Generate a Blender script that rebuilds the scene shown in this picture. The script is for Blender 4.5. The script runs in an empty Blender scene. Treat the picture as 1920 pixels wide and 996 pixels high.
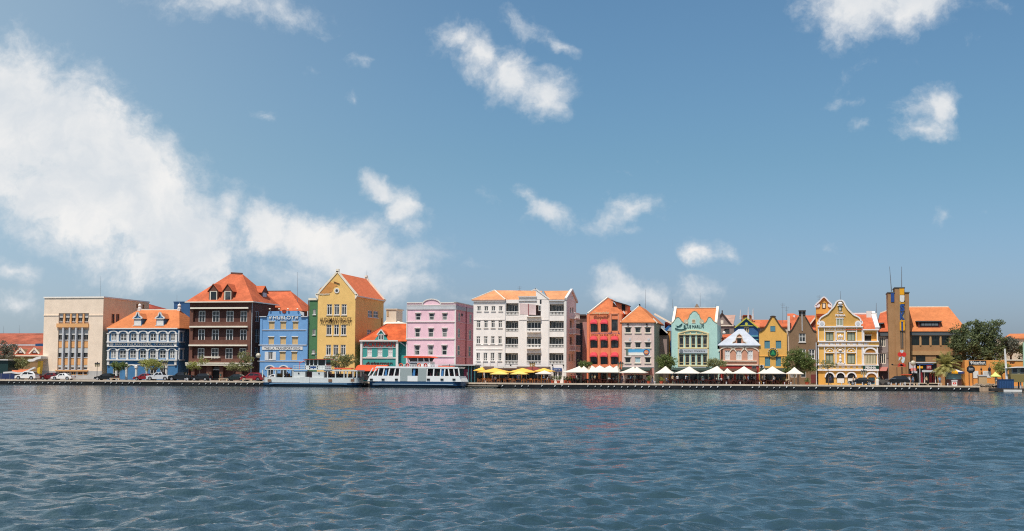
import bpy, bmesh, math, random
import numpy as np
from mathutils import Vector, Matrix, noise

random.seed(7)
scene = bpy.context.scene
COL = scene.collection
rad = math.radians

# ---------------------------------------------------------------- camera
FPX, CXP, CYP = 2666.67, 960.0, 498.0          # focal length and centre for a 1920 px wide frame
D, EYE = 262.0, 2.6                            # metres from the quay edge, eye height over the water
YAW, PITCH, ROLL = math.atan(555 / FPX), math.atan(204 / FPX), rad(0.3)
CAM = Vector((0, -D, EYE))
_f = Vector((-math.sin(YAW) * math.cos(PITCH), math.cos(YAW) * math.cos(PITCH), math.sin(PITCH)))
_r0 = Vector((math.cos(YAW), math.sin(YAW), 0))
_u0 = _r0.cross(_f)
_r = _r0 * math.cos(ROLL) + _u0 * math.sin(ROLL)
_u = _u0 * math.cos(ROLL) - _r0 * math.sin(ROLL)
cam_data = bpy.data.cameras.new('camera')
cam_data.sensor_width = 36.0
cam_data.lens = 50.0
cam_data.clip_start = 0.5
cam_data.clip_end = 9000
cam = bpy.data.objects.new('camera', cam_data)
COL.objects.link(cam)
cam.matrix_world = Matrix(((_r.x, _u.x, -_f.x, CAM.x), (_r.y, _u.y, -_f.y, CAM.y), (_r.z, _u.z, -_f.z, CAM.z), (0, 0, 0, 1)))
scene.camera = cam

# ---------------------------------------------------------------- light, sky, exposure
SUN_EL, SUN_AZ = 62.0, 15.0                    # height; degrees to the left of the line from the houses to the camera
sdir = Vector((-math.sin(rad(SUN_AZ)) * math.cos(rad(SUN_EL)), -math.cos(rad(SUN_AZ)) * math.cos(rad(SUN_EL)), math.sin(rad(SUN_EL))))
sl = bpy.data.lights.new('sun', 'SUN')
sl.energy = 4.45
sl.angle = rad(0.5)
sl.color = (1.0, 0.945, 0.87)
so = bpy.data.objects.new('sun', sl)
so.rotation_euler = sdir.to_track_quat('Z', 'Y').to_euler()
so.location = (0, -60, 120)
COL.objects.link(so)
scene.view_settings.view_transform = 'Standard'
scene.view_settings.look = 'None'
scene.view_settings.gamma = 1
scene.view_settings.use_curve_mapping = False
scene.view_settings.exposure = 0.0
scene.render.engine = 'CYCLES'
scene.cycles.max_bounces = 6
scene.cycles.use_denoising = False
scene.cycles.filter_width = 1.1

world = bpy.data.worlds.new('World')
scene.world = world
world.use_nodes = True
wn, wl = world.node_tree.nodes, world.node_tree.links
wn.clear()


class NT:
    """tiny helper round a node tree"""
    def __init__(s, tree):
        s.t = tree
    def n(s, typ, **kw):
        nd = s.t.nodes.new(typ)
        for k, v in kw.items():
            setattr(nd, k, v)
        return nd
    def l(s, a, b):
        s.t.links.new(a, b)
    def val(s, sock, v):
        if hasattr(v, 'is_linked') or isinstance(v, bpy.types.NodeSocket):
            s.l(v, sock)
        else:
            sock.default_value = v
    def math(s, op, a, b=0.0, c=None, clamp=False):
        nd = s.n('ShaderNodeMath', operation=op, use_clamp=clamp)
        s.val(nd.inputs[0], a)
        s.val(nd.inputs[1], b)
        if c is not None:
            s.val(nd.inputs[2], c)
        return nd.outputs[0]
    def mix(s, f, a, b, typ='MIX'):
        nd = s.n('ShaderNodeMix', data_type='RGBA', blend_type=typ)
        s.val(nd.inputs[0], f)
        s.val(nd.inputs[6], a)
        s.val(nd.inputs[7], b)
        return nd.outputs[2]
    def smooth(s, v, lo, hi, a=0.0, b=1.0):
        nd = s.n('ShaderNodeMapRange', interpolation_type='SMOOTHSTEP')
        s.val(nd.inputs[0], v)
        for i, q in enumerate((lo, hi, a, b)):
            s.val(nd.inputs[i + 1], q)
        return nd.outputs[0]
    def noise(s, vec, scale, detail=4.0, rough=0.5, dist=0.0):
        nd = s.n('ShaderNodeTexNoise')
        if vec is not None:
            s.l(vec, nd.inputs['Vector'])
        nd.inputs['Scale'].default_value = scale
        nd.inputs['Detail'].default_value = detail
        nd.inputs['Roughness'].default_value = rough
        nd.inputs['Distortion'].default_value = dist
        return nd


W = NT(world.node_tree)
sky = W.n('ShaderNodeTexSky', sky_type='NISHITA')
sky.sun_disc = False
sky.sun_elevation = rad(SUN_EL)
sky.sun_rotation = rad(180 + SUN_AZ)
sky.altitude = 0
sky.air_density = 1.0
sky.dust_density = 1.6
sky.ozone_density = 2.2
geo = W.n('ShaderNodeTexCoord')
# direction in a frame whose forward axis is the line from the water to the houses
rot = W.n('ShaderNodeVectorRotate', rotation_type='Z_AXIS')
W.l(geo.outputs['Generated'], rot.inputs['Vector'])
rot.inputs['Angle'].default_value = -YAW
sep = W.n('ShaderNodeSeparateXYZ')
W.l(rot.outputs[0], sep.inputs[0])
fy = W.math('MAXIMUM', sep.outputs[1], 0.02)
cu = W.math('DIVIDE', sep.outputs[0], fy)
cv = W.math('DIVIDE', sep.outputs[2], fy)
cmb = W.n('ShaderNodeCombineXYZ')
W.l(cu, cmb.inputs[0]); W.l(cv, cmb.inputs[1])
uv = cmb.outputs[0]
warp = W.noise(uv, 9.0, 6.0, 0.6)
wsub = W.n('ShaderNodeVectorMath', operation='SUBTRACT')
W.l(warp.outputs['Color'], wsub.inputs[0]); wsub.inputs[1].default_value = (0.5, 0.5, 0.5)
wmul = W.n('ShaderNodeVectorMath', operation='MULTIPLY_ADD')
W.l(wsub.outputs[0], wmul.inputs[0]); wmul.inputs[1].default_value = (0.075, 0.06, 0.0)
W.l(uv, wmul.inputs[2])
wuv = wmul.outputs[0]


def cuv(px, py):
    """sky direction of a point of the photograph, as (x/y, z/y) in the frame above"""
    d = _f + _r * ((px - CXP) / FPX) - _u * ((py - CYP) / FPX)
    x = d.x * math.cos(YAW) + d.y * math.sin(YAW)
    y = -d.x * math.sin(YAW) + d.y * math.cos(YAW)
    return x / y, d.z / y


# cloud banks: centre, half axes (px), tilt (deg, clockwise), density
CLOUDS = [
    (40, 190, 130, 115, 30, 1.4), (130, 250, 175, 125, 38, 1.45), (230, 350, 195, 110, 35, 1.8), (330, 430, 150, 84, 30, 1.6), (120, 380, 160, 80, 35, 1.5), (-40, 290, 150, 100, 30, 1.5),
    (250, 480, 190, 55, 18, 1.0), (380, 520, 140, 40, 10, 0.8), (425, 395, 46, 42, 40, 1.0), (230, 195, 60, 40, 45, .7),
    (510, 425, 74, 44, 20, 1.4), (590, 450, 84, 44, 14, 1.5), (665, 480, 104, 46, 12, 1.35), (755, 495, 90, 44, 0, 0.8), (560, 505, 130, 40, 0, .8),
    (705, 366, 46, 28, 25, 1.4), (755, 400, 42, 40, 55, 1.3), (700, 440, 70, 34, 0, 0.75), (770, 440, 40, 30, 80, .85),
    (850, 85, 60, 34, 20, 0.75), (905, 112, 60, 38, 30, 1.05), (965, 140, 60, 46, 40, 1.2), (1025, 180, 50, 44, 20, 1.15), (970, 60, 50, 30, 40, 0.75), (1040, 85, 40, 18, 30, .6), (800, 105, 50, 20, 0, .45),
    (430, 5, 170, 34, 6, 0.75), (540, 25, 110, 30, 8, 0.65), (600, 48, 40, 10, 5, 0.5), (690, 105, 50, 18, 12, 0.55), (655, 180, 24, 22, 45, 0.48), (495, 222, 34, 14, 35, 0.48), (590, 125, 24, 20, 0, .35),
    (1035, 412, 50, 28, 10, 1.1), (990, 375, 40, 24, 40, 0.55), (1150, 420, 48, 26, -20, 0.8), (1190, 400, 58, 30, -20, 0.85), (1180, 440, 50, 16, 0, .6), (1240, 400, 30, 30, 0, .35),
    (1315, 480, 38, 20, 15, .95), (1350, 492, 40, 20, 10, .5), (1150, 528, 66, 30, 4, 1.15), (1230, 545, 60, 28, 4, 0.75), (1300, 540, 60, 28, 4, 0.8), (1245, 350, 40, 16, 25, 0.42), (1217, 297, 22, 14, 0, 0.45), (1185, 325, 40, 12, 10, .4),
    (1600, 8, 110, 62, 6, 1.2), (1690, 18, 110, 60, -4, 1.2), (1630, 60, 70, 34, 0, .6), (1650, 110, 60, 24, -15, 0.42), (1740, 200, 48, 36, -35, 1.15), (1725, 245, 56, 22, 0, 0.85), (1640, 245, 40, 14, 0, 0.5), (1600, 190, 60, 20, 20, .4),
    (1870, 25, 60, 26, 20, 0.5), (1840, 100, 60, 20, 0, .25), (1775, 415, 26, 20, 20, 0.48), (1845, 408, 36, 20, 0, 0.42), (1450, 458, 38, 12, 10, 0.48), (1548, 460, 26, 14, 0, 0.42),
    (760, 535, 100, 38, 3, 0.9), (840, 550, 60, 26, 3, 0.6), (880, 495, 46, 18, 0, 0.4), (20, 492, 70, 18, 0, 0.75), (30, 552, 100, 24, 0, 0.7), (910, 385, 60, 26, 30, 0.35), (150, 565, 200, 26, 0, .4),
]
acc = None
for (px, py, a, b, tilt, dens) in CLOUDS:
    u0, v0 = cuv(px, py)
    mp = W.n('ShaderNodeMapping', vector_type='TEXTURE')
    W.l(wuv, mp.inputs['Vector'])
    mp.inputs['Location'].default_value = (u0, v0, 0)
    mp.inputs['Rotation'].default_value = (0, 0, -rad(tilt))
    mp.inputs['Scale'].default_value = (a * 1.5 / FPX, b * 1.6 / FPX, 1)
    ln = W.n('ShaderNodeVectorMath', operation='LENGTH')
    W.l(mp.outputs[0], ln.inputs[0])
    v = W.math('MULTIPLY_ADD', ln.outputs['Value'], -dens, dens)
    acc = v if acc is None else W.math('SMOOTH_MAX', acc, v, 0.25)
blob = acc
n1 = W.noise(wuv, 24.0, 10.0, 0.66)
n2 = W.noise(uv, 75.0, 6.0, 0.6)
nz = W.math('MULTIPLY_ADD', n2.outputs[0], 0.35, W.math('MULTIPLY', n1.outputs[0], 0.9))
dens = W.math('ADD', blob, W.math('MULTIPLY_ADD', nz, 1.7, -1.27))
front = W.smooth(dens, 0.0, 0.85)
front = W.math('MULTIPLY', front, W.smooth(sep.outputs[1], 0.15, 0.4))
# ordinary broken cloud for the rest of the sky
b1 = W.noise(geo.outputs['Generated'], 2.6, 7.0, 0.6)
back = W.math('MULTIPLY', W.smooth(b1.outputs[0], 0.53, 0.72), W.smooth(sep.outputs[1], 0.5, 0.15))
cover = W.math('MAXIMUM', front, back)
cover = W.math('MULTIPLY', cover, W.smooth(sep.outputs[2], -0.02, 0.02))
shade = W.smooth(W.noise(wuv, 17.0, 7.0, 0.6).outputs[0], 0.3, 0.72)
ccol = W.mix(W.math('MULTIPLY', shade, W.smooth(dens, 0.1, 0.8)), (6.3, 6.7, 7.1, 1), (8.5, 8.35, 8.15, 1))
tint = W.mix(W.smooth(sep.outputs[2], 0.02, 0.16), (0.78, 0.91, 1.23, 1), (0.615, 0.84, 0.92, 1))
tint = W.mix(W.smooth(sep.outputs[2], 0.26, 0.6), tint, (1.05, 1.12, 1.12, 1))
skyc = W.mix(1.0, sky.outputs[0], tint, 'MULTIPLY')
veil = W.math('MULTIPLY', W.smooth(cu, 0.08, -0.75), W.smooth(sep.outputs[1], 0.15, 0.4))
skyc = W.mix(W.math('MULTIPLY', veil, 0.6), skyc, (5.5, 6.75, 7.3, 1))
fin = W.mix(W.math('MULTIPLY', cover, 0.95), skyc, ccol)
bg = W.n('ShaderNodeBackground')
W.l(fin, bg.inputs['Color'])
bg.inputs['Strength'].default_value = 0.11
wo = W.n('ShaderNodeOutputWorld')
W.l(bg.outputs[0], wo.inputs['Surface'])

# ---------------------------------------------------------------- helpers
G = 0.95                                       # height of the quay over the water


def ray(px, py):
    return _f + _r * ((px - CXP) / FPX) - _u * ((py - CYP) / FPX)


def PY(px, py, Y):
    d = ray(px, py)
    return CAM + d * ((Y - CAM.y) / d.y)


def PX(px, py, X):
    d = ray(px, py)
    return CAM + d * ((X - CAM.x) / d.x)


def GX(px, Y):
    """x of a ground point seen at column px on the line Y"""
    p = PY(px, 712, Y)
    return p.x


def srgb(h, k=1.0):
    if isinstance(h, str):
        c = [int(h[i:i + 2], 16) / 255 for i in (0, 2, 4)]
    else:
        c = [v / 255 for v in h]
    return tuple(min(0.93, k * (v / 12.92 if v <= 0.04045 else ((v + 0.055) / 1.055) ** 2.4)) for v in c) + (1,)


MATS = {}


def soft(c, k=0.13):
    g = 0.3 * c[0] + 0.59 * c[1] + 0.11 * c[2]
    return tuple(v * (1 - k) + g * k for v in c[:3]) + (1,)



def principled(name):
    m = bpy.data.materials.new(name)
    m.use_nodes = True
    nt = m.node_tree
    return m, NT(nt), nt.nodes['Principled BSDF']


def plaster(name, col, k=0.85, rough=0.85, stain=0.16, scale=0.6, bump=0.04):
    m, T, b = principled(name)
    tc = T.n('ShaderNodeTexCoord')
    c = soft(srgb(col, k))
    big = T.noise(tc.outputs['Object'], scale, 6.0, 0.65)
    mp = T.n('ShaderNodeMapping')
    mp.inputs['Scale'].default_value = (2.2, 2.2, 0.22)
    T.l(tc.outputs['Object'], mp.inputs[0])
    streak = T.noise(mp.outputs[0], 1.6, 5.0, 0.6)
    f = T.math('MULTIPLY', T.smooth(streak.outputs[0], 0.5, 0.8), T.smooth(big.outputs[0], 0.35, 0.7))
    dark = tuple(v * 0.62 for v in c[:3]) + (1,)
    lite = tuple(min(0.93, v * 1.08 + 0.01) for v in c[:3]) + (1,)
    base = T.mix(T.smooth(big.outputs[0], 0.3, 0.7), tuple(v * (1 - stain * .45) for v in c[:3]) + (1,), lite)
    base = T.mix(T.math('MULTIPLY', f, stain * 4.4), base, dark)
    T.l(base, b.inputs['Base Color'])
    b.inputs['Roughness'].default_value = rough
    b.inputs['Specular IOR Level'].default_value = 0.25
    fine = T.noise(tc.outputs['Object'], 14.0, 4.0, 0.7)
    bp = T.n('ShaderNodeBump')
    bp.inputs['Strength'].default_value = bump
    bp.inputs['Distance'].default_value = 0.02
    T.l(fine.outputs[0], bp.inputs['Height'])
    T.l(bp.outputs[0], b.inputs['Normal'])
    MATS[name] = m
    return m


def paint(name, col, k=0.9, rough=0.45, metal=0.0, vary=0.08, spec=0.4):
    m, T, b = principled(name)
    tc = T.n('ShaderNodeTexCoord')
    c = srgb(col, k)
    n = T.noise(tc.outputs['Object'], 2.5, 4.0, 0.6)
    T.l(T.mix(n.outputs[0], tuple(v * (1 - vary * 2) for v in c[:3]) + (1,), tuple(min(.93, v * (1 + vary)) for v in c[:3]) + (1,)), b.inputs['Base Color'])
    b.inputs['Roughness'].default_value = rough
    b.inputs['Metallic'].default_value = metal
    b.inputs['Specular IOR Level'].default_value = spec
    MATS[name] = m
    return m


def tiles(name, col, k=0.85, rough=0.8, worn=0.25, axis='X'):
    """clay roof tiles: rows, weathered patches"""
    m, T, b = principled(name)
    tc = T.n('ShaderNodeTexCoord')
    c = soft(srgb(col, k), 0.1)
    worn = worn * 1.3
    big = T.noise(tc.outputs['Object'], 0.45, 7.0, 0.7)
    cell = T.n('ShaderNodeTexVoronoi')
    cell.inputs['Scale'].default_value = 3.2
    T.l(tc.outputs['Object'], cell.inputs['Vector'])
    sepc = T.n('ShaderNodeSeparateColor')
    T.l(cell.outputs['Color'], sepc.inputs[0])
    a = T.mix(T.smooth(big.outputs[0], 0.32, 0.7), tuple(v * (1 - worn) for v in c[:3]) + (1,), tuple(min(.93, v * 1.1) for v in c[:3]) + (1,))
    a = T.mix(T.math('MULTIPLY', sepc.outputs[0], 0.36), a, tuple(v * .55 for v in c[:3]) + (1,))
    wv = T.n('ShaderNodeTexWave', wave_type='BANDS', bands_direction=axis)
    wv.inputs['Scale'].default_value = 1.0
    wv.inputs['Distortion'].default_value = 0.3
    T.l(tc.outputs['Object'], wv.inputs['Vector'])
    wz = T.n('ShaderNodeTexWave', wave_type='BANDS', bands_direction='Z')
    wz.inputs['Scale'].default_value = 1.3
    wz.inputs['Distortion'].default_value = 0.4
    T.l(tc.outputs['Object'], wz.inputs['Vector'])
    a = T.mix(T.math('MULTIPLY', T.smooth(wz.outputs[0], 0.35, 0.0), 0.28), a, tuple(v * .5 for v in c[:3]) + (1,))
    T.l(a, b.inputs['Base Color'])
    b.inputs['Roughness'].default_value = rough
    b.inputs['Specular IOR Level'].default_value = 0.2
    h = T.math('ADD', wv.outputs[0], T.math('MULTIPLY', wz.outputs[0], 0.7))
    bp = T.n('ShaderNodeBump')
    bp.inputs['Strength'].default_value = 0.2
    bp.inputs['Distance'].default_value = 0.04
    T.l(h, bp.inputs['Height'])
    T.l(bp.outputs[0], b.inputs['Normal'])
    MATS[name] = m
    return m


def glass(name, dark=(0.012, 0.016, 0.02), lite=(0.13, 0.135, 0.13), rough=0.08):
    m, T, b = principled(name)
    oi = T.n('ShaderNodeObjectInfo')
    tc = T.n('ShaderNodeTexCoord')
    n = T.noise(tc.outputs['Object'], 0.9, 3.0, 0.6)
    f = T.math('MULTIPLY', T.math('POWER', oi.outputs['Random'], 1.7), T.smooth(n.outputs[0], 0.35, 0.65), clamp=True)
    T.l(T.mix(f, dark + (1,), lite + (1,)), b.inputs['Base Color'])
    b.inputs['Roughness'].default_value = rough
    b.inputs['Specular IOR Level'].default_value = 0.55
    MATS[name] = m
    return m


def shutter_mat(name, col, k=0.85):
    m, T, b = principled(name)
    tc = T.n('ShaderNodeTexCoord')
    c = srgb(col, k)
    wz = T.n('ShaderNodeTexWave', wave_type='BANDS', bands_direction='Z')
    wz.inputs['Scale'].default_value = 3.4
    T.l(tc.outputs['Object'], wz.inputs['Vector'])
    T.l(T.mix(T.smooth(wz.outputs[0], 0.0, 0.5), tuple(v * .72 for v in c[:3]) + (1,), c), b.inputs['Base Color'])
    b.inputs['Roughness'].default_value = 0.6
    MATS[name] = m
    return m


class MB:
    """collects shapes (world coordinates) and links them as ONE mesh object under a parent"""
    def __init__(s):
        s.v, s.f, s.mi, s.cur = [], [], [], 0
    def add(s, vs, fs):
        o = len(s.v)
        s.v += [tuple(v) for v in vs]
        s.f += [tuple(i + o for i in f) for f in fs]
        s.mi += [s.cur] * len(fs)
        return s
    def box(s, a, b):
        x0, x1 = sorted((a[0], b[0])); y0, y1 = sorted((a[1], b[1])); z0, z1 = sorted((a[2], b[2]))
        return s.add([(x0, y0, z0), (x1, y0, z0), (x1, y1, z0), (x0, y1, z0), (x0, y0, z1), (x1, y0, z1), (x1, y1, z1), (x0, y1, z1)],
                     [(0, 3, 2, 1), (4, 5, 6, 7), (0, 1, 5, 4), (1, 2, 6, 5), (2, 3, 7, 6), (3, 0, 4, 7)])
    def quad(s, *p):
        return s.add(p, [tuple(range(len(p)))])
    def prism(s, pts, vec):
        n = len(pts)
        P = [Vector(p) for p in pts]
        Q = [p + Vector(vec) for p in P]
        return s.add(P + Q, [tuple(range(n))[::-1], tuple(range(n, 2 * n))] + [(i, (i + 1) % n, n + (i + 1) % n, n + i) for i in range(n)])
    def bar(s, p, q, w, h, up=(0, 0, 1)):
        p, q = Vector(p), Vector(q)
        d = (q - p).normalized()
        up = Vector(up)
        if abs(d.dot(up)) > 0.98:
            up = Vector((0, 1, 0))
        a = d.cross(up).normalized() * (w / 2)
        b = a.cross(d).normalized() * (h / 2)
        return s.prism([p - a - b, p + a - b, p + a + b, p - a + b], q - p)
    def tube(s, p, q, r0, r1=None, n=8, cap=True):
        p, q = Vector(p), Vector(q)
        r1 = r0 if r1 is None else r1
        d = (q - p).normalized()
        a = d.orthogonal().normalized()
        b = d.cross(a)
        vs = []
        for c, r in ((p, r0), (q, r1)):
            for i in range(n):
                t = 2 * math.pi * i / n
                vs.append(c + a * (math.cos(t) * r) + b * (math.sin(t) * r))
        fs = [(i, (i + 1) % n, n + (i + 1) % n, n + i) for i in range(n)]
        if cap:
            fs += [tuple(range(n))[::-1], tuple(range(n, 2 * n))]
        return s.add(vs, fs)
    def ball(s, c, r, n=8, m=6, sz=1.0):
        c = Vector(c)
        vs = [c + Vector((0, 0, -r * sz))]
        for j in range(1, m):
            t = -math.pi / 2 + math.pi * j / m
            for i in range(n):
                a = 2 * math.pi * i / n
                vs.append(c + Vector((math.cos(a) * math.cos(t) * r, math.sin(a) * math.cos(t) * r, math.sin(t) * r * sz)))
        vs.append(c + Vector((0, 0, r * sz)))
        fs = [(0, 1 + (i + 1) % n, 1 + i) for i in range(n)]
        for j in range(m - 2):
            o = 1 + j * n
            fs += [(o + i, o + (i + 1) % n, o + n + (i + 1) % n, o + n + i) for i in range(n)]
        o = 1 + (m - 2) * n
        fs += [(o + i, o + (i + 1) % n, len(vs) - 1) for i in range(n)]
        return s.add(vs, fs)
    def build(s, name, mat, parent=None, smooth=False, loc=None):
        base = Vector((0, 0, 0))
        if parent is not None:
            q = parent
            while q is not None:
                base += q.location
                q = q.parent
        if loc is not None:
            base = base + (Vector(loc) - base)
        me = bpy.data.meshes.new(name)
        me.from_pydata([tuple(Vector(v) - base) for v in s.v], [], s.f)
        mats = mat if isinstance(mat, (list, tuple)) else [mat]
        for m in mats:
            me.materials.append(m)
        if len(mats) > 1:
            me.polygons.foreach_set('material_index', s.mi)
        if smooth:
            me.polygons.foreach_set('use_smooth', [True] * len(me.polygons))
        me.update()
        o = bpy.data.objects.new(name, me)
        COL.objects.link(o)
        if parent is not None:
            o.parent = parent
        elif loc is not None:
            o.location = loc
        return o


def tag(o, label=None, cat=None, group=None, kind=None):
    if label: o['label'] = label
    if cat: o['category'] = cat
    if group: o['group'] = group
    if kind: o['kind'] = kind
    return o


def empty(name, loc, label, cat, group=None):
    o = bpy.data.objects.new(name, None)
    o.empty_display_size = 0.5
    o.location = loc
    COL.objects.link(o)
    return tag(o, label, cat, group)


def copy_tree(o, parent=None):
    c = o.copy()
    COL.objects.link(c)
    if parent is not None:
        c.parent = parent
    for ch in list(o.children):
        copy_tree(ch, c)
    return c


class Face:
    """a facade plane.  kind F faces the water (plane y=c), R faces +x (plane x=c).  zoom pixels -> (u, z)"""
    def __init__(s, kind, c, ox, zoom=4.15, oy=500):
        s.k, s.c, s.ox, s.zm, s.oy = kind, c, ox, zoom, oy
    def uz(s, zx, zy):
        px, py = s.ox + zx / s.zm, s.oy + zy / s.zm
        if s.k == 'F':
            p = PY(px, py, s.c)
            return p.x, p.z
        p = PX(px, py, s.c)
        return p.y, p.z
    def r(s, x0, y0, x1, y1):
        u0 = s.uz(x0, (y0 + y1) / 2)[0]
        u1 = s.uz(x1, (y0 + y1) / 2)[0]
        z1 = s.uz((x0 + x1) / 2, y0)[1]
        z0 = s.uz((x0 + x1) / 2, y1)[1]
        return min(u0, u1), max(u0, u1), z0, z1
    def p(s, u, z, d=0.0):
        return Vector((u, s.c + d, z)) if s.k == 'F' else Vector((s.c - d, u, z))
    def box(s, mb, rc, d0, d1):
        return mb.box(s.p(rc[0], rc[2], d0), s.p(rc[1], rc[3], d1))
    def prism(s, mb, pts, d0, d1):
        v = s.p(0, 0, d1) - s.p(0, 0, d0)
        return mb.prism([s.p(u, z, d0) for u, z in pts], v)
    def grid(s, xs, ys):
        return [s.r(a, c, b, d) for (c, d) in ys for (a, b) in xs]


def wall_holes(mb, f, u0, u1, z0, z1, holes, t):
    hs = [h for h in holes if h[1] > u0 and h[0] < u1 and h[3] > z0 and h[2] < z1]
    us = sorted(set([u0, u1] + [min(max(v, u0), u1) for h in hs for v in h[:2]]))
    zs = sorted(set([z0, z1] + [min(max(v, z0), z1) for h in hs for v in h[2:]]))
    for i in range(len(us) - 1):
        run = None
        for j in range(len(zs) - 1):
            cu_, cz_ = (us[i] + us[i + 1]) / 2, (zs[j] + zs[j + 1]) / 2
            inside = any(h[0] < cu_ < h[1] and h[2] < cz_ < h[3] for h in hs)
            if not inside:
                mb.quad(f.p(us[i], zs[j]), f.p(us[i + 1], zs[j]), f.p(us[i + 1], zs[j + 1]), f.p(us[i], zs[j + 1]))
    for h in hs:
        a, b, c, d = max(h[0], u0), min(h[1], u1), max(h[2], z0), min(h[3], z1)
        mb.quad(f.p(a, c), f.p(a, c, t), f.p(a, d, t), f.p(a, d))
        mb.quad(f.p(b, c), f.p(b, d), f.p(b, d, t), f.p(b, c, t))
        mb.quad(f.p(a, d), f.p(a, d, t), f.p(b, d, t), f.p(b, d))
        mb.quad(f.p(a, c), f.p(b, c), f.p(b, c, t), f.p(a, c, t))


class Bld:
    def __init__(s, name, label, cat, Y, ox, zx, zoom=4.15, oy=500, group=None):
        s.F = Face('F', Y, ox, zoom, oy)
        s.Y = Y
        x = s.F.uz(zx, 890)[0]
        s.root = empty(name, (x, Y, G), label, cat, group)
        s.holes = {'F': [], 'R': []}
        s.R = None
        s.ox, s.zoom, s.oy = ox, zoom, oy
    def side(s, X):
        s.R = Face('R', X, s.ox, s.zoom, s.oy)
        return s.R
    def shell(s, mat, x0, x1, y1, z1, z0=G - 0.05, t=0.28, name='wall', side=None):
        mb = MB()
        ms = MB() if side else mb
        wall_holes(mb, s.F, x0, x1, z0, z1, s.holes['F'], t)
        fr = Face('R', x1, s.ox)
        wall_holes(ms, fr, s.Y, y1, z0, z1, s.holes['R'], t)
        mb.quad((x0, y1, z0), (x0, s.Y, z0), (x0, s.Y, z1), (x0, y1, z1))
        mb.quad((x1, y1, z0), (x0, y1, z0), (x0, y1, z1), (x1, y1, z1))
        mb.quad((x0, s.Y, z1), (x1, s.Y, z1), (x1, y1, z1), (x0, y1, z1))
        if side:
            ms.build('side_wall', side, s.root)
        s.wall = mb.build(name, mat, s.root)
        return s.wall
    def window(s, rects, frame, pane, face='F', nv=1, nh=0, hz=None, bw=0.09, mount='in', sill=None, lintel=None, sillw=0.12, hood=0.0, shut=None, arch=False):
        f = s.F if face == 'F' else s.R
        out = []
        for rc in rects:
            a, b, c, d = rc
            if mount == 'in':
                s.holes[face].append(rc)
                d0, d1, dp = 0.10, 0.20, 0.17
            else:
                d0, d1, dp = -0.07, 0.02, -0.03
            m = MB()
            w = bw
            f.box(m, (a, a + w, c, d), d0, d1)
            f.box(m, (b - w, b, c, d), d0, d1)
            f.box(m, (a + w, b - w, d - w, d), d0, d1)
            f.box(m, (a + w, b - w, c, c + w), d0, d1)
            for i in range(nv):
                u = a + (b - a) * (i + 1) / (nv + 1)
                f.box(m, (u - w * .45, u + w * .45, c + w, d - w), d0 + .012, d1)
            for i in range(nh):
                z = c + (d - c) * ((i + 1) / (nh + 1) if hz is None else hz[i])
                f.box(m, (a + w, b - w, z - w * .4, z + w * .4), d0 + .02, d1)
            o = m.build('window', frame, s.root)
            m = MB()
            m.quad(f.p(a + w * .5, c + w * .5, dp), f.p(b - w * .5, c + w * .5, dp), f.p(b - w * .5, d - w * .5, dp), f.p(a + w * .5, d - w * .5, dp))
            m.build('pane', pane, o)
            if sill:
                m = MB()
                f.box(m, (a - .1, b + .1, c - sillw, c), -0.16, 0.05)
                m.build('sill', sill, o)
            if lintel:
                m = MB()
                f.box(m, (a - .1, b + .1, d + .002, d + .16), -0.12 - hood, 0.04)
                m.build('lintel', lintel, o)
            if shut:
                for (p, q) in ((a + w, (a + b) / 2 - .03), ((a + b) / 2 + .03, b - w)):
                    m = MB()
                    f.box(m, (p, q, c + w, d - w), dp - .035, dp - .01)
                    m.build('shutter', shut, o)
            out.append(o)
        return out
    def boxes(s, name, mat, rects, d0, d1, face='F', each=True):
        """bands, ledges, pilasters: each its own part"""
        f = s.F if face == 'F' else s.R
        res = []
        for rc in rects:
            m = MB()
            f.box(m, rc, d0, d1)
            res.append(m.build(name, mat, s.root))
        return res
    def poly(s, name, mat, pts, d0, d1, face='F', parent=None):
        f = s.F if face == 'F' else s.R
        m = MB()
        f.prism(m, [f.uz(*p) for p in pts], d0, d1)
        return m.build(name, mat, parent or s.root)


def slab(mb, pts, t=0.14):
    return mb.prism([Vector(p) for p in pts], (0, 0, -t))


def roof_hip(parent, mat, x0, x1, y0, y1, ze, A, B, name='roof', over=0.3, back=True, trim=None, gable_front=False):
    """A, B ridge ends (left/right when the ridge runs along x, front/back when along y)"""
    x0 -= over; x1 += over; y0 -= over; y1 += over
    A, B = Vector(A), Vector(B)
    m = MB()
    if abs(B.x - A.x) >= abs(B.y - A.y):
        slab(m, [(x0, y0, ze), (x1, y0, ze), B, A])
        slab(m, [(x1, y1, ze), (x0, y1, ze), A, B])
        slab(m, [(x0, y1, ze), (x0, y0, ze), A])
        slab(m, [(x1, y0, ze), (x1, y1, ze), B])
    else:
        slab(m, [(x0, y1, ze), (x0, y0, ze), A, B])
        slab(m, [(x1, y0, ze), (x1, y1, ze), B, A])
        if not gable_front:
            slab(m, [(x0, y0, ze), (x1, y0, ze), A])
        slab(m, [(x1, y1, ze), (x0, y1, ze), B])
    o = m.build(name, mat, parent)
    if trim:
        m = MB()
        m.bar(A, B, .25, .2)
        m.build('ridge', trim, o)
    return o


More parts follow.
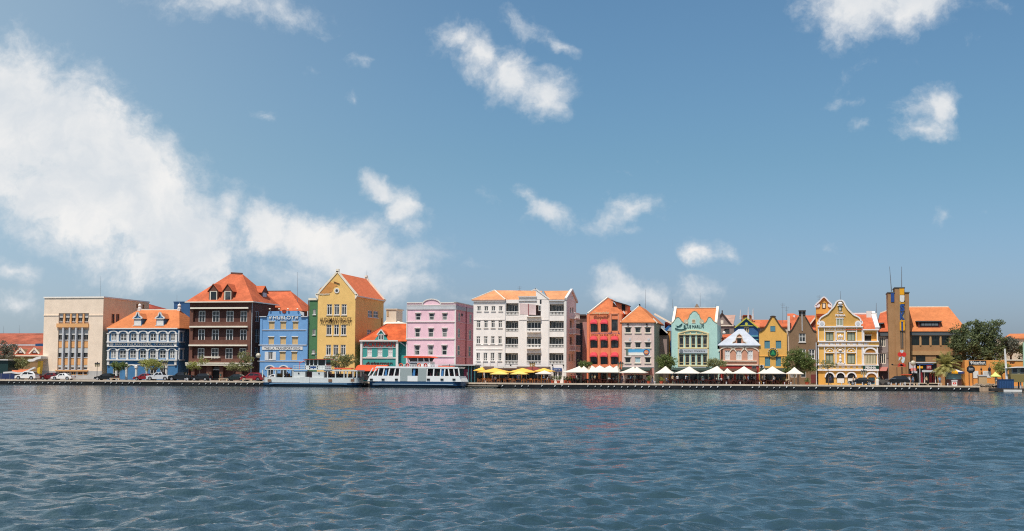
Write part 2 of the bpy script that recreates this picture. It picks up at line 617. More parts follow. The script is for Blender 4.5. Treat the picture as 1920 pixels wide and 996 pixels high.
def letters(text, f, rc, mat, parent, d0=-0.12, d1=-0.02, name='lettering', shear=0.0, bold=0.0, spacing=1.0):
    cu_ = bpy.data.curves.new(name, 'FONT')
    cu_.body = text
    cu_.extrude = 0.5
    cu_.offset = bold
    cu_.shear = shear
    cu_.space_character = spacing
    cu_.resolution_u = 3
    tmp = bpy.data.objects.new(name, cu_)
    COL.objects.link(tmp)
    dg = bpy.context.evaluated_depsgraph_get()
    me = bpy.data.meshes.new_from_object(tmp.evaluated_get(dg))
    bpy.data.objects.remove(tmp)
    co = np.empty(len(me.vertices) * 3)
    me.vertices.foreach_get('co', co)
    co = co.reshape(-1, 3)
    lo, hi = co.min(0), co.max(0)
    base = Vector((0, 0, 0))
    q = parent
    while q is not None:
        base += q.location
        q = q.parent
    out = []
    for c in co:
        u = rc[0] + (rc[1] - rc[0]) * (c[0] - lo[0]) / (hi[0] - lo[0])
        z = rc[2] + (rc[3] - rc[2]) * (c[1] - lo[1]) / (hi[1] - lo[1])
        d = d1 if c[2] < 0 else d0
        out += list(f.p(u, z, d) - base)
    me.vertices.foreach_set('co', out)
    me.materials.clear()
    me.materials.append(mat)
    me.update()
    o = bpy.data.objects.new(name, me)
    COL.objects.link(o)
    o.parent = parent
    return o

# ---------------------------------------------------------------- materials
WHITE = paint('white_paint', 'e9e4dc', .88, .5)
CREAMW = plaster('cream_trim', 'ece0c8', .9, stain=.1)
GREYW = plaster('grey_trim', 'cfd0d2', .8, stain=.12)
GLASS = glass('dark_glass')
GLASSL = glass('curtain_glass', (.02, .025, .028), (.35, .34, .32))
ROOF = tiles('orange_roof_tiles', 'ea7440', .78)
ROOFB = tiles('bright_roof_tiles', 'f08c48', .74, worn=.12)
ROOFP = tiles('pale_roof_tiles', 'f2a468', .85, worn=.18)
ROOFR = tiles('red_roof_tiles', 'd2593a', .7, worn=.35)
BLACK = paint('black_metal', '1a1b1d', 1, .5)
DARK = paint('dark_opening', '17181a', 1, .8)
STEEL = paint('grey_steel', '9a9da0', .8, .4, .6)
BLUELET = paint('blue_letter_paint', '2a4c86', .9, .5)


def roof_bits(b, x0, x1):
    pass


# ---------------------------------------------------------------- water
def make_water():
    R0, R1 = 7.0, 3000.0
    rows = []
    d = R0
    while d < 275:
        rows.append(d)
        d *= 1.0036
    while d < R1:
        rows.append(d)
        d *= 1.06
    rows = np.array(rows)
    view = math.atan2(_f.y, _f.x)
    a1 = np.linspace(-rad(36), rad(36), 860)
    a2 = np.linspace(rad(36), rad(324), 200)[1:]
    ang = np.concatenate([a1, a2]) + view
    nr, na = len(rows), len(ang)
    Rr, Aa = np.meshgrid(rows, ang, indexing='ij')
    X = CAM.x + Rr * np.cos(Aa)
    Y = CAM.y + Rr * np.sin(Aa)
    rng = np.random.RandomState(3)
    Z = np.zeros_like(X)
    sp = Rr * 0.0036 + 0.02
    wind = view + rad(28)
    wx = X + 1.6 * np.sin(X * .11 + Y * .05) + .8 * np.sin(Y * .21 - X * .09 + 2)
    wy = Y + 1.6 * np.sin(Y * .09 - X * .06 + 1) + .8 * np.sin(X * .19 + Y * .13)
    for i in range(76):
        lam = 0.24 * (2.3 / 0.24) ** (rng.rand() ** 1.15)
        th = wind + rng.randn() * 0.7
        k = 2 * math.pi / lam
        amp = 0.0086 * lam ** 0.92 * (0.6 + .8 * rng.rand())
        ph = k * (wx * math.cos(th) + wy * math.sin(th)) + rng.rand() * 6.28
        att = np.clip((lam / (sp * 2.2) - 1.0), 0, 1)
        s = np.sin(ph)
        Z += amp * att * (np.exp(.35 * (s - 1)) * 3.2 - 2.28)
    for lam, th, am in ((5.2, .3, .016), (6.6, -.5, .018), (4.3, .9, .012), (9.0, .1, .016)):
        k = 2 * math.pi / lam
        Z += am * np.sin(k * (wx * math.cos(wind + th) + wy * math.sin(wind + th)) + lam)
    gust = .74 + .48 * np.sin(X * .043 + 1.3 * np.sin(Y * .031)) * np.sin(Y * .027 + .7 * np.sin(X * .05))
    Z *= gust
    Z *= np.clip((330 - Rr) / 60, 0.0, 1)
    Z = np.where(Y > -1.0, np.minimum(Z, .05), Z)
    co = np.stack([X, Y, Z], -1).reshape(-1, 3)
    idx = np.arange(nr * na).reshape(nr, na)
    nxt = np.roll(idx, -1, axis=1)
    f = np.stack([idx[:-1], nxt[:-1], nxt[1:], idx[1:]], -1).reshape(-1, 4)
    me = bpy.data.meshes.new('water')
    # close the middle under the camera
    co = np.concatenate([co, [[CAM.x, CAM.y, 0]]])
    cen = len(co) - 1
    tri = np.stack([nxt[0], idx[0], np.full(na, cen)], -1)
    me.vertices.add(len(co))
    me.vertices.foreach_set('co', co.ravel())
    nl = f.size + tri.size
    me.loops.add(nl)
    me.loops.foreach_set('vertex_index', np.concatenate([f.ravel(), tri.ravel()]).astype(np.int32))
    me.polygons.add(len(f) + len(tri))
    ls = np.concatenate([np.arange(len(f)) * 4, f.size + np.arange(len(tri)) * 3]).astype(np.int32)
    me.polygons.foreach_set('loop_start', ls)
    me.update(calc_edges=True)
    me.validate()
    me.polygons.foreach_set('use_smooth', [True] * len(me.polygons))
    m, T, b = principled('harbour_water')
    tc = T.n('ShaderNodeTexCoord')
    big = T.noise(tc.outputs['Object'], 0.02, 3.0, 0.5)
    T.l(T.mix(T.smooth(big.outputs[0], .35, .65), (.019, .045, .055, 1), (.03, .063, .075, 1)), b.inputs['Base Color'])
    b.inputs['Roughness'].default_value = 0.085
    b.inputs['IOR'].default_value = 1.36
    b.inputs['Specular IOR Level'].default_value = 0.5
    r1 = T.noise(tc.outputs['Object'], 2.3, 5.0, 0.62)
    r2 = T.noise(tc.outputs['Object'], 7.0, 3.0, 0.6)
    r3 = T.noise(tc.outputs['Object'], 0.75, 3.0, 0.6)
    h = T.math('MULTIPLY_ADD', r3.outputs[0], 2.2, T.math('MULTIPLY_ADD', r2.outputs[0], 0.3, r1.outputs[0]))
    bp = T.n('ShaderNodeBump')
    bp.inputs['Strength'].default_value = 1.0
    bp.inputs['Distance'].default_value = 0.085
    T.l(h, bp.inputs['Height'])
    T.l(bp.outputs[0], b.inputs['Normal'])
    me.materials.append(m)
    o = bpy.data.objects.new('water', me)
    COL.objects.link(o)
    tag(o, 'rippled blue grey harbour water in front of the quay', None, None, 'structure')


make_water()

# ---------------------------------------------------------------- ground, quay, road
QXR = GX(1836, 0)
PAVE = plaster('quay_paving', 'c9ab8d', .8, .9, .3, .8)
m = MB()
m.box((-2500, 0.0, -2.5), (QXR, 3200, G))
m.box((QXR, 9.0, -2.5), (2500, 3200, G))
tag(m.build('ground', PAVE), 'warm beige paved quay and the land behind it', kind='structure')
m = MB()
m.box((-400, -0.46, .73), (QXR + .1, -.002, G + .07))
m.box((-400, 0.0, G), (QXR + .1, .55, G + .07))
tag(m.build('quay_kerb', plaster('kerb_stone', 'd9c3a8', .85, .85, .3, 1.5)), 'pale stone coping along the edge of the quay', kind='structure')
ASPH = plaster('asphalt', '6a6764', .6, .95, .2, 1.0)
m = MB()
m.box((-400, 5.2, G - .2), (GX(860, 5.2), 12.6, G + .004))
tag(m.build('road', ASPH), 'grey asphalt road behind the parked cars', kind='structure')
m = MB()
for i in range(40):
    x = GX(-150, 8.8) + i * 3
    if x < GX(850, 8.8):
        m.box((x, 8.75, G), (x + 1.5, 8.87, G + .008))
tag(m.build('road_marking', WHITE), 'white dashes painted along the grey quay road', kind='structure')
m = MB()
m.box((-400, 12.6, G - .1), (GX(860, 12), 13.9, G + .12))
tag(m.build('pavement', plaster('pavement_stone', 'b9a48f', .8, .9, .2, 1)), 'raised pavement before the house fronts', kind='structure')

TIMB = plaster('dark_fender_timber', '181c20', .8, .9, .35, 1.2)
BRK = paint('bracket_grey', 'c9cac6', .9, .6)
brk_mesh = None


def fender(px0, px1, label):
    global brk_mesh
    x0, x1 = GX(px0, -.3), GX(px1, -.3)
    root = empty('quay_fender', (x0, -.3, 0), label, 'fender')
    m = MB()
    m.box((x0, -.34, .69), (x1, -.26, .725))
    m.box((x0, -.42, -.6), (x1, -.27, .685))
    m.build('timber_wall', TIMB, root)
    n = min(100, int((x1 - x0) / 1.24))
    for i in range(n):
        if random.random() < .14:
            continue
        x = x0 + (i + .5) * (x1 - x0) / n
        if brk_mesh is None:
            mm = MB()
            mm.tube((-.12, -.52, .38), (.12, -.52, .62), .07, n=6)
            mm.box((-.12, -.5, .46), (.12, -.4, .66))
            b = mm.build('bracket', BRK)
            brk_mesh = b.data
            bpy.data.objects.remove(b)
        b = bpy.data.objects.new('bracket', brk_mesh)
        COL.objects.link(b)
        b.parent = root
        b.location = (x - x0 + random.uniform(-.15, .15), .3, random.uniform(-.05, .04))
        b.scale = (random.uniform(.6, 1.1), 1, random.uniform(.8, 1.05))


fender(-30, 868, 'dark timber fender along the quay edge, left of the low landing')
fender(937, 1836, 'dark timber fender along the quay edge, right of the low landing')
# low landing in the gap
x0, x1 = GX(868, -1), GX(937, -1)
root = empty('boat_landing', ((x0 + x1) / 2, -1, 0), 'low concrete boat landing let into the dark quay edge', 'landing')
m = MB(); m.box((x0, -2.4, .32), (x1, -.27, .55)); m.build('deck', plaster('old_concrete', '8f8577', .7, .9, .4, 1.5), root)
m = MB()
for i in range(9):
    x = x0 + .3 + i * (x1 - x0 - .6) / 8
    m.tube((x, -2.2, -.8), (x, -2.2, .32), .12)
m.build('piles', TIMB, root)
m = MB(); m.box((x0, -.27, -.6), (x1, -.05, .93)); m.build('back_wall', TIMB, root)
for px in (893, 912, 932):
    m = MB(); x = GX(px, -2.3); m.tube((x, -2.3, .55), (x, -2.3, .8), .09, .11); m.build('bollard', BLACK, root)

# ---------------------------------------------------------------- HOUSES
def antenna(px, py0, py1, Y, label, r=.035, fork=False, px_top=None):
    a, b = PY(px, py1, Y), PY(px_top or px, py0, Y)
    root = empty('antenna', a, label, 'antenna')
    m = MB(); m.tube(a, b, r, r * .45, n=6); m.build('mast', STEEL, root)
    if fork:
        m = MB()
        for k in range(3):
            z = b.z - .25 - k * .35
            m.bar((b.x - .5 + .1 * k, Y, z), (b.x + .5 - .1 * k, Y, z), .04, .04)
        m.build('crossbar', STEEL, root)
    return root


YF = 14.0
# --- 1 beige office block --------------------------------------------------
BEIGE = plaster('beige_plaster', 'f0d6b9', .94, stain=.1)
PEACH = plaster('peach_panel', 'f0ad63', .85, stain=.08)
b = Bld('office_block', 'tall flat roofed beige office block with orange panels between grey fins', 'office building', YF, 0, 560)
F = b.F
x0, x1 = F.uz(337, 560)[0], F.uz(798, 560)[0]
zt = F.uz(570, 245)[1]
Rs = b.side(x1)
Rs.ox = 0
zb, zg = F.uz(560, 378)[1], F.uz(560, 812)[1]
bay = F.r(450, 363, 684, 890)
# recessed bay with its own wall behind
b.holes['F'].append((bay[0], bay[1], zg, bay[3]))
for rc in [Rs.r(868, 368, 894, 443), Rs.r(904, 368, 930, 443), Rs.r(1061, 290, 1076, 322), Rs.r(1086, 293, 1099, 325), Rs.r(1110, 295, 1123, 328)]:
    b.window([rc], PEACH, GLASS, 'R', nv=1, bw=.06)
yb = Rs.uz(1160, 270)[0]
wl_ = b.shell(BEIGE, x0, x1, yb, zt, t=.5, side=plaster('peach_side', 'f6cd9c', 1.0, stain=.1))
m = MB(); m.box((x0 - .15, YF - .15, zt + .002), (x1 + .15, yb, zt + .3)); m.build('parapet', plaster('parapet_white', 'f1e6d6', .9, stain=.05), b.root)
b.boxes('ledge', BEIGE, [(x0 - .06, bay[0], zb - .12, zb + .1), (bay[1], x1 + .06, zb - .12, zb + .1)], -.1, 0)
b.boxes('plinth', plaster('grey_plinth', 'c4bfb8', .8, stain=.2), [(x0 - .05, bay[0] - .01, G - .02, zg), (bay[1] + .01, x1 + .05, G - .02, zg)], -.07, 0)
b.boxes('plinth', MATS['grey_plinth'], [(bay[0], bay[1], G - .02, zg - .02)], -.02, .3)
b.boxes('ledge', PEACH, [F.r(435, 805, 688, 815), F.r(445, 443, 692, 473)], -.35, .1)
m = MB(); F.box(m, (bay[0], bay[1], zg, bay[3]), .5, .6); m.build('bay_back', BEIGE, b.root)
cols = [(460, 490), (510, 541), (558, 588), (610, 640), (656, 686)]
Fr = Face('F', YF + .42, 0)
b.F = Fr
for (yy0, yy1) in [(365, 430), (492, 572), (636, 707), (768, 800)]:
    for (a, c) in cols:
        rc = Fr.r(a - 4, yy0, c + 2, yy1)
        zz = rc[2] + (rc[3] - rc[2]) * .5
        m = MB(); Fr.box(m, (rc[0], rc[1], zz, rc[3]), -.1, 0); w_ = m.build('window', plaster('blind_white', 'd8d4cc', .8, stain=.05) if 'blind_white' not in MATS else MATS['blind_white'], b.root)
        for k in range(2):
            u = rc[0] + (rc[1] - rc[0]) * (.08 + .46 * k)
            m = MB(); Fr.box(m, (u, u + (rc[1] - rc[0]) * .36, rc[2] + .12, zz - .04), -.02, .02); m.build('pane', GLASS, w_)
        m = MB(); Fr.box(m, (rc[0], rc[1], rc[2] - .08, rc[2] + .06), -.2, 0); m.build('sill', GREYW, w_)
for (yy0, yy1) in [(583, 630), (715, 765)]:
    for (a, c) in cols:
        rc = Fr.r(a - 8, yy0, c + 5, yy1)
        m = MB(); Fr.box(m, rc, -.12, 0); m.build('panel', PEACH, b.root)
b.F = F
for zx in (499, 549, 599, 648):
    b.boxes('pilaster', PEACH, [F.r(zx - 6, 366, zx + 6, 440)], .05, .5)
for i, zx in enumerate((491, 541, 591, 640)):
    b.boxes('fin', GREYW, [F.r(zx - 5, 462 if i != 2 else 440, zx + 6, 803)], -.3, .5)
b.window([F.r(a - 3, 818, c + 2, 842) for a, c in cols], PEACH, GLASS, nv=1, bw=.07, mount='on')
m = MB()
for k in range(14):
    rc = F.r(450 + k * 18, 284 + (k % 3) * 2, 461 + k * 18, 302)
    F.box(m, rc, -.025, 0.01)
antenna(188, 518, 556, YF + 6, 'thin whip antenna on the flat beige roof')
antenna(7, 611, 626, 62, 'thin mast behind the red roof, leftmost of the two', .04)
antenna(36, 610, 626, 62, 'thin mast behind the red roof, nearer the office block', .04)

# --- 2 low orange roofed hall on the far left ------------------------------
HALLR = tiles('hall_tiles', 'cc6a48', .78, worn=.4)
b = Bld('long_hall', 'long low hall with weathered red tiled roof and two small white gabled dormers', 'hall', 30.0, 0, 150)
F = b.F
xl, xr = F.uz(-400, 700)[0], F.uz(400, 700)[0]
z2 = F.uz(200, 690)[1]
WALLB = plaster('ochre_wall', '9c7a50', .8, stain=.25)
b.shell(WALLB, xl, xr, 50, z2)
m = MB()
ridge = PY(60, 500 + 615 / 4.15, 36).z
slab(m, [(xl, 29.5, z2), (xr, 29.5, z2), (xr, 36, ridge), (xl, 36, ridge)], .2)
m.build('roof', HALLR, b.root)
m = MB()
e2 = PY(60, 500 + 605 / 4.15, 38).z
r2 = PY(60, 500 + 519 / 4.15, 48).z
slab(m, [(xl, 37.5, e2), (xr, 37.5, e2), (xr, 48, r2), (xl, 48, r2)], .2)
slab(m, [(xl, 58, e2), (xr, 58, e2), (xr, 48, r2), (xl, 48, r2)], .2)
m.build('roof', HALLR, b.root)
m = MB(); m.box((xl, 36.2, z2), (xr, 37.4, e2 - .05)); m.build('clerestory', GREYW, b.root)
m = MB(); m.box((GX(66, 36), 35.6, PY(70, 650.5, 36).z), (GX(81, 36), 36.1, PY(70, 644.5, 36).z)); m.build('blue_panel', paint('blue_panel', '2d5784', .8), b.root)
m = MB(); m.box((xl, 29.3, z2 - .25), (xr, 29.5, z2)); m.build('gutter', CREAMW, b.root)
for zx in (160, 268):
    Fd = Face('F', 30.4, 0)
    u, z = Fd.uz(zx, 672)
    zt_ = Fd.uz(zx, 638)[1]
    m = MB(); Fd.prism(m, [(u - .9, z), (u + .9, z), (u, zt_ - .1)], 0, 3); d_ = m.build('dormer', WALLB, b.root)
    m = MB(); m.bar(Fd.p(u - 1.25, z - .2, -.1), Fd.p(u, zt_ + .1, -.1), .25, .3); m.bar(Fd.p(u + 1.25, z - .2, -.1), Fd.p(u, zt_ + .1, -.1), .25, .3); m.build('gable_trim', CREAMW, d_)
    m = MB(); Fd.box(m, (u - .45, u + .45, z + .05, z + .9), -.03, .1); m.build('louvre', GREYW, d_)

# --- 3 blue bank with white arcades ----------------------------------------
BBLUE = plaster('deep_blue_plaster', '3f7fb0', .82, stain=.15)
b = Bld('bank_house', 'dark blue bank with two storeys of white arched galleries and a bright orange hipped roof', 'bank', YF, 180, 370)
F = b.F
x0, x1 = F.uz(92, 600)[0], F.uz(640, 600)[0]
ze = F.uz(370, 480)[1]
Rs = b.side(x1)
yb = YF + 13
tops = []
cols = [(112, 165), (185, 243), (265, 320), (342, 397), (418, 472), (495, 552), (575, 620)]
cols2 = [(110, 160), (178, 238), (258, 316), (336, 394), (414, 470), (490, 548), (570, 617)]
for cc, ya, yb_ in ((cols, 520, 578), (cols2, 650, 714)):
    b.window(F.grid([(a + 4, c - 4) for a, c in cc], [(ya, yb_)]), WHITE, GLASSL, nv=1, nh=1, bw=.14, shut=None)
b.window([Rs.r(646, 520, 662, 578), Rs.r(643, 652, 660, 714)], WHITE, GLASSL, 'R', nv=1, nh=1)
b.window(F.grid([(130, 185), (420, 470), (500, 540)], [(790, 870)]), WHITE, GLASS, nv=1, nh=1)
b.shell(BBLUE, x0, x1, yb, ze)
for (yc, ysp, ybot, ylab) in ((496, 520, 583, 0), (632, 652, 722, 1)):
    cc = cols if ylab == 0 else cols2
    # arches
    for (a, c) in cc + [(640, 676)]:
        f_ = F
        xa, xc = F.uz(a - 8, ysp)[0], F.uz(c + 8, ysp)[0]
        if a == 640:
            continue
        zc, zs_ = F.uz(300, yc)[1], F.uz(300, ysp)[1]
        m = MB()
        n = 12
        mx, hw = (xa + xc) / 2, (xc - xa) / 2
        for i in range(n):
            t0, t1 = math.pi * i / n, math.pi * (i + 1) / n
            q = [(mx - hw * math.cos(t) * s_, zs_ + (zc - zs_) * math.sin(t) * s2) for t, s_, s2 in ((t0, 1.06, 1.0), (t1, 1.06, 1.0), (t1, .74, .58), (t0, .74, .58))]
            F.prism(m, q, -.22, .0)
        m.build('arch', WHITE, b.root)
    edges = [98] + [(cc[i][1] + cc[i + 1][0]) / 2 for i in range(6)] + [628]
    for zx in edges:
        rc = F.r(zx - 7, ysp - 2, zx + 7, ybot)
        m = MB()
        F.box(m, rc, -.3, 0.0)
        F.box(m, (rc[0] - .08, rc[1] + .08, rc[3] - .2, rc[3]), -.36, 0)
        m.build('column', WHITE, b.root)
    rc = F.r(90, ybot, 636, ybot + 9)
    m = MB(); F.box(m, rc, -.5, 0); m.build('ledge', WHITE, b.root)
    # side bay
    m = MB(); Rs.box(m, Rs.r(640, ybot, 679, ybot + 9), -.4, 0); m.build('ledge', GREYW, b.root)
    for zx in (641, 674):
        m = MB(); Rs.box(m, Rs.r(zx - 2.5, ysp - 12, zx + 2.5, ybot), -.25, 0); m.build('column', GREYW, b.root)
    m = MB(); Rs.box(m, Rs.r(640, yc + 2, 679, yc + 14), -.3, 0); m.build('arch', GREYW, b.root)
for y_, hh in ((478, 9), (618, 7)):
    m = MB(); F.box(m, F.r(92, y_, 640, y_ + hh), -.45, 0); m.build('cornice', WHITE, b.root)
m = MB(); F.box(m, F.r(86, 762, 632, 768), -.12, 0); m.build('band', WHITE, b.root)
for zx in (98, 622):
    m = MB(); F.box(m, F.r(zx - 8, 590, zx + 8, 618), -.3, 0); m.build('pilaster', WHITE, b.root)
    m = MB(); F.box(m, F.r(zx - 8, 732, zx + 8, 766), -.3, 0); m.build('pilaster', WHITE, b.root)
letters('BANCO', F, F.r(152, 596, 232, 614), WHITE, b.root)
letters('INDUSTRIAL', F, F.r(245, 590, 442, 617), WHITE, b.root, bold=.01)
letters('DE VENEZUELA', F, F.r(458, 595, 612, 614), WHITE, b.root)
m = MB(); u, z = F.uz(122, 604); m.tube(F.p(u, z, -.1), F.p(u, z, 0), .42, n=14); m.build('emblem', GREYW, b.root)
yr = YF + 5.5
A = PY(180 + 330 / 4.15, 500 + 336 / 4.15, yr); B = PY(180 + 648 / 4.15, 500 + 336 / 4.15, yr)
rf = roof_hip(b.root, ROOFB, x0, x1, YF, yb, ze + .06, A, B, over=.35, trim=CREAMW)
for zx in (340, 648):
    p = PY(180 + zx / 4.15, 500 + 335 / 4.15, yr)
    m = MB(); m.box((p.x - .32, p.y - .32, p.z - .3), (p.x + .32, p.y + .32, p.z + .22)); m.tube((p.x, p.y, p.z + .2), (p.x, p.y, p.z + .55), .42, .3, n=10); m.ball((p.x, p.y, p.z + .85), .38, 10, 6); m.tube((p.x, p.y, p.z + 1.1), (p.x, p.y, p.z + 1.5), .08, .02)
    m.build('finial', WHITE, rf)
for zx in (325, 499):
    Fd = Face('F', YF + .4, 180)
    rc = Fd.r(zx - 30, 404, zx + 30, 458)
    m = MB(); m.box((rc[0], YF + .4, rc[2]), (rc[1], YF + 5, rc[3])); d_ = m.build('dormer', BBLUE, b.root)
    u = (rc[0] + rc[1]) / 2
    zt_ = Fd.uz(zx, 362)[1]
    m = MB(); Fd.prism(m, [(rc[0] - .1, rc[3]), (rc[1] + .1, rc[3]), (u, zt_)], 0, 3.6); m.build('gable', BBLUE, d_)
    m = MB()
    for sg in (-1, 1):
        pts = [(u + sg * 1.0, rc[3] + .05), (u + sg * .75, rc[3] + .32), (u + sg * .4, rc[3] + .55), (u + sg * .12, zt_ + .1), (u, zt_ + .14)]
        for i in range(4):
            m.bar(Fd.p(*pts[i], -.1), Fd.p(*pts[i + 1], -.1), .3, .22)
    Fd.box(m, (rc[0] - .25, rc[1] + .25, rc[3] - .06, rc[3] + .08), -.3, 0)
    Fd.box(m, (rc[0] - .1, rc[1] + .1, rc[2] - .1, rc[2] + .04), -.3, 0)
    m.build('gable_trim', WHITE, d_)
    m = MB()
    slab(m, [(rc[0] - .25, YF + .5, rc[3]), (u, YF + .5, zt_), (u, YF + 5.6, zt_), (rc[0] - .25, YF + 5.6, rc[3])], .1)
    slab(m, [(rc[1] + .25, YF + .5, rc[3]), (rc[1] + .25, YF + 5.6, rc[3]), (u, YF + 5.6, zt_), (u, YF + .5, zt_)], .1)
    m.build('dormer_roof', ROOFB, d_)
    m = MB(); Fd.box(m, (rc[0] + .1, rc[1] - .1, rc[2] + .1, rc[3] - .08), -.06, 0.02)
    w_ = m.build('window', WHITE, d_)
# entrance porch: white ball topped columns, one arch
for (zx, yt) in ((160, 795), (238, 770), (314, 790), (394, 800), (548, 790)):
    Fp = Face('F', 10.6, 180)
    u, z = Fp.uz(zx, yt)
    root = empty('porch_column', (u, 10.6, G), {160: 'white column with ball top under the left street tree', 238: 'white column carrying the left end of the porch arch', 314: 'white column carrying the right end of the porch arch', 394: 'white column behind the nose of the silver pickup', 548: 'white column behind the street lamp and pickup bed'}[zx], 'column')
    m = MB(); m.tube((u, 10.6, G), (u, 10.6, z), .27, .25, n=12); m.build('shaft', WHITE, root)
    m = MB(); m.box((u - .36, 10.24, z), (u + .36, 10.96, z + .12)); m.ball((u, 10.6, z + .34), .27, 10, 6); m.build('capital', WHITE, root)
Fp = Face('F', 10.6, 180)
u0, z_ = Fp.uz(238, 792); u1, _ = Fp.uz(316, 792); zt_ = Fp.uz(276, 762)[1]
m = MB()
for i in range(12):
    t0, t1 = math.pi * i / 12, math.pi * (i + 1) / 12
    mx, hw = (u0 + u1) / 2, (u1 - u0) / 2
    Fp.prism(m, [(mx - hw * math.cos(t) * s_, z_ + (zt_ - z_) * math.sin(t) * s_) for t, s_ in ((t0, 1.08), (t1, 1.08), (t1, .82), (t0, .82))], -.3, .3)
tag(m.build('porch_arch', WHITE), 'white round arch resting on two porch columns of the bank', 'arch')

# dark blue block + red roof behind
b = Bld('blue_block', 'plain dark blue flat roofed block behind the bank and brown building', 'building', 36.0, 180, 670)
r_ = b.F.r(600, 280, 800, 890)
b.shell(plaster('navy_plaster', '33679a', .75), r_[0], r_[1], 46, r_[3])
m = MB(); m.box((r_[0] - .1, 35.9, r_[3] + .002), (r_[1] + .1, 46.1, r_[3] + .25)); m.build('parapet', MATS['navy_plaster'], b.root)
antenna(180 + 630 / 4.15, 553, 568, 40, 'short mast on the plain dark blue block')
b = Bld('rear_house', 'red roofed house showing behind the top of the beige office block', 'house', 44.0, 180, 380)
r_ = b.F.r(280, 330, 440, 890)
b.shell(BEIGE, r_[0], r_[1], 54, r_[3])
A = PY(180 + 300 / 4.15, 500 + 288 / 4.15, 48); B = PY(180 + 410 / 4.15, 500 + 290 / 4.15, 48)
roof_hip(b.root, ROOFR, r_[0], r_[1], 44, 54, r_[3], A, B, trim=CREAMW)

# --- 5 brown brick building -------------------------------------------------
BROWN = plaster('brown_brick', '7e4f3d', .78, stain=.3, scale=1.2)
BROWND = plaster('shaded_brick', '6a4034', .72, stain=.25, scale=1.2)  # same brown brick darkened: gallery shade put into the colour
b = Bld('brown_building', 'four storey brown brick building with open galleries under white ledges', 'building', YF, 340, 300)
F = b.F
x0, x1 = F.uz(60, 600)[0], F.uz(537, 600)[0]
ze = F.uz(300, 276)[1]
Rs = b.side(x1)
yb = YF + 13.5
lev = [(332, 430, 345, 428), (477, 570, 490, 570), (622, 716, 635, 714)]
for i, (ya, yb_, wa, wb) in enumerate(lev):
    rc = F.r(92 - 4 * i, ya, 512 - 3 * i, yb_)
    b.holes['F'].append(rc)
b.holes['F'].append(F.r(60, 772, 520, 886))
for rc in [Rs.r(575, 348, 606, 430), Rs.r(573, 485, 604, 590), Rs.r(570, 630, 600, 710)]:
    b.window([rc], GREYW, GLASS, 'R', nv=1, nh=1, bw=.1)
b.shell(BROWN, x0, x1, yb, ze, t=.6)
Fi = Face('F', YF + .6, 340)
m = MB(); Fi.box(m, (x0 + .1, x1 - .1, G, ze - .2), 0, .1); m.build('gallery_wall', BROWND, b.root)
b.F = Fi
for i, (ya, yb_, wa, wb) in enumerate(lev):
    sh = -4 * i
    for j, (a, c) in enumerate(((137, 187), (243, 297), (353, 407), (462, 513))):
        b.window([Fi.r(a + sh, wa, c + sh, wb + 6)], WHITE, GLASS, nv=1, nh=1, hz=[.62], bw=.13, mount='on')
b.F = F
for zy, a, c, pr in ((322, 75, 525, -.4), (467, 68, 520, -.4), (612, 62, 516, -.4), (752, 40, 555, -.7)):
    m = MB(); rc = F.r(a, zy - 5, c, zy + (7 if zy != 752 else 4)); F.box(m, rc, pr, .02); m.build('ledge', CREAMW, b.root)
m = MB(); F.box(m, F.r(44, 762, 552, 771), -.8, .02); m.build('ledge', CREAMW, b.root)
for a, c in ((78, 104), (196, 236), (298, 326), (425, 470)):
    m = MB(); F.box(m, F.r(a, 774, c, 886), -.15, .6); m.build('column', BROWN, b.root)
m = MB(); Fi.box(m, Fi.r(236, 808, 298, 880), -.06, .05); dd = m.build('door', DARK, b.root)
m = MB(); Fi.box(m, Fi.r(230, 798, 304, 806), -.12, .0); m.build('lintel', GREYW, dd)
m = MB(); Fi.box(m, Fi.r(236, 780, 298, 797), -.07, .0); m.build('transom', GLASS, b.root)
m = MB(); F.box(m, F.r(180, 700, 305, 709), -.4, 0); m.build('name_ledge', CREAMW, b.root)
m = MB(); p_ = Rs.uz(556, 500)[0]; m.tube((x1 + .12, YF + .3, G), (x1 + .12, YF + .3, ze), .09); m.build('drainpipe', GREYW, b.root)
# roof: low eaves then steep hip
yr = YF + 6.2
A = PY(340 + 388 / 4.15, 500 + 52 / 4.15, yr); B = PY(340 + 474 / 4.15, 500 + 56 / 4.15, yr)
rf = roof_hip(b.root, ROOF, x0, x1, YF, yb, ze + .06, A, B, over=.7)
m = MB()
m.box((x0 - .8, YF - .85, ze - .12), (x1 + .8, YF - .68, ze + .1)); m.box((x1 + .68, YF - .7, ze - .12), (x1 + .85, yb + .7, ze + .1))
m.build('gutter', CREAMW, b.root)
m = MB(); m.bar(A, B, .5, .4); m.build('ridge', BROWN, rf)


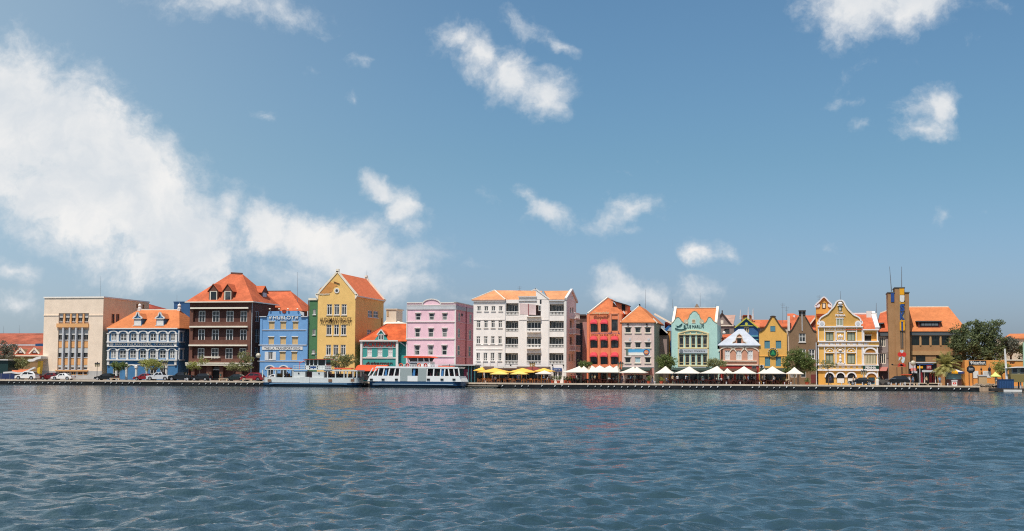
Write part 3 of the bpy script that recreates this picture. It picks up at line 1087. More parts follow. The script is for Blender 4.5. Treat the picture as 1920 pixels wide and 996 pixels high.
def dormer(b, Y, ox, zxa, zxb, zyt, zye, zyb, back, wall, roof, frame, peak=None):
    Fd = Face('F', Y, ox)
    rc = Fd.r(zxa, zye, zxb, zyb)
    u = Fd.uz(peak or (zxa + zxb) / 2, zyt)[0]
    zt_ = Fd.uz((zxa + zxb) / 2, zyt)[1]
    m = MB(); m.box((rc[0], Y, rc[2]), (rc[1], Y + back, rc[3]))
    Fd.prism(m, [(rc[0], rc[3]), (rc[1], rc[3]), (u, zt_)], 0.0, back)
    d_ = m.build('dormer', wall, b.root)
    m = MB()
    slab(m, [(rc[0] - .3, Y - .2, rc[3] - .1), (u, Y - .2, zt_ + .15), (u, Y + back + 1, zt_ + .15), (rc[0] - .3, Y + back + 1, rc[3] - .1)], .12)
    slab(m, [(rc[1] + .3, Y - .2, rc[3] - .1), (rc[1] + .3, Y + back + 1, rc[3] - .1), (u, Y + back + 1, zt_ + .15), (u, Y - .2, zt_ + .15)], .12)
    m.build('dormer_roof', roof, d_)
    m = MB(); w = (rc[1] - rc[0])
    Fd.box(m, (rc[0] + .12 * w, rc[0] + .22 * w, rc[2] + .1, rc[3] - .05), -.08, 0)
    Fd.box(m, (rc[1] - .16 * w, rc[1] - .1 * w, rc[2] + .1, rc[3] - .05), -.08, 0)
    Fd.box(m, (rc[0] + .12 * w, rc[1] - .1 * w, rc[3] - .15, rc[3] - .05), -.09, 0)
    w_ = m.build('window', frame, d_)
    m = MB(); Fd.box(m, (rc[0] + .22 * w, rc[1] - .16 * w, rc[2] + .1, rc[3] - .15), -.03, .02); m.build('pane', GLASS, w_)
    return d_


dormer(b, YF - .25, 340, 214, 285, 138, 190, 280, 3.5, BROWN, ROOF, CREAMW)
dormer(b, YF - .25, 340, 328, 395, 138, 190, 280, 3.5, BROWN, ROOF, CREAMW)
# side dormer, facing +x
Xd = x1 - .6
Fs = Face('R', Xd, 340)
rc = Fs.r(625, 200, 668, 275)
um = (rc[0] + rc[1]) / 2; zt_ = Fs.uz(648, 155)[1]
m = MB(); m.box((Xd, rc[0], rc[2]), (Xd - 4.5, rc[1], rc[3])); Fs.prism(m, [(rc[0], rc[3]), (rc[1], rc[3]), (um, zt_)], 0, 4.5); d_ = m.build('dormer', BROWN, b.root)
m = MB()
slab(m, [(Xd + .2, rc[0] - .4, rc[3] - .1), (Xd - 5, rc[0] - .4, rc[3] - .1), (Xd - 5, um, zt_ + .15), (Xd + .2, um, zt_ + .15)], .12)
slab(m, [(Xd + .2, rc[1] + .4, rc[3] - .1), (Xd - 5, rc[1] + .4, rc[3] - .1), (Xd - 5, um, zt_ + .15), (Xd + .2, um, zt_ + .15)], .12)
m.build('dormer_roof', ROOF, d_)
m = MB(); Fs.box(m, (rc[0] + .5, rc[1] - .5, rc[2] + .3, rc[3] - .1), -.05, .02); m.build('window', GREYW, d_)
# rear wing with its own roof
Yw = YF + 14
p0, p1 = PY(340 + 675 / 4.15, 600, Yw), PY(340 + 935 / 4.15, 600, Yw)
e = PY(340 + 900 / 4.15, 500 + 345 / 4.15, Yw).z
m = MB(); m.box((x1 - 2, yb + .05, G), (p1.x, Yw + 9, e)); m.build('rear_wing', BROWN, b.root)
A = PY(340 + 640 / 4.15, 500 + 180 / 4.15, Yw + 4.5); B = PY(340 + 850 / 4.15, 500 + 202 / 4.15, Yw + 4.5)
roof_hip(b.root, ROOF, x1 - 2, p1.x, Yw, Yw + 9, e + .05, (A.x, Yw + 4.5, (A.z + B.z) / 2), (B.x, Yw + 4.5, (A.z + B.z) / 2), trim=BROWN)
antenna(557.5, 510, 572, YF + 16, 'tall thin mast beside the roof behind the light blue house', .05)

# --- 6 light blue house ------------------------------------------------------
LBLUE = plaster('light_blue_plaster', '6ea5d8', .86, stain=.14)
TAN = shutter_mat('tan_shutter', 'e0bd86', .85)
TANF = paint('tan_frame', 'e2c08c', .85)
b = Bld('blue_house', 'light blue three bay house with tan shutters and stepped parapet', 'house', YF, 480, 200)
F = b.F
x0, x1 = F.uz(32, 600)[0], F.uz(402, 600)[0]
zs_ = F.uz(200, 386)[1]
yb = YF + 14
Rs = b.side(x1)
rows = [(428, 488), (548, 606)]
sh = F.grid([(101, 144), (190, 234), (286, 329)], [(428, 488)]) + F.grid([(97, 140), (189, 233), (281, 326)], [(548, 606)]) + F.grid([(184, 230), (276, 320)], [(663, 728)])
b.window(sh, TANF, GLASS, nv=1, bw=.12, shut=TAN, lintel=WHITE)
b.window([F.r(97, 663, 131, 724)], WHITE, GLASS, nv=1, bw=.14, sill=WHITE)
for a, c in ((69, 96), (132, 156)):
    m = MB(); F.box(m, F.r(a, 663, c, 728), -.08, 0); m.build('shutter', shutter_mat('white_shutter', 'e8e8e6', .85) if 'white_shutter' not in MATS else MATS['white_shutter'], b.root)
WSH = MATS.setdefault('white_shutter', bpy.data.materials.get('white_shutter'))
b.window(F.grid([(85, 135), (190, 240)], [(785, 850)]), WHITE, GLASS, nv=1)
b.shell(LBLUE, x0, x1, yb, zs_)
# stepped parapet with curved shoulders
P_ = [(84, 390), (92, 378), (97, 362), (100, 348), (203, 345), (208, 355), (218, 366), (232, 357), (237, 345), (334, 345), (340, 357), (350, 372), (352, 390)]
b.poly('parapet', LBLUE, P_, 0, .35)
b.poly('parapet_scroll', GREYW, [(338, 347), (356, 352), (372, 356), (372, 385), (352, 376)], -.05, .3)
m = MB(); u, z = F.uz(220, 346); F.prism(m, [(u - .45, z + .15), (u - .4, z - .3), (u, z - .5), (u + .4, z - .3), (u + .45, z + .15), (u, z + .3)], -.12, 0); m.build('crest', ROOFR, b.root)
b.boxes('cornice', GREYW, [F.r(30, 386, 84, 393), F.r(352, 386, 405, 393)], -.3, .1)
b.boxes('band', GREYW, [F.r(48, 491, 398, 496), F.r(22, 607, 396, 614), F.r(14, 733, 392, 739)], -.12, 0)
b.boxes('pilaster', LBLUE, [F.r(32, 395, 50, 606), F.r(388, 395, 402, 606)], -.1, 0)
for zx in (112, 185, 253, 327):
    m = MB(); u, z = F.uz(zx, 330); m.tube(F.p(u, z - .5, .2), F.p(u, z - .1, -.3), .04); m.ball(F.p(u, z, -.35), .22, 8, 5, .7); m.build('floodlight', CREAMW, b.root)
letters('HUBLOT', F, F.r(135, 384, 300, 411), WHITE, b.root, -.2, -.1, bold=.01)
letters('H', F, F.r(104, 386, 124, 410), WHITE, b.root, -.25, -.1, bold=.03, shear=.3)
letters('H', F, F.r(306, 386, 330, 410), WHITE, b.root, -.25, -.1, bold=.03, shear=.3)
m = MB(); F.box(m, F.r(48, 622, 364, 648), -.12, 0); sg = m.build('sign', WHITE, b.root)
letters('THE L.A. TRANSPORT KING', F, F.r(66, 627, 346, 645), paint('sign_grey', '5b6470', .8), sg, -.15, -.12)
for zx in (110, 215):
    m = MB(); u, z = F.uz(zx, 800); r_ = 36 / 4.15 / 9.5
    for i in range(10):
        t0, t1 = math.pi * i / 10, math.pi * (i + 1) / 10
        F.prism(m, [(u - r_ * 1.25 * math.cos(t) * q, z + r_ * .95 * math.sin(t) * q) for t, q in ((t0, 1), (t1, 1), (t1, .78), (t0, .78))], -.15, 0)
    m.build('arch', WHITE, b.root)
m = MB(); m.box((F.uz(368, 600)[0], YF + 2, zs_), (F.uz(412, 600)[0], YF + 9, F.uz(390, 342)[1])); m.build('penthouse', GREYW, b.root)

# --- 7 green slip -------------------------------------------------------------
GREEN = plaster('green_plaster', '4f8354', .8, stain=.2)
b = Bld('green_house', 'narrow green house squeezed between the light blue and tall yellow houses', 'house', YF + .5, 480, 448)
F = b.F
r_ = F.r(410, 262, 490, 890)
b.window(F.grid([(443, 466)], [(332, 374)]) + F.grid([(440, 462)], [(487, 532)]) + F.grid([(435, 458)], [(645, 678)]), WHITE, GLASS, nv=1, bw=.1, sill=WHITE)
b.shell(GREEN, r_[0], r_[1] - .05, YF + 15, r_[3])
m = MB(); F.box(m, (r_[0] - .12, r_[1] - .05, r_[3] + .002, F.uz(440, 245)[1]), -.2, 14); m.build('cornice', CREAMW, b.root)
m = MB(); m.tube((r_[0] - .1, YF + .35, G), (r_[0] - .1, YF + .35, r_[3]), .1); m.build('drainpipe', paint('pipe_brown', '7c5a3c'), b.root)

# --- 8 tall yellow gabled house ----------------------------------------------
YEL = plaster('warm_yellow_plaster', 'f2c060', .9, stain=.1)
b = Bld('tall_gabled_house', 'tall warm yellow house with steep gable, round window and orange roof', 'house', YF, 480, 620)
F = b.F
x0, x1 = F.uz(478, 500)[0], F.uz(771, 500)[0]
ze = F.uz(620, 222)[1]
Rs = b.side(x1)
yb = Rs.uz(993, 300)[0]
g3 = F.grid([(551, 592), (608, 649), (665, 705)], [(293, 376)]) + F.grid([(548, 588), (605, 645), (661, 702)], [(452, 533)]) + F.grid([(544, 584), (601, 641), (658, 698)], [(608, 690)])
b.window(g3, WHITE, GLASS, nv=1, nh=1, hz=[.76], bw=.13, sill=WHITE)
b.window([Rs.r(870, 341, 907, 395), Rs.r(914, 345, 951, 399), Rs.r(866, 490, 900, 540)], WHITE, GLASSL, 'R', nv=1, nh=1, bw=.14, sill=WHITE)
b.window(F.grid([(540, 580), (610, 650)], [(755, 850)]), WHITE, GLASS, nv=1)
b.shell(YEL, x0, x1, yb, ze, t=.35)
apx, apz = F.uz(634, 45)
m = MB(); F.prism(m, [(x0, ze), (x1, ze), (apx, apz)], 0, .4)
gb = m.build('gable', YEL, b.root)
m = MB(); F.prism(m, [(x0, ze), (x1, ze), (apx, apz)], yb - YF - .4, yb - YF); m.build('gable', YEL, b.root)
m = MB()
slab(m, [(x0 - .1, YF + .4, ze + .1), (apx, YF + .4, apz - .05), (apx, yb - .4, apz - .05), (x0 - .1, yb - .4, ze + .1)], .18)
slab(m, [(x1 + .25, YF + .4, ze - .1), (x1 + .25, yb - .4, ze - .1), (apx, yb - .4, apz - .05), (apx, YF + .4, apz - .05)], .18)
m.build('roof', tiles('smooth_orange_roof', 'f07a42', .92, worn=.08), b.root)
m = MB()
for yy in (YF + .12, yb - .15):
    m.bar((x0 - .25, yy, ze + .05), (apx, yy, apz + .2), .5, .35)
    m.bar((x1 + .3, yy, ze - .05), (apx, yy, apz + .2), .5, .35)
    m.box((apx - .3, yy - .25, apz + .1), (apx + .3, yy + .25, apz + .7))
    m.prism([(x1 - .1, yy - .25, ze - .9), (x1 + .5, yy - .25, ze - .1), (x1 + .5, yy - .25, ze + .15), (x1 - .1, yy - .25, ze + .1)], (0, .5, 0))
    m.prism([(x0 + .1, yy - .25, ze - .9), (x0 - .5, yy - .25, ze - .1), (x0 - .5, yy - .25, ze + .35), (x0 + .1, yy - .25, ze + .1)], (0, .5, 0))
m.box((x1 + .05, YF + .4, ze - .35), (x1 + .4, yb - .4, ze - .08))
m.build('verge', CREAMW, b.root)
m = MB(); u, z = F.uz(630, 187); m.tube(F.p(u, z, -.14), F.p(u, z, 0), 21 / 4.15 / 9.45, n=24); o = m.build('round_window', WHITE, b.root)
m = MB(); m.tube(F.p(u, z, -.17), F.p(u, z, -.13), 11 / 4.15 / 9.45, n=20); m.build('pane', GLASS, o)
# weathered tile patch painted on the left shoulder of the gable
b.poly('tiled_patch', tiles('patch_tiles', 'eda04a', .85, worn=.15), [(480, 205), (498, 172), (570, 118), (600, 128), (640, 150), (606, 160), (592, 196), (545, 214)], -.05, 0)
m = MB(); m.bar(F.p(*F.uz(606, 118), -.1), F.p(*F.uz(650, 134), -.1), .15, .14); m.build('eave_strip', paint('strip_brown', '7a3d1a'), b.root)
letters('Pasqualini', F, F.r(482, 205, 575, 226), CREAMW, b.root, -.1, -.02, shear=.4)
letters('AUDEMARS PIGUET', F, F.r(500, 397, 746, 436), paint('bronze_letter', '4c3a26', .8, .4, .3), b.root, -.34, -.26, bold=.004)
m = MB()
for zx in (520, 600, 680, 735):
    u, z = F.uz(zx, 418); m.bar(F.p(u, z, -.3), F.p(u, z, 0), .05, .05)
m.build('letter_rail', BLACK, b.root)
b.boxes('balustrade', WHITE, [F.r(534, 703, 640, 709), F.r(534, 722, 640, 726)], -.5, -.35)
m = MB()
for k in range(9):
    u, z = F.uz(540 + k * 12, 716); m.tube(F.p(u, z - .45, -.42), F.p(u, z + .4, -.42), .1, .1)
m.build('balusters', WHITE, b.root)
m = MB(); m.tube((x1 + .15, yb - 1.6, G), (x1 + .15, yb - 1.6, ze - 4), .1); m.build('drainpipe', paint('pipe_ochre', 'b98546'), b.root)
antenna(590 + 812 / 8.3, 507, 522, yb - 1, 'small mast at the rear end of the yellow house ridge')

# --- 9 teal two storey shop -----------------------------------------------------
TEAL = plaster('teal_plaster', '2fa39b', .8, stain=.18)
b = Bld('teal_shop', 'low teal shop with white corner posts and orange hipped roof', 'shop', YF, 660, 210)
F = b.F
x0, x1 = F.uz(68, 660)[0], F.uz(358, 660)[0]
ze = F.uz(210, 578)[1]
Rs = b.side(x1)
yb = YF + 13
b.window(F.grid([(117, 155), (198, 236), (279, 316)], [(636, 698)]), WHITE, WSH if WSH else WHITE, nv=1, nh=1, bw=.1, sill=WHITE)
b.window(F.grid([(90, 150), (170, 230), (250, 330)], [(800, 880)]), TEAL, GLASS, nv=1)
b.shell(TEAL, x0, x1, yb, ze)
m = MB(); F.box(m, F.r(64, 573, 362, 583), -.5, 0); m.build('cornice', WHITE, b.root)
b.boxes('band', WHITE, [F.r(82, 706, 342, 715)], -.15, 0)
b.boxes('band', GREYW, [F.r(82, 628, 342, 632)], -.1, 0)
b.boxes('corner_post', WHITE, [F.r(66, 584, 82, 880), F.r(343, 584, 361, 880)], -.25, .05)
m = MB(); F.box(m, F.r(84, 585, 342, 626), -.06, 0); sg = m.build('sign', paint('sign_teal', '6f8f8c', .8), b.root)
letters('ACKERMAN', F, F.r(92, 589, 336, 623), paint('red_letter', 'b8352b', .85), sg, -.16, -.08, bold=.0)
letters('Ackerman', F, F.r(108, 740, 316, 758), paint('brown_letter', '5b3a34', .8), b.root, -.15, -.03, shear=.2)
A = PY(660 + 272 / 4.15, 500 + 441 / 4.15, YF + 5.8); B = PY(660 + 440 / 4.15, 500 + 452 / 4.15, YF + 5.8)
m = MB()
xr_ = F.uz(428, 600)[0]
mz = (A.z + B.z) / 2
slab(m, [(x0 - .4, YF - .4, ze), (xr_, YF - .4, ze), (xr_, YF + 5.8, mz), (A.x, YF + 5.8, mz)])
slab(m, [(x0 - .4, yb, ze), (x0 - .4, YF - .4, ze), (A.x, YF + 5.8, mz)])
slab(m, [(xr_, yb, ze), (x0 - .4, yb, ze), (A.x, YF + 5.8, mz), (xr_, YF + 5.8, mz)])
rf = m.build('roof', tiles('vivid_roof_tiles', 'ef6a26', .84, worn=.35), b.root)
m = MB(); m.bar((A.x, YF + 5.8, mz), (x0 - .4, YF - .4, ze), .2, .18); m.bar((A.x, YF + 5.8, mz), (xr_, YF + 5.8, mz), .2, .18); m.build('ridge', ROOFR, rf)
m = MB(); m.box((x1 + .003, YF + 1.0, G), (xr_ - .05, yb - .1, ze - .02)); m.build('side_wing', TEAL, b.root)
m = MB(); m.bar((x1 + .1, YF - .2, ze), (x1 + 2.1, YF + 1, ze - 1.6), .2, .2); m.tube((x1 + 2.2, YF + .9, G), (x1 + 2.2, YF + .9, ze - 1.5), .09); m.build('drainpipe', GREYW, b.root)
Fd = Face('F', YF - .1, 660)
rc = Fd.r(203, 527, 251, 574)
u = (rc[0] + rc[1]) / 2; zt_ = Fd.uz(226, 494)[1]
m = MB(); m.box((rc[0], YF - .1, rc[2]), (rc[1], YF + 4, rc[3])); Fd.prism(m, [(rc[0], rc[3]), (rc[1], rc[3]), (u, zt_)], 0, 4)
u0 = Fd.uz(172, 572)[0]; u1 = Fd.uz(282, 572)[0]
Fd.prism(m, [(u0, rc[2]), (rc[0], rc[3] - .2), (rc[0], rc[2])], 0, .3); Fd.prism(m, [(u1, rc[2]), (rc[1], rc[3] - .2), (rc[1], rc[2])], 0, .3)
d_ = m.build('dormer', TEAL, b.root)
m = MB()
for sg_ in (-1, 1):
    m.bar(Fd.p(u + sg_ * .85, rc[3] - .1, -.12), Fd.p(u, zt_ + .1, -.12), .25, .18)
Fd.box(m, (rc[0] - .15, rc[1] + .15, rc[3] - .06, rc[3] + .06), -.14, 0)
m.build('gable_trim', WHITE, d_)
m = MB(); Fd.box(m, (rc[0] + .12, rc[1] - .12, rc[2] + .1, rc[3] - .1), -.08, 0); w_ = m.build('window', WHITE, d_)
m = MB()
for k in (-1, 1):
    Fd.box(m, (u + k * .26 - .17, u + k * .26 + .17, rc[2] + .2, rc[3] - .2), -.1, -.07)
m.build('pane', GLASSL, w_)
m = MB()
slab(m, [(rc[0] - .2, YF + .2, rc[3]), (u, YF + .2, zt_), (u, YF + 5, zt_), (rc[0] - .2, YF + 5, rc[3])], .1)
slab(m, [(rc[1] + .2, YF + .2, rc[3]), (rc[1] + .2, YF + 5, rc[3]), (u, YF + 5, zt_), (u, YF + .2, zt_)], .1)
m.build('dormer_roof', MATS['vivid_roof_tiles'], d_)
# rounded orange awning along the shop front
AWO = paint('orange_canvas', 'f2562b', .9, .7)
m = MB()
ua, ub = F.uz(60, 800)[0], F.uz(290, 800)[0]
z1_, z0_ = F.uz(170, 765)[1], F.uz(170, 814)[1]
n = 8
for i in range(n):
    t0, t1 = math.pi / 2 * i / n, math.pi / 2 * (i + 1) / n
    q = []
    for t in (t0, t1):
        q.append((t, -3.0 * math.sin(t), z0_ + (z1_ - z0_) * math.cos(t)))
    m.quad((ua, YF + q[0][1], q[0][2]), (ub, YF + q[0][1], q[0][2]), (ub, YF + q[1][1], q[1][2]), (ua, YF + q[1][1], q[1][2]))
    for xx in (ua, ub):
        m.quad((xx, YF, z0_), (xx, YF + q[0][1], q[0][2]), (xx, YF + q[1][1], q[1][2]))
m.build('awning', AWO, b.root)
m = MB(); m.box((ub + .1, YF - 3, z0_ + .5), (F.uz(560, 800)[0], YF - 1.2, z0_ + .62)); m.build('flat_canopy', GREYW, b.root)

# little beige tower and white roofs behind the teal shop
b = Bld('rear_beige_house', 'small cream house with stair tower and white roof behind the teal shop', 'house', 40.0, 660, 320)
F = b.F
r_ = F.r(250, 445, 440, 890)
b.shell(plaster('cream_plaster', 'ead6bd', .85), r_[0], r_[1], 50, r_[3])
t_ = F.r(256, 333, 334, 445)
m = MB(); m.box((t_[0], 41, r_[3] - 1), (t_[1], 46, t_[3])); m.box((t_[0] - .2, 40.8, t_[3]), (t_[1] + .3, 46.2, t_[3] + .2)); m.build('tower', MATS['cream_plaster'], b.root)
m = MB(); F.box(m, F.r(262, 345, 275, 385), .9, 1.2); m.build('louvre', plaster('louvre_tan', 'd2ad7c'), b.root)
m = MB(); slab(m, [(r_[0] - .3, 39.7, r_[3]), (r_[1] + .3, 39.7, r_[3]), (r_[1] - 6, 43, r_[3] + 1.0), (r_[0] + .5, 43, r_[3] + 1.4)], .2); m.build('roof', CREAMW, b.root)

# --- 11 pink house ---------------------------------------------------------------
PINK = plaster('pale_pink_plaster', 'efc0ca', .93, stain=.08)
b = Bld('pink_house', 'pale pink four storey house with white trim and curved pediment', 'house', YF, 660, 620)
F = b.F
x0, x1 = F.uz(424, 600)[0], F.uz(804, 600)[0]
zt = F.uz(620, 300)[1]
Rs = b.side(x1)
yb = Rs.uz(948, 500)[0]
pk = [F.r(a, c, e_, d) for a, e_, c, d in [(494, 535, 362, 418), (600, 640, 362, 418), (703, 741, 362, 418), (489, 530, 480, 550), (594, 635, 480, 550), (701, 741, 480, 550), (486, 528, 612, 690), (590, 632, 612, 690), (698, 740, 612, 690)]]
b.window(pk, WHITE, GLASSL, nv=0, nh=1, hz=[.5], bw=.14, lintel=WHITE, hood=.12)
b.window([Rs.r(826, 360, 840, 425), Rs.r(822, 482, 838, 557), Rs.r(819, 612, 836, 692), Rs.r(908, 492, 925, 570), Rs.r(905, 620, 922, 700), Rs.r(912, 372, 928, 440)], CREAMW, GLASSL, 'R', nv=0, nh=1, bw=.14, mount='on')
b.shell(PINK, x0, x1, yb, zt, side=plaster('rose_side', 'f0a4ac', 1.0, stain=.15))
m = MB(); F.box(m, F.r(426, 304, 808, 334), -.14, 0); Rs.box(m, (YF, yb, F.r(426, 308, 808, 335)[2], F.r(426, 304, 808, 335)[3]), -.14, 0); m.build('entablature', GREYW, b.root)
zc_ = F.uz(620, 281)[1]
m = MB(); m.box((x0, YF, zt), (x1, YF + .3, zc_)); m.box((x1 - .3, YF + .3, zt), (x1, yb, zc_)); m.build('parapet', PINK, b.root)
m = MB()
for (a, c) in ((428, 546), (694, 811)):
    F.box(m, F.r(a, 277, c, 285), -.2, .35); F.box(m, F.r(a, 297, c, 304), -.2, .0)
F.box(m, F.r(546, 297, 694, 304), -.2, .0)
Rs.box(m, (YF - .2, yb, zc_ - .02, zc_ + .15), -.15, .35)
m.build('cornice', WHITE, b.root)
pts = [F.uz(620 + 72 * math.cos(math.pi * (1 - i / 14)), 298 - 45 * math.sin(math.pi * i / 14)) for i in range(15)]
m = MB(); F.prism(m, pts, -.04, .3); m.build('pediment', PINK, b.root)
m = MB()
for i in range(14):
    m.bar(F.p(*pts[i], .05), F.p(*pts[i + 1], .05), .2, .5, up=(0, 1, 0))
m.build('pediment_trim', WHITE, b.root)
b.boxes('band', WHITE, [F.r(424, 427, 804, 433), F.r(420, 558, 804, 567), F.r(418, 697, 802, 704)], -.16, 0)
b.boxes('band', PINK, [(YF, yb, F.uz(620, a)[1], F.uz(620, a)[1] + .18) for a in (433, 567, 704)], -.12, 0, 'R')
b.boxes('corner_trim', WHITE, [F.r(422, 335, 429, 880), F.r(797, 335, 808, 880)], -.1, 0)
m = MB(); yy = Rs.uz(884, 500)[0]; m.tube((x1 + .13, yy, G), (x1 + .13, yy, zt), .1); m.build('drainpipe', paint('pipe_dark_pink', '9a5560'), b.root)
m = MB(); Rs.box(m, Rs.r(851, 367, 860, 386), -.1, 0); m.build('vent', BLACK, b.root)

# low dark shelter at the foot of the pink house
F = Face('F', 9.0, 660)
ua, ub = F.uz(690, 800)[0], F.uz(970, 800)[0]
z1_ = F.uz(800, 768)[1]
root = empty('waiting_shelter', ((ua + ub) / 2, 9, G), 'low shelter with flat white roof and dark red doors right of the white ferry', 'shelter')
m = MB(); m.box((ua, 7.6, z1_ - .05), (ub, 13, z1_ + .14)); m.build('roof', GREYW, root)
m = MB(); m.box((ua + .2, 9.3, G), (ub - .2, 12.9, z1_ - .06)); m.build('wall', paint('shelter_teal', '24424a', .8), root)
for a, c in ((868, 912), (922, 935)):
    m = MB(); F.box(m, F.r(a, 800, c, 885), .2, .29); d_ = m.build('door', paint('plum_door', '8e3558', .8) if 'plum_door' not in MATS else MATS['plum_door'], root)
m = MB(); F.box(m, F.r(892, 822, 904, 846), .15, .2); m.build('notice', WHITE, root)
m = MB()
for zx in (915, 938, 965):
    u = F.uz(zx, 850)[0]; m.tube((u, 8, G), (u, 8, z1_ - .05), .12)
m.build('posts', paint('post_teal', '3d6a74'), root)

paint('dark_bronze', '2a2420', 1, .5)
# --- 12 white apartment hotel -----------------------------------------------------
HOT = plaster('warm_white_plaster', 'f2e8de', .9, stain=.07)
b = Bld('apartment_hotel', 'big warm white hotel with rows of balconies and two pale orange roofs', 'hotel', YF, 870, 430)
F = b.F
x0, x1 = F.uz(72, 600)[0], F.uz(790, 600)[0]
zt = F.uz(200, 258)[1]
Rs = b.side(x1)
yb = Rs.uz(873, 500)[0]
xa, xb_ = F.uz(322, 600)[0], F.uz(426, 600)[0]
xm, xn = F.uz(598, 600)[0], F.uz(662, 600)[0]
zlow = F.uz(480, 400)[1]
cw = lambda k: [(102 - k, 132 - k), (159 - k, 189 - k), (214 - k, 244 - k), (271 - k, 300 - k)]
b.window(F.grid(cw(0), [(307, 346)]) , WHITE, GLASS, nv=1, bw=.12, sill=WHITE)
b.window(F.grid(cw(3), [(418, 476)]) + F.grid(cw(5), [(542, 601)]), WHITE, GLASS, nv=1, nh=1, hz=[.72], bw=.12, sill=WHITE)
b.window(F.grid(cw(7), [(670, 734)]), WHITE, GLASS, nv=1, nh=1, hz=[.26], bw=.12, sill=WHITE)
gr = MATS.setdefault('balcony_screen', plaster('balcony_screen', 'a9aaa6', .8))  # even grey of the screens beside the balcony doors
BAL = WHITE


def balcony(f, zx0, zy0, zx1, zy1, rail, depth=1.6, part=None):
    """open loggia: hole, back wall, sliding doors, balustrade"""
    rc = f.r(zx0, zy0, zx1, zy1)
    b.holes['F'].append(rc)
    Fb = Face('F', YF + depth, 870)
    m = MB()
    Fb.box(m, (rc[0] - .05, rc[1] + .05, rc[2] - .05, rc[3] + .05), 0, .1)
    f.box(m, (rc[0] - .1, rc[1] + .1, rc[2] - .1, rc[2] - .02), .02, depth)
    o = m.build('loggia', HOT, b.root)
    w = rc[1] - rc[0]
    a0 = rc[0] + (.36 * w if part is None else part * w)
    m = MB()
    n = 3 if part is None else 4
    zt_ = rc[3] - .25
    z0_ = rc[2]
    for i in range(n + 1):
        u = a0 + (rc[1] - .06 - a0) * i / n
        Fb.box(m, (u - .055, u + .055, z0_, zt_), -.1, 0)
    Fb.box(m, (a0, rc[1], zt_ - .1, zt_), -.12, 0)
    d_ = m.build('sliding_door', WHITE, o)
    m = MB(); Fb.box(m, (a0, rc[1] - .06, z0_, zt_ - .1), -.03, -.005); m.build('pane', GLASS, d_)
    if part is None:
        m = MB(); Fb.box(m, (rc[0] + .16 * w, a0 - .08, z0_, zt_), -.04, 0); m.build('dark_door', GLASS, o)
        m = MB(); Fb.box(m, (rc[0], rc[0] + .16 * w, z0_, zt_), -.05, 0); m.build('screen', gr, o)
    zr = f.uz((zx0 + zx1) / 2, rail)[1]
    m = MB()
    f.box(m, (rc[0], rc[1], zr - .09, zr + .09), -.08, .1)
    f.box(m, (rc[0], rc[1], rc[2] - .02, rc[2] + .08), -.06, .12)
    n = int(w / .27)
    for i in range(n):
        u = rc[0] + (i + .5) * w / n
        f.box(m, (u - .065, u + .065, rc[2] + .05, zr - .05), -.01, .07)
    m.build('balustrade', WHITE, o)


for (a, c, e) in ((285, 376, 352), (422, 504, 482), (547, 630, 606), (673, 758, 734)):
    balcony(F, 327 - (c - 376) * .015, a, 424 - (c - 376) * .012, c, e)
for (a, c, e) in ((422, 503, 482), (547, 630, 606), (675, 756, 734)):
    balcony(F, 488, a, 598, c, e, part=.04, depth=.7)
for (a, c, e) in ((292, 376, 350), (422, 503, 482), (547, 629, 606), (673, 757, 734)):
    balcony(F, 667 - (c - 376) * .01, a, 777 - (c - 376) * .008, c, e)
# upper middle terrace opening
rc = F.r(503, 300, 598, 384)
b.holes['F'].append(rc)
b.window([F.r(581, 300, 600, 345)], WHITE, GLASS, nv=0, bw=.1, mount='on')
for rc_ in [Rs.r(826, 318, 836, 360), Rs.r(842, 318, 852, 360), Rs.r(822, 420, 840, 485), Rs.r(822, 545, 842, 610), Rs.r(814, 678, 830, 738), Rs.r(838, 678, 850, 738)]:
    b.window([rc_], CREAMW, GLASSL, 'R', nv=0, bw=.07)
b.window(F.grid([(90, 152), (160, 240)], [(800, 886)]) + F.grid([(255, 335), (345, 424), (434, 484), (490, 568), (578, 655)], [(800, 886)]), MATS['dark_bronze'], GLASS, nv=1, bw=.07)
b.window(F.grid([(695, 725), (732, 762)], [(818, 880)]), WHITE, GLASS, nv=1, bw=.1)
b.shell(HOT, x0, x1, yb, zt, t=.5)
Fb = Face('F', YF + 3, 870)
m = MB(); Fb.box(m, (rc[0] - .1, rc[1] + .1, rc[2] - .1, rc[3] + .1), 0, .1); F.box(m, (rc[0], rc[1], rc[2] - .1, rc[2]), .02, 3); m.build('terrace_wall', plaster('terrace_rose', 'cfa39c', .8), b.root)
b.boxes('ledge', HOT, [F.r(490, 384, 600, 392), F.r(490, 506, 598, 513), F.r(488, 634, 598, 641)], -.7, 0)
b.boxes('band', HOT, [F.r(75, 411, 322, 415), F.r(428, 411, 488, 415), F.r(600, 411, 664, 415), F.r(92, 608, 298, 612), F.r(92, 640, 298, 645)], -.1, 0)
b.boxes('pilaster', HOT, [F.r(134, 738, 150, 790), F.r(191, 738, 207, 790), F.r(246, 738, 262, 790), F.r(94, 738, 100, 790)], -.12, 0)
b.boxes('drainpipe', GREYW, [F.r(318, 262, 322, 780), F.r(659, 262, 662, 780)], -.1, 0)
b.boxes('corner_pier', WHITE, [F.r(779, 262, 798, 880)], -.2, .02)
b.boxes('cornice', GREYW, [F.r(76, 256, 322, 272)], -.3, 0)
b.boxes('cornice', GREYW, [F.r(664, 258, 784, 268)], -.3, 0)
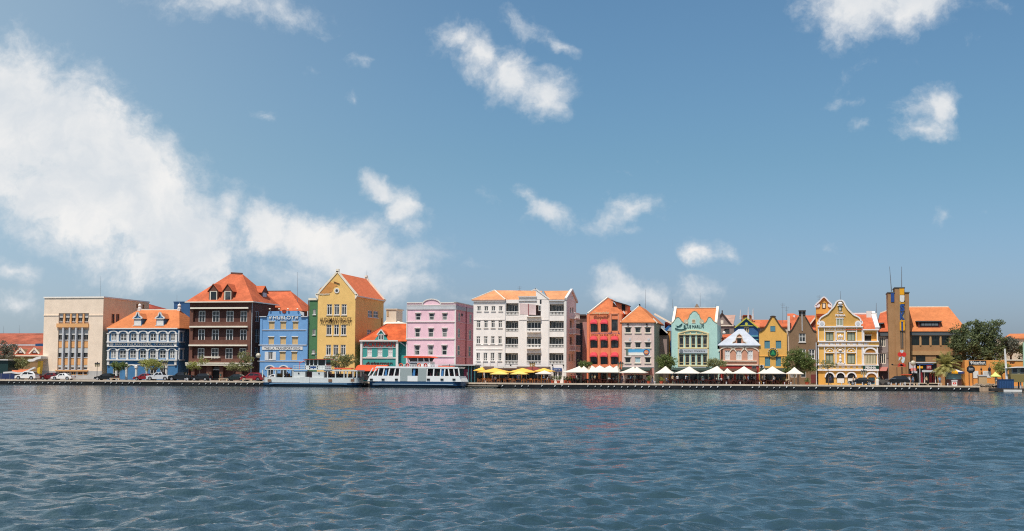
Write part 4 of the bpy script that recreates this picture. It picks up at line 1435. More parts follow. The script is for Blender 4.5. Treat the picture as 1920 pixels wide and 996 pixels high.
for (a, c, yy) in ((822, 858, 362), (820, 860, 482), (820, 862, 612)):
    q = Rs.r(a, yy, c, yy + 42)
    m = MB(); Rs.box(m, (q[0], q[1], q[2] - .15, q[2] + .05), -1.2, 0)
    Rs.box(m, (q[0], q[1], q[3] - .12, q[3]), -1.2, -1.1); Rs.box(m, (q[0], q[0] + .1, q[3] - .12, q[3]), -1.1, 0)
    n = 7
    for i in range(n):
        u = q[0] + (i + .5) * (q[1] - q[0]) / n
        Rs.box(m, (u - .06, u + .06, q[2] + .05, q[3] - .1), -1.18, -1.1)
    m.build('side_balcony', HOT, b.root)
# left roof
yr = YF + 5
A = PY(870 + 245 / 4.15, 500 + 187 / 4.15, yr)
m = MB()
xr_ = F.uz(432, 258)[0]
zr_ = A.z
slab(m, [(x0 - .35, YF - .35, zt), (xa, YF - .35, zt), (A.x, YF + 4, zr_)])
slab(m, [(x0 - .35, yb, zt), (x0 - .35, YF - .35, zt), (A.x, YF + 4, zr_), (A.x, yb, zr_)])
slab(m, [(xa, YF - .35, zt), (xa + .5, YF + 2.0, zt + .05), (xr_ + 3.5, YF + 2.0, zt + .3), (xr_ + 3.5, YF + 6, zr_ - .05), (A.x, YF + 4, zr_)])
m.build('roof', ROOFP, b.root)
m = MB(); m.bar((x0 - .35, YF - .35, zt + .05), (A.x, YF + 4, zr_ + .05), .2, .15); m.bar((A.x, YF + 4, zr_ + .05), (xa, YF - .35, zt + .05), .2, .15); m.build('ridge', CREAMW, b.root)
# middle flat topped block with pinkish upper wall
q = F.r(428, 232, 490, 300)
zm = F.uz(495, 240)[1]
m = MB(); m.box((xb_, YF - .05, zt + .003), (F.uz(566, 300)[0], YF + .3, zm)); m.build('attic', HOT, b.root)
m = MB(); m.box((xb_ - .1, YF - .25, zm), (F.uz(566, 300)[0], YF + .3, zm + .22)); F.box(m, F.r(426, 262, 566, 268), -.2, 0); m.build('attic_cornice', GREYW, b.root)
b.poly('attic_panel', plaster('faded_pink', 'e0c4bf', .84), [(432, 285), (560, 296), (560, 376), (436, 372)], -.03, 0)
m = MB(); F.box(m, F.r(500, 290, 505, 384), -.1, 0); m.build('pipe', paint('pipe_red', '8c4348'), b.root)
# gabled pier and right roof
gx0, gx1 = F.uz(566, 262)[0], F.uz(672, 262)[0]
gpx, gpz = F.uz(572, 176)
F_pts = [F.uz(500, 258), F.uz(556, 176), F.uz(662, 258)]
m = MB(); F.prism(m, [(F.uz(560, 258)[0], zt), (F.uz(560, 258)[0], F.uz(560, 176)[1]), (F.uz(668, 258)[0], zt)], -.04, .35); m.build('gable', HOT, b.root)
m = MB(); m.bar(F.p(*F.uz(553, 171), .1), F.p(*F.uz(672, 258), .1), .5, .22); m.bar(F.p(*F.uz(560, 172), .1), F.p(*F.uz(524, 190), .1), .5, .18); m.build('verge', WHITE, b.root)
m = MB(); F.box(m, F.r(590, 255, 603, 290), -.03, .0); m.build('slit_window', GLASS, b.root)
yr = YF + (yb - YF) / 2
rz = PX(870 + 836 / 4.15, 500 + 190 / 4.15, x1)
rzz = PY(870 + 740 / 4.15, 500 + 188 / 4.15, yr).z
m = MB()
xl_ = F.uz(575, 258)[0]
slab(m, [(F.uz(664, 258)[0], YF - .3, zt + .06), (x1 + .05, YF - .3, zt + .06), (x1 + .05, yr, rzz), (xl_, yr, rzz)])
slab(m, [(x1 + .05, yb + .3, zt + .06), (xl_, yb + .3, zt + .06), (xl_, yr, rzz), (x1 + .05, yr, rzz)])
m.build('roof', ROOFP, b.root)
m = MB(); Rs.prism(m, [(YF, zt), (yb, zt), (yr, rzz + .1)], -.03, .3); m.build('gable', HOT, b.root)
m = MB(); m.bar((x1 + .1, YF - .4, zt + .1), (x1 + .1, yr, rzz + .2), .5, .4, up=(0, 0, 1)); m.bar((x1 + .1, yb + .4, zt + .1), (x1 + .1, yr, rzz + .2), .5, .4); m.build('verge', WHITE, b.root)
m = MB(); q = Rs.r(838, 228, 843, 250); Rs.box(m, q, -.06, 0); m.build('slit_window', GLASS, b.root)
# ground floor shop fronts
m = MB(); F.box(m, F.r(255, 778, 430, 808), -2.6, -2.4); sg = m.build('shop_fascia', WHITE, b.root)
letters('Iguana', F, F.r(325, 784, 372, 802), paint('sign_green', '3f7a4a'), sg, -2.66, -2.6, shear=.2)
m = MB(); F.box(m, F.r(690, 791, 762, 816), -.3, 0); sg = m.build('sign', BLUELET, b.root)
letters('Iguana Cafe', F, F.r(700, 797, 752, 810), WHITE, sg, -.36, -.3, shear=.2)
for zx in (365, 545, 690, 775):
    m = MB(); u, z = F.uz(zx, 768); m.ball(F.p(u, z, -.25), .16, 8, 5); m.bar(F.p(u, z, -.2), F.p(u, z, 0), .06, .06); m.build('wall_lamp', BLACK, b.root)
antenna(870 + 432 / 4.15, 536, 546, YF + 6, 'small mast on the left roof of the white hotel', .03, True)
# maroon roofed kiosk in front of the hotel
F = Face('F', 10.5, 870)
u0, u1 = F.uz(445, 800)[0], F.uz(625, 800)[0]
z0_, z1_ = F.uz(540, 806)[1], F.uz(540, 772)[1]
root = empty('maroon_pavilion', ((u0 + u1) / 2, 10.5, G), 'pavilion with dark maroon hipped roof behind the yellow parasols', 'pavilion')
MAR = paint('maroon_canvas', '8c3a34', .75, .7)
m = MB()
for (p, q, r_, s_) in (((u0, 9), (u1, 9), (u1 - 2.4, 10.8), (u0 + 2.4, 10.8)), ((u1, 12.8), (u0, 12.8), (u0 + 2.4, 10.8), (u1 - 2.4, 10.8))):
    slab(m, [(p[0], p[1], z0_), (q[0], q[1], z0_), (r_[0], r_[1], z1_), (s_[0], s_[1], z1_)], .08)
slab(m, [(u0, 12.8, z0_), (u0, 9, z0_), (u0 + 2.4, 10.8, z1_)], .08); slab(m, [(u1, 9, z0_), (u1, 12.8, z0_), (u1 - 2.4, 10.8, z1_)], .08)
m.build('roof', MAR, root)
for xx in (u0 + .3, u1 - .3):
    for yy in (9.3, 12.4):
        m = MB(); m.tube((xx, yy, G), (xx, yy, z0_), .08); m.build('post', paint('ochre_post', 'b8792e') if 'ochre_post' not in MATS else MATS['ochre_post'], root)

# --- 13 dark gap building ------------------------------------------------------
b = Bld('glass_office', 'narrow dark glass office in the gap between hotel and orange red house', 'office building', 30.0, 870, 910)
F = b.F
r_ = F.r(868, 430, 960, 890)
b.holes['F'] = []
b.shell(plaster('gap_brown', '6d5248', .75), r_[0], r_[1], 40, F.uz(900, 378)[1])
m = MB(); F.box(m, F.r(866, 372, 950, 384), -.3, 0); m.build('cornice', plaster('gap_dark', '5a4a40', .7), b.root)
m = MB(); F.box(m, F.r(872, 440, 925, 880), -.4, -.1); m.build('glass_wall', glass('blue_glass', (.02, .03, .05), (.05, .08, .12)), b.root)
m = MB()
for zx in (882, 892, 902, 912, 922):
    F.box(m, F.r(zx, 445, zx + 1.6, 880), -.46, -.4)
m.build('mullions', STEEL, b.root)
m = MB(); F.box(m, F.r(875, 430, 905, 446), -1.2, -.4); m.build('canopy', CREAMW, b.root)
m = MB(); F.box(m, F.r(928, 432, 965, 890), -1.0, .2); m.build('pink_pier', plaster('dusty_pink', 'c78f86', .75), b.root)

# --- 14 orange red house -----------------------------------------------------------
RED = plaster('coral_plaster', 'f3824a', .9, stain=.16)
b = Bld('coral_house', 'coral orange house with dark arched windows under small red awnings', 'house', YF, 1080, 220)
F = b.F
x0, x1 = F.uz(84, 600)[0], F.uz(357, 600)[0]
zt = F.uz(220, 368)[1]
ws = F.grid([(113, 166), (193, 246)], [(430, 508)]) + F.grid([(111, 165), (191, 245), (273, 327)], [(562, 632)]) + F.grid([(111, 164), (191, 245), (273, 327)], [(690, 760)])
b.window(ws, MATS['dark_bronze'], GLASS, nv=1, bw=.08)
b.window([F.r(277, 412, 326, 500)], MATS['dark_bronze'], GLASS, nv=0, bw=.08)
b.window(F.grid([(90, 186), (190, 264), (268, 352)], [(796, 886)]), MATS['dark_bronze'], GLASS, nv=1, bw=.1)
yb = YF + 12
b.shell(RED, x0, x1, yb, zt)
AWR = paint('red_canvas', 'd03f48', .9, .7)
for (a, c, ys) in [(110, 168, 440), (190, 250, 440), (108, 168, 567), (188, 248, 567), (272, 332, 567), (108, 168, 695), (188, 248, 695), (270, 332, 695)]:
    u0, u1 = F.uz(a, ys)[0], F.uz(c, ys)[0]
    z0_, z1_ = F.uz(a, ys)[1], F.uz(a, ys - 30)[1]
    m = MB(); n = 7
    mx, hw = (u0 + u1) / 2, (u1 - u0) / 2
    arc = [(mx - hw * math.cos(math.pi * i / n), z0_ + (z1_ - z0_) * math.sin(math.pi * i / n) ** .75) for i in range(n + 1)]
    out = [(mx - hw * math.cos(math.pi * i / n), z0_ - .1 + .28 * (z1_ - z0_) * math.sin(math.pi * i / n)) for i in range(n + 1)]
    for i in range(n):
        m.quad(F.p(*arc[i], -.02), F.p(*arc[i + 1], -.02), F.p(*out[i + 1], -.75), F.p(*out[i], -.75))
        m.quad(F.p(*out[i], -.75), F.p(*out[i + 1], -.75), F.p(out[i + 1][0], out[i + 1][1] - .25, -.76), F.p(out[i][0], out[i][1] - .25, -.76))
    m.build('awning', AWR, b.root)
b.boxes('pilaster', RED, [F.r(90, 372, 106, 880), F.r(172, 520, 186, 880), F.r(252, 372, 270, 880), F.r(332, 372, 356, 880)], -.16, 0)
b.boxes('frame_surround', plaster('pale_coral', 'ef9a72', .85), [F.r(270, 366, 277, 505), F.r(326, 366, 333, 505), F.r(270, 366, 333, 372)], -.22, 0)
m = MB(); F.box(m, F.r(278, 373, 325, 410), -.05, 0); m.build('blind', RED, b.root)
letters('FORNARIA BRENNO A.L.A.', F, F.r(118, 513, 345, 525), BLUELET, b.root, -.22, -.17)
# front slope, tiled, with rounded top; turns back at the left
A = F.uz(248, 240); L_ = F.uz(120, 362); R_ = F.uz(360, 362)
yr = YF + 5
def up_(zx, zy, Y):
    return PY(1080 + zx / 4.15, 500 + zy / 4.15, Y)
ap = up_(248, 242, yr)
m = MB()
slab(m, [(x0 + .4, YF - .1, zt + .05), (x1, YF - .1, zt + .05), up_(345, 345, YF + 1), up_(275, 258, yr), ap], .15)
slab(m, [(x0 + .4, yb, zt + .05), (x0 + .4, YF - .1, zt + .05), ap, (ap.x, yb, ap.z)], .15)
slab(m, [ap, up_(275, 258, yr), up_(440, 350, YF + 7), (up_(440, 350, YF + 7).x, yb, zt + .4), (ap.x, yb, ap.z)], .15)
m.build('roof', tiles('coral_roof_tiles', 'ee8144', .84, worn=.3), b.root)
m = MB(); m.bar((x0 + .2, YF - .2, zt + .1), ap + Vector((0, 0, .1)), .25, .2); m.build('verge', CREAMW, b.root)
# roof lantern with dark opening on the right
q = Face('F', YF + 2.2, 1080)
m = MB(); q.prism(m, [q.uz(*p) for p in [(300, 275), (400, 300), (400, 372), (345, 372)]], 0, 4.5); d_ = m.build('roof_lantern', RED, b.root)
m = MB(); q.prism(m, [q.uz(*p) for p in [(356, 292), (384, 298), (384, 350), (370, 340), (356, 344)]], -.05, .02); m.build('opening', DARK, d_)
m = MB(); q.prism(m, [q.uz(*p) for p in [(278, 262), (404, 298), (404, 306), (278, 268)]], -.6, 4.8); m.build('lantern_roof', paint('lantern_brown', '3b2a22'), d_)
m = MB(); m.bar(q.p(*q.uz(370, 350), -.3), q.p(*q.uz(384, 368), -.3), .3, .25); m.build('skylight', WHITE, d_)
letters('Casquinha', F, F.r(132, 350, 258, 374), paint('cream_letter', 'd9c7a0', .9), b.root, -.55, -.4, shear=.45, bold=.01)
for zx in (172, 245):
    m = MB(); m.bar(F.p(*F.uz(zx, 366), -.45), F.p(*F.uz(zx, 366), 0), .05, .05); m.build('sign_bracket', BLACK, b.root)

# --- 15 pale dusty pink house -------------------------------------------------------
DUST = plaster('dusty_beige_plaster', 'e2c5b8', .88, stain=.14)
DUSTP = plaster('dusty_pink_plaster', 'd7968a', .82, stain=.2)
b = Bld('square_window_house', 'dusty beige house with nine square windows, wide banner and orange hipped roof', 'house', YF, 1080, 480)
F = b.F
x0, x1 = F.uz(354, 600)[0], F.uz(608, 600)[0]
zt = F.uz(480, 434)[1]
ws = F.grid([(381, 429), (459, 505), (536, 582)], [(470, 516), (588, 633)]) + F.grid([(380, 427), (536, 581)], [(704, 750)])
b.window(ws, CREAMW, GLASS, nv=0, bw=.1, sill=CREAMW, lintel=WHITE)
b.window([F.r(457, 704, 503, 750)], CREAMW, paint('pale_blind', 'a9c3c9'), nv=0, bw=.1, sill=CREAMW)
Rs = b.side(x1)
yb = YF + 13
b.window(F.grid([(400, 452), (462, 520), (545, 575)], [(843, 886)]), MATS['dark_bronze'], GLASS, nv=0)
b.shell(DUST, x0, x1, yb, zt)
b.boxes('plinth', DUSTP, [F.r(356, 786, 606, 843)], -.06, 0)
b.boxes('band', GREYW, [F.r(356, 780, 606, 784)], -.14, 0)
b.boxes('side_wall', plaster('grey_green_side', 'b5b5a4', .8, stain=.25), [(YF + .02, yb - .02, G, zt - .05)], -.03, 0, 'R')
yr0, yr1 = YF + 3.6, YF + 11
A = up_(495, 305, yr0); Bz = A.z
rf = roof_hip(b.root, ROOFB, x0, x1, YF, yb + 4, zt + .06, A, (A.x, yb + 2, Bz - .2), over=.3)
m = MB(); m.bar(up_(600, 405, YF + 1), up_(632, 440, YF + 1), .3, .3); m.bar((A.x + 1.9, yb + .5, Bz - 1.2), (x1 + 3.3, yb + .5, zt - .4), .5, .35); m.bar((x0 - .2, YF - .2, zt + .1), (A.x, A.y, A.z + .06), .2, .16); m.build('verge', CREAMW, b.root)
m = MB(); m.tube((A.x, yr0, A.z), (A.x, yr0, A.z + .35), .2, .12); m.build('finial', BLACK, rf)
# banner with a beach picture
m = MB(); F.box(m, F.r(390, 643, 574, 691), -.1, 0)
bnm, T, bs = principled('banner_print')
tc = T.n('ShaderNodeTexCoord'); sx = T.n('ShaderNodeSeparateXYZ'); T.l(tc.outputs['Generated'], sx.inputs[0])
nn = T.noise(tc.outputs['Generated'], 3.5, 4, .6)
c1 = T.mix(T.smooth(T.math('ADD', sx.outputs[2], T.math('MULTIPLY', nn.outputs[0], .35)), .45, .8), srgb('ece7da'), srgb('4f9fc9'))
c2 = T.mix(T.smooth(sx.outputs[0], .14, .05), c1, srgb('5c6a58'))
T.l(c2, bs.inputs['Base Color'])
sg = m.build('banner', bnm, b.root)
u, z = F.uz(548, 667)
m = MB(); m.tube(F.p(u, z, -.14), F.p(u, z, -.1), 23 / 4.15 / 9.5, n=24); m.build('ring', BLUELET, sg)
m = MB(); m.tube(F.p(u, z, -.17), F.p(u, z, -.14), 17 / 4.15 / 9.5, n=24); m.build('disc', paint('banner_orange', 'e08a45'), sg)
letters('BEACH', F, F.r(535, 661, 561, 673), WHITE, sg, -.19, -.17)
for zx in (405, 551):
    m = MB(); u, z = F.uz(zx, 448); m.ball(F.p(u, z, -.3), .2, 8, 5); m.bar(F.p(u, z, -.3), F.p(u, z, 0), .06, .06); m.build('floodlight', BLACK, b.root)
    m = MB(); F.box(m, F.r(zx + 6, 558, zx + 22, 576), -.12, 0); m.build('wall_crest', GREYW, b.root)
antenna(1080 + 540 / 4.15, 543, 578, YF + 8, 'tall mast behind the orange hipped roof of the dusty beige house', .04)
# annexes in the gap
b = Bld('dusty_annex', 'low dusty mauve annex behind the green tree, beside the dusty beige house', 'annex', 24.0, 1080, 675)
r_ = b.F.r(640, 530, 708, 890)
b.shell(plaster('mauve_plaster', 'a98f88', .78), r_[0], r_[1], 32, r_[3])
m = MB(); slab(m, [(r_[0], 23.6, r_[3]), (r_[1] + .3, 23.6, r_[3]), (r_[0] + .6, 23.6, b.F.uz(668, 478)[1])], .1)
b.F.prism(m, [b.F.uz(645, 530), b.F.uz(710, 532), b.F.uz(660, 478)], 0, 7); m.build('gable', plaster('mauve_brick', 'a0624c', .78), b.root)
m = MB(); m.bar(b.F.p(*b.F.uz(662, 478), -.2), b.F.p(*b.F.uz(712, 518), -.2), .3, .3); m.build('verge', WHITE, b.root)
b = Bld('yellow_sliver_house', 'sliver of an ochre house with blue gable trim left of the turquoise house', 'house', 28.0, 1080, 725)
r_ = b.F.r(700, 500, 760, 890)
b.window([b.F.r(733, 575, 742, 615), b.F.r(733, 630, 742, 670)], DARK, GLASS, nv=0, bw=.05)
b.shell(plaster('ochre_plaster', 'dd9a33', .8), r_[0], r_[1], 38, r_[3])
m = MB(); b.F.prism(m, [b.F.uz(*p) for p in [(682, 505), (700, 478), (725, 455), (760, 452), (760, 470), (728, 474), (700, 512)]], -.4, 0); m.build('blue_trim', paint('trim_blue', '2e6dab'), b.root)
m = MB(); b.F.prism(m, [b.F.uz(*p) for p in [(690, 478), (690, 432), (760, 425), (760, 452), (725, 455)]], .2, 6); m.build('roof', tiles('maroon_tiles', '8e3a34', .75), b.root)
m = MB(); b.F.box(m, b.F.r(705, 512, 760, 890), 0, .1)
m = MB(); b.F.box(m, b.F.r(737, 500, 748, 890), -.25, 0); m.build('blue_pier', paint('pier_blue', '2f5f8f'), b.root)

# --- 16 turquoise house with scalloped gable ---------------------------------------
TURQ = plaster('turquoise_plaster', 'b0d8ca', .88, stain=.1)
CRM = paint('cream_frame', 'f0d9a4', .88)
b = Bld('turquoise_house', 'pale turquoise house with scalloped gable and two rows of cream framed windows', 'house', YF, 1240, 255)
F = b.F
x0, x1 = F.uz(79, 600)[0], F.uz(436, 600)[0]
zs_ = F.uz(255, 452)[1]
Rs = b.side(x1)
yb = YF + 12
ucols = [(138, 174), (185, 219), (231, 265), (276, 311), (322, 357)]
b.window(F.grid(ucols, [(532, 632)]), CRM, GLASS, nv=0, nh=2, hz=[.28, .78], bw=.09)
b.window(F.grid(ucols, [(680, 768)]), CRM, GLASS, nv=0, nh=2, hz=[.26, .8], bw=.09)
b.window(F.grid([(84, 134), (138, 205), (212, 282), (288, 362), (372, 430)], [(818, 886)]), MATS['dark_bronze'], GLASS, nv=0)
b.shell(TURQ, x0, x1, yb, zs_)
P_ = [(79, 452), (79, 443), (92, 432), (103, 415), (112, 400), (122, 394), (136, 394), (146, 404), (156, 420), (172, 436), (178, 438), (192, 420), (205, 412), (216, 392), (222, 372), (232, 366), (240, 352), (258, 346), (276, 352), (284, 366), (293, 372), (300, 392), (312, 415), (328, 436), (340, 438), (352, 424), (360, 404), (368, 393), (380, 392), (392, 404), (402, 420), (418, 434), (436, 442), (436, 452)]
b.poly('gable', TURQ, P_, 0, .35)
m = MB()
for i in range(1, len(P_) - 2):
    m.bar(F.p(*F.uz(*P_[i]), .15), F.p(*F.uz(*P_[i + 1]), .15), .42, .1)
m.build('gable_edge', plaster('edge_tan', 'b0a27c', .8), b.root)
plaster('shell_tan', 'cfc3a2', .8)
for zx in (190, 312):
    m = MB(); u, z = F.uz(zx + 2, 428); m.tube(F.p(u, z, -.12), F.p(u, z, 0), .42, n=16); m.ball(F.p(u + .2, z - .35, -.06), .22, 8, 6); m.build('shell_ornament', MATS['shell_tan'], b.root)
b.window([F.r(237, 409, 266, 441)], CREAMW, plaster('tan_board', 'b49a6a'), nv=0, bw=.1, mount='on')
zr = PY(1240 + 260 / 4.15, 500 + 324 / 4.15, YF + 6).z
ztop = F.uz(250, 440)[1]
m = MB(); slab(m, [(x0 + .5, YF + .36, zs_ - .3), (x1 - .5, YF + .36, zs_ - .3), (x1 - .5, YF + 6, zr), (x0 + .5, YF + 6, zr)]); slab(m, [(x1 - .5, yb, zs_ - .3), (x0 + .5, yb, zs_ - .3), (x0 + .5, YF + 6, zr), (x1 - .5, YF + 6, zr)]); m.build('roof', ROOFB, b.root)
m = MB()
for xx in (x0 + .02, x1 - .52):
    m.prism([(xx, YF + .4, zs_ - .4), (xx, YF + .4, zs_ + .6), (xx, YF + 6, zr + .35), (xx, yb, zs_ + .5), (xx, yb, zs_ - .4)], (.5, 0, 0))
m.box((x0 + .5, YF + 5.85, zr), (x1 - .5, YF + 6.15, zr + .12))
m.build('parapet', CREAMW, b.root)
m = MB(); q = Face('F', YF + 8, 1240); q.prism(m, [q.uz(*p) for p in [(250, 330), (275, 288), (302, 330)]], 0, 2); m.build('rear_gable', plaster('rear_stone', 'a8937a', .8), b.root)
# window bay frame with low arch
b.boxes('bay_frame', CRM, [F.r(129, 522, 136, 770), F.r(360, 522, 369, 770), F.r(129, 632, 369, 639), F.r(129, 769, 369, 777)], -.25, 0)
m = MB()
pts = [F.uz(129 + 240 * t, 522 - 26 * math.sin(math.pi * t)) for t in [i / 12 for i in range(13)]]
for i in range(12):
    m.bar(F.p(*pts[i], -.1), F.p(*pts[i + 1], -.1), .25, .2)
for k in range(4):
    m.box(F.p(F.uz(180 + 46 * k, 500)[0] - .08, F.uz(255, 530)[1], -.12), F.p(F.uz(180 + 46 * k, 500)[0] + .08, F.uz(255, 508)[1], 0))
F.box(m, F.r(129, 524, 369, 530), -.2, 0)
m.build('bay_arch', CRM, b.root)
m = MB(); F.box(m, F.r(131, 643, 364, 674), -.22, 0); sg = m.build('sign', plaster('sign_grey_board', 'c3c8cc', .8, stain=.05), b.root)
letters('Northern Wienerburg', F, F.r(180, 650, 342, 666), DARK, sg, -.24, -.22)
m = MB(); u, z = F.uz(156, 658); m.tube(F.p(u, z, -.27), F.p(u, z, -.22), .36, n=16); m.build('seal', STEEL, sg)
letters('BLUE MARLIN', F, F.r(174, 455, 330, 479), paint('dark_green_letter', '1d4a48', .9), b.root, -.09, -.03)
m = MB()
q = [F.uz(*p) for p in [(112, 452), (120, 460), (134, 463), (150, 450), (163, 441), (158, 456), (146, 466), (128, 470), (118, 474), (124, 464)]]
F.prism(m, q, -.14, -.03)
q = [F.uz(150 + 42 * math.cos(t) , 476 + 16 * math.sin(t)) for t in [rad(170 - i * 16) for i in range(11)]]
for i in range(10):
    m.bar(F.p(*q[i], -.1), F.p(*q[i + 1], -.1), .1, .2)
m.build('fish_emblem', MATS['dark_green_letter'], b.root)
m = MB(); F.box(m, F.r(130, 784, 350, 812), -.16, 0); sg = m.build('sign', GREYW, b.root)
letters('DI BELLOTU', F, F.r(150, 788, 330, 809), DARK, sg, -.2, -.16, bold=.01)
m = MB(); Rs.box(m, (YF, yb, G, F.uz(255, 640)[1]), -1.0, -.003); m.build('side_annex', TURQ, b.root)
antenna(1240 + 88 / 4.15, 561, 578, YF + 4, 'thin mast at the left end of the turquoise house roof', .035)
antenna(1240 + 302 / 4.15, 549, 575, YF + 9, 'tall mast behind the middle of the turquoise house roof', .045)
antenna(1240 + 424 / 4.15, 570, 577, YF + 4, 'short vane at the right end of the turquoise house roof', .04)

# --- 17 grey gabled house behind --------------------------------------------------
b = Bld('grey_gabled_house', 'taupe grey gabled house behind the turquoise and small salmon houses', 'house', 30.0, 1240, 500)
F = b.F
r_ = F.r(434, 455, 568, 890)
TAUPE = plaster('taupe_plaster', '9a8880', .8)
b.window([F.r(490, 484, 530, 522), F.r(440, 484, 456, 512)], DARK, GLASS, nv=0, bw=.06)
b.shell(TAUPE, r_[0], r_[1], 40, r_[3])
gp = [F.uz(*p) for p in [(434, 457), (436, 410), (472, 364), (548, 457)]]
m = MB(); F.prism(m, gp, 0, .3); m.build('gable', TAUPE, b.root)
m = MB(); m.bar(F.p(*F.uz(434, 412), -.1), F.p(*F.uz(473, 362), -.1), .3, .2); m.bar(F.p(*F.uz(473, 362), -.1), F.p(*F.uz(552, 458), -.1), .3, .2); u, z = F.uz(474, 360); m.tube(F.p(u, z, -.1), F.p(u, z + .5, -.1), .12); m.build('verge', paint('verge_dark', '4a3b35'), b.root)
m = MB(); F.box(m, F.r(436, 455, 562, 464), -.25, 0); m.build('band', CREAMW, b.root)
e0, e1 = PY(1240 + 552 / 4.15, 500 + 458 / 4.15, 30), PY(1240 + 566 / 4.15, 500 + 370 / 4.15, 36)
m = MB(); slab(m, [e0, (e1.x + .1, 30, e0.z), (e1.x + .1, 40, e1.z), (F.uz(474, 366)[0], 40, e1.z), F.p(*F.uz(474, 366))], .15); m.build('roof', tiles('pink_tiles', 'd9ac96', .8), b.root)
m = MB(); F.box(m, F.r(462, 418, 483, 445), -.06, 0); m.build('window', CREAMW, b.root)
m = MB(); q = Face('F', 26, 1240); m.box(q.p(*q.uz(470, 600)), q.p(*q.uz(560, 560), 3)); slab(m, [q.p(*q.uz(466, 560)), q.p(*q.uz(545, 556)), q.p(*q.uz(540, 522), 3), q.p(*q.uz(472, 524), 3)]); m.build('lean_to_roof', ROOF, b.root)
m = MB(); m.box(q.p(*q.uz(463, 555)), q.p(*q.uz(473, 520), .6)); m.ball(q.p(*q.uz(488, 516)), .35, 8, 6); m.build('chimney', WHITE, b.root)

# --- 18 blue gabled house behind ---------------------------------------------------
b = Bld('blue_gabled_house', 'dark blue gabled house with lime yellow trim behind the white roofed house', 'house', 27.0, 1240, 662)
F = b.F
r_ = F.r(572, 475, 755, 890)
NB = plaster('mid_blue_plaster', '33689c', .8)
b.window([F.r(644, 472, 682, 512)], CRM, GLASSL, nv=1, nh=0, bw=.1)
b.shell(NB, r_[0], r_[1], 37, F.uz(662, 470)[1])
gp = [F.uz(*p) for p in [(578, 470), (662, 404), (748, 470)]]
m = MB(); F.prism(m, gp, 0, .3); m.build('gable', NB, b.root)
LIME = paint('lime_trim', 'c7c74c', .85)
m = MB(); m.bar(F.p(*F.uz(572, 476), -.15), F.p(*F.uz(662, 400), -.15), .5, .22); m.bar(F.p(*F.uz(662, 400), -.15), F.p(*F.uz(754, 478), -.15), .5, .22); F.box(m, F.r(590, 458, 735, 464), -.2, 0); m.build('verge', LIME, b.root)
m = MB(); u, z = F.uz(662, 446); m.tube(F.p(u, z, -.1), F.p(u, z, 0), .3, n=14); m.build('round_window', LIME, b.root)
m = MB(); F.box(m, F.r(596, 536, 755, 545), -.3, 0); F.box(m, F.r(690, 566, 755, 572), -.3, 0); m.build('ledge', paint('ledge_teal', '6bb0b8'), b.root)
m = MB()
A_, B_ = F.p(*F.uz(662, 400)), F.p(*F.uz(662, 400), 10)
m.add([F.p(*F.uz(574, 474), .0), A_, B_, F.p(*F.uz(574, 474), 10)], [(0, 1, 2, 3)]); m.add([F.p(*F.uz(752, 476), .0), A_, B_, F.p(*F.uz(752, 476), 10)], [(0, 1, 2, 3)])
m.build('roof', ROOFR, b.root)
u, z = F.uz(662, 392); m = MB(); m.tube(F.p(u, F.uz(662, 402)[1], -.1), F.p(u, z, -.1), .12); m.build('finial', BLACK, b.root)

# orange roofs behind, with small rooftop room
b = Bld('rear_orange_house', 'rear house with bright orange roof seen over the blue gable and yellow house', 'house', 42.0, 1240, 760)
F = b.F
r_ = F.r(700, 470, 985, 890)
b.shell(plaster('rear_cream', 'dcc6a8', .8), r_[0], r_[1], 54, r_[3])
A = PY(1240 + 705 / 4.15, 500 + 414 / 4.15, 48); B = PY(1240 + 830 / 4.15, 500 + 414 / 4.15, 48)
m = MB(); slab(m, [(r_[0] - .2, 41.7, r_[3]), (r_[1], 41.7, r_[3]), (B.x + 5, 48, A.z - .9), (B.x, 48, A.z), (A.x, 48, A.z)], .2); m.build('roof', ROOFB, b.root)
m = MB(); slab(m, [(F.uz(765, 470)[0], 41.3, r_[3] + .1), (r_[1] + .2, 41.3, r_[3] + .1), (r_[1] + .2, 44, r_[3] + 1.5), (F.uz(770, 440)[0], 44, r_[3] + 1.5)], .2); m.build('roof', ROOF, b.root)
b = Bld('rooftop_room', 'small orange brick room with three white aerial posts above the blue gable', 'rooftop room', 46.0, 1240, 665)
F = b.F
m = MB(); m.box((F.uz(622, 400)[0], 46, 6), (F.uz(704, 400)[0], 50, F.uz(665, 383)[1])); m.build('wall', plaster('orange_brick', 'c28a5c', .8), b.root)
m = MB(); F.box(m, F.r(634, 377, 696, 384), -.3, 4); m.build('roof', ROOFR, b.root)
m = MB()
for zx, zy in ((617, 335), (677, 316), (714, 325)):
    p, q_ = F.uz(zx, 410), F.uz(zx, zy); m.tube(F.p(*p, -.2), F.p(*q_, -.2), .28, .06)
m.build('aerial_posts', GREYW, b.root)

# --- 19 small salmon house with white roof ----------------------------------------
SALM = plaster('salmon_plaster', 'dd9a78', .83, stain=.22)
REDG = plaster('shop_red', 'c3352a', .82, stain=.12)
b = Bld('salmon_house', 'small salmon house with pale metal roof, ornate dormer and red shop front', 'house', YF, 1240, 605)
F = b.F
x0, x1 = F.uz(453, 700)[0], F.uz(758, 700)[0]
ze = F.uz(605, 612)[1]
b.window(F.grid([(493, 535), (581, 625), (670, 713)], [(652, 728)]), WHITE, WSH, nv=1, nh=1, bw=.16)
b.window([F.r(705, 772, 738, 812)], WHITE, GLASSL, nv=1)
b.window(F.grid([(485, 565), (580, 640), (670, 735)], [(835, 885)]), WHITE, GLASSL, nv=1)
yb = YF + 10
b.shell(SALM, x0, x1, yb, ze)
b.boxes('shop_front', REDG, [F.r(454, 770, 704, 828), F.r(454, 828, 484, 886), F.r(566, 828, 579, 886), F.r(641, 828, 668, 886), F.r(740, 770, 757, 886)], -.07, 0)
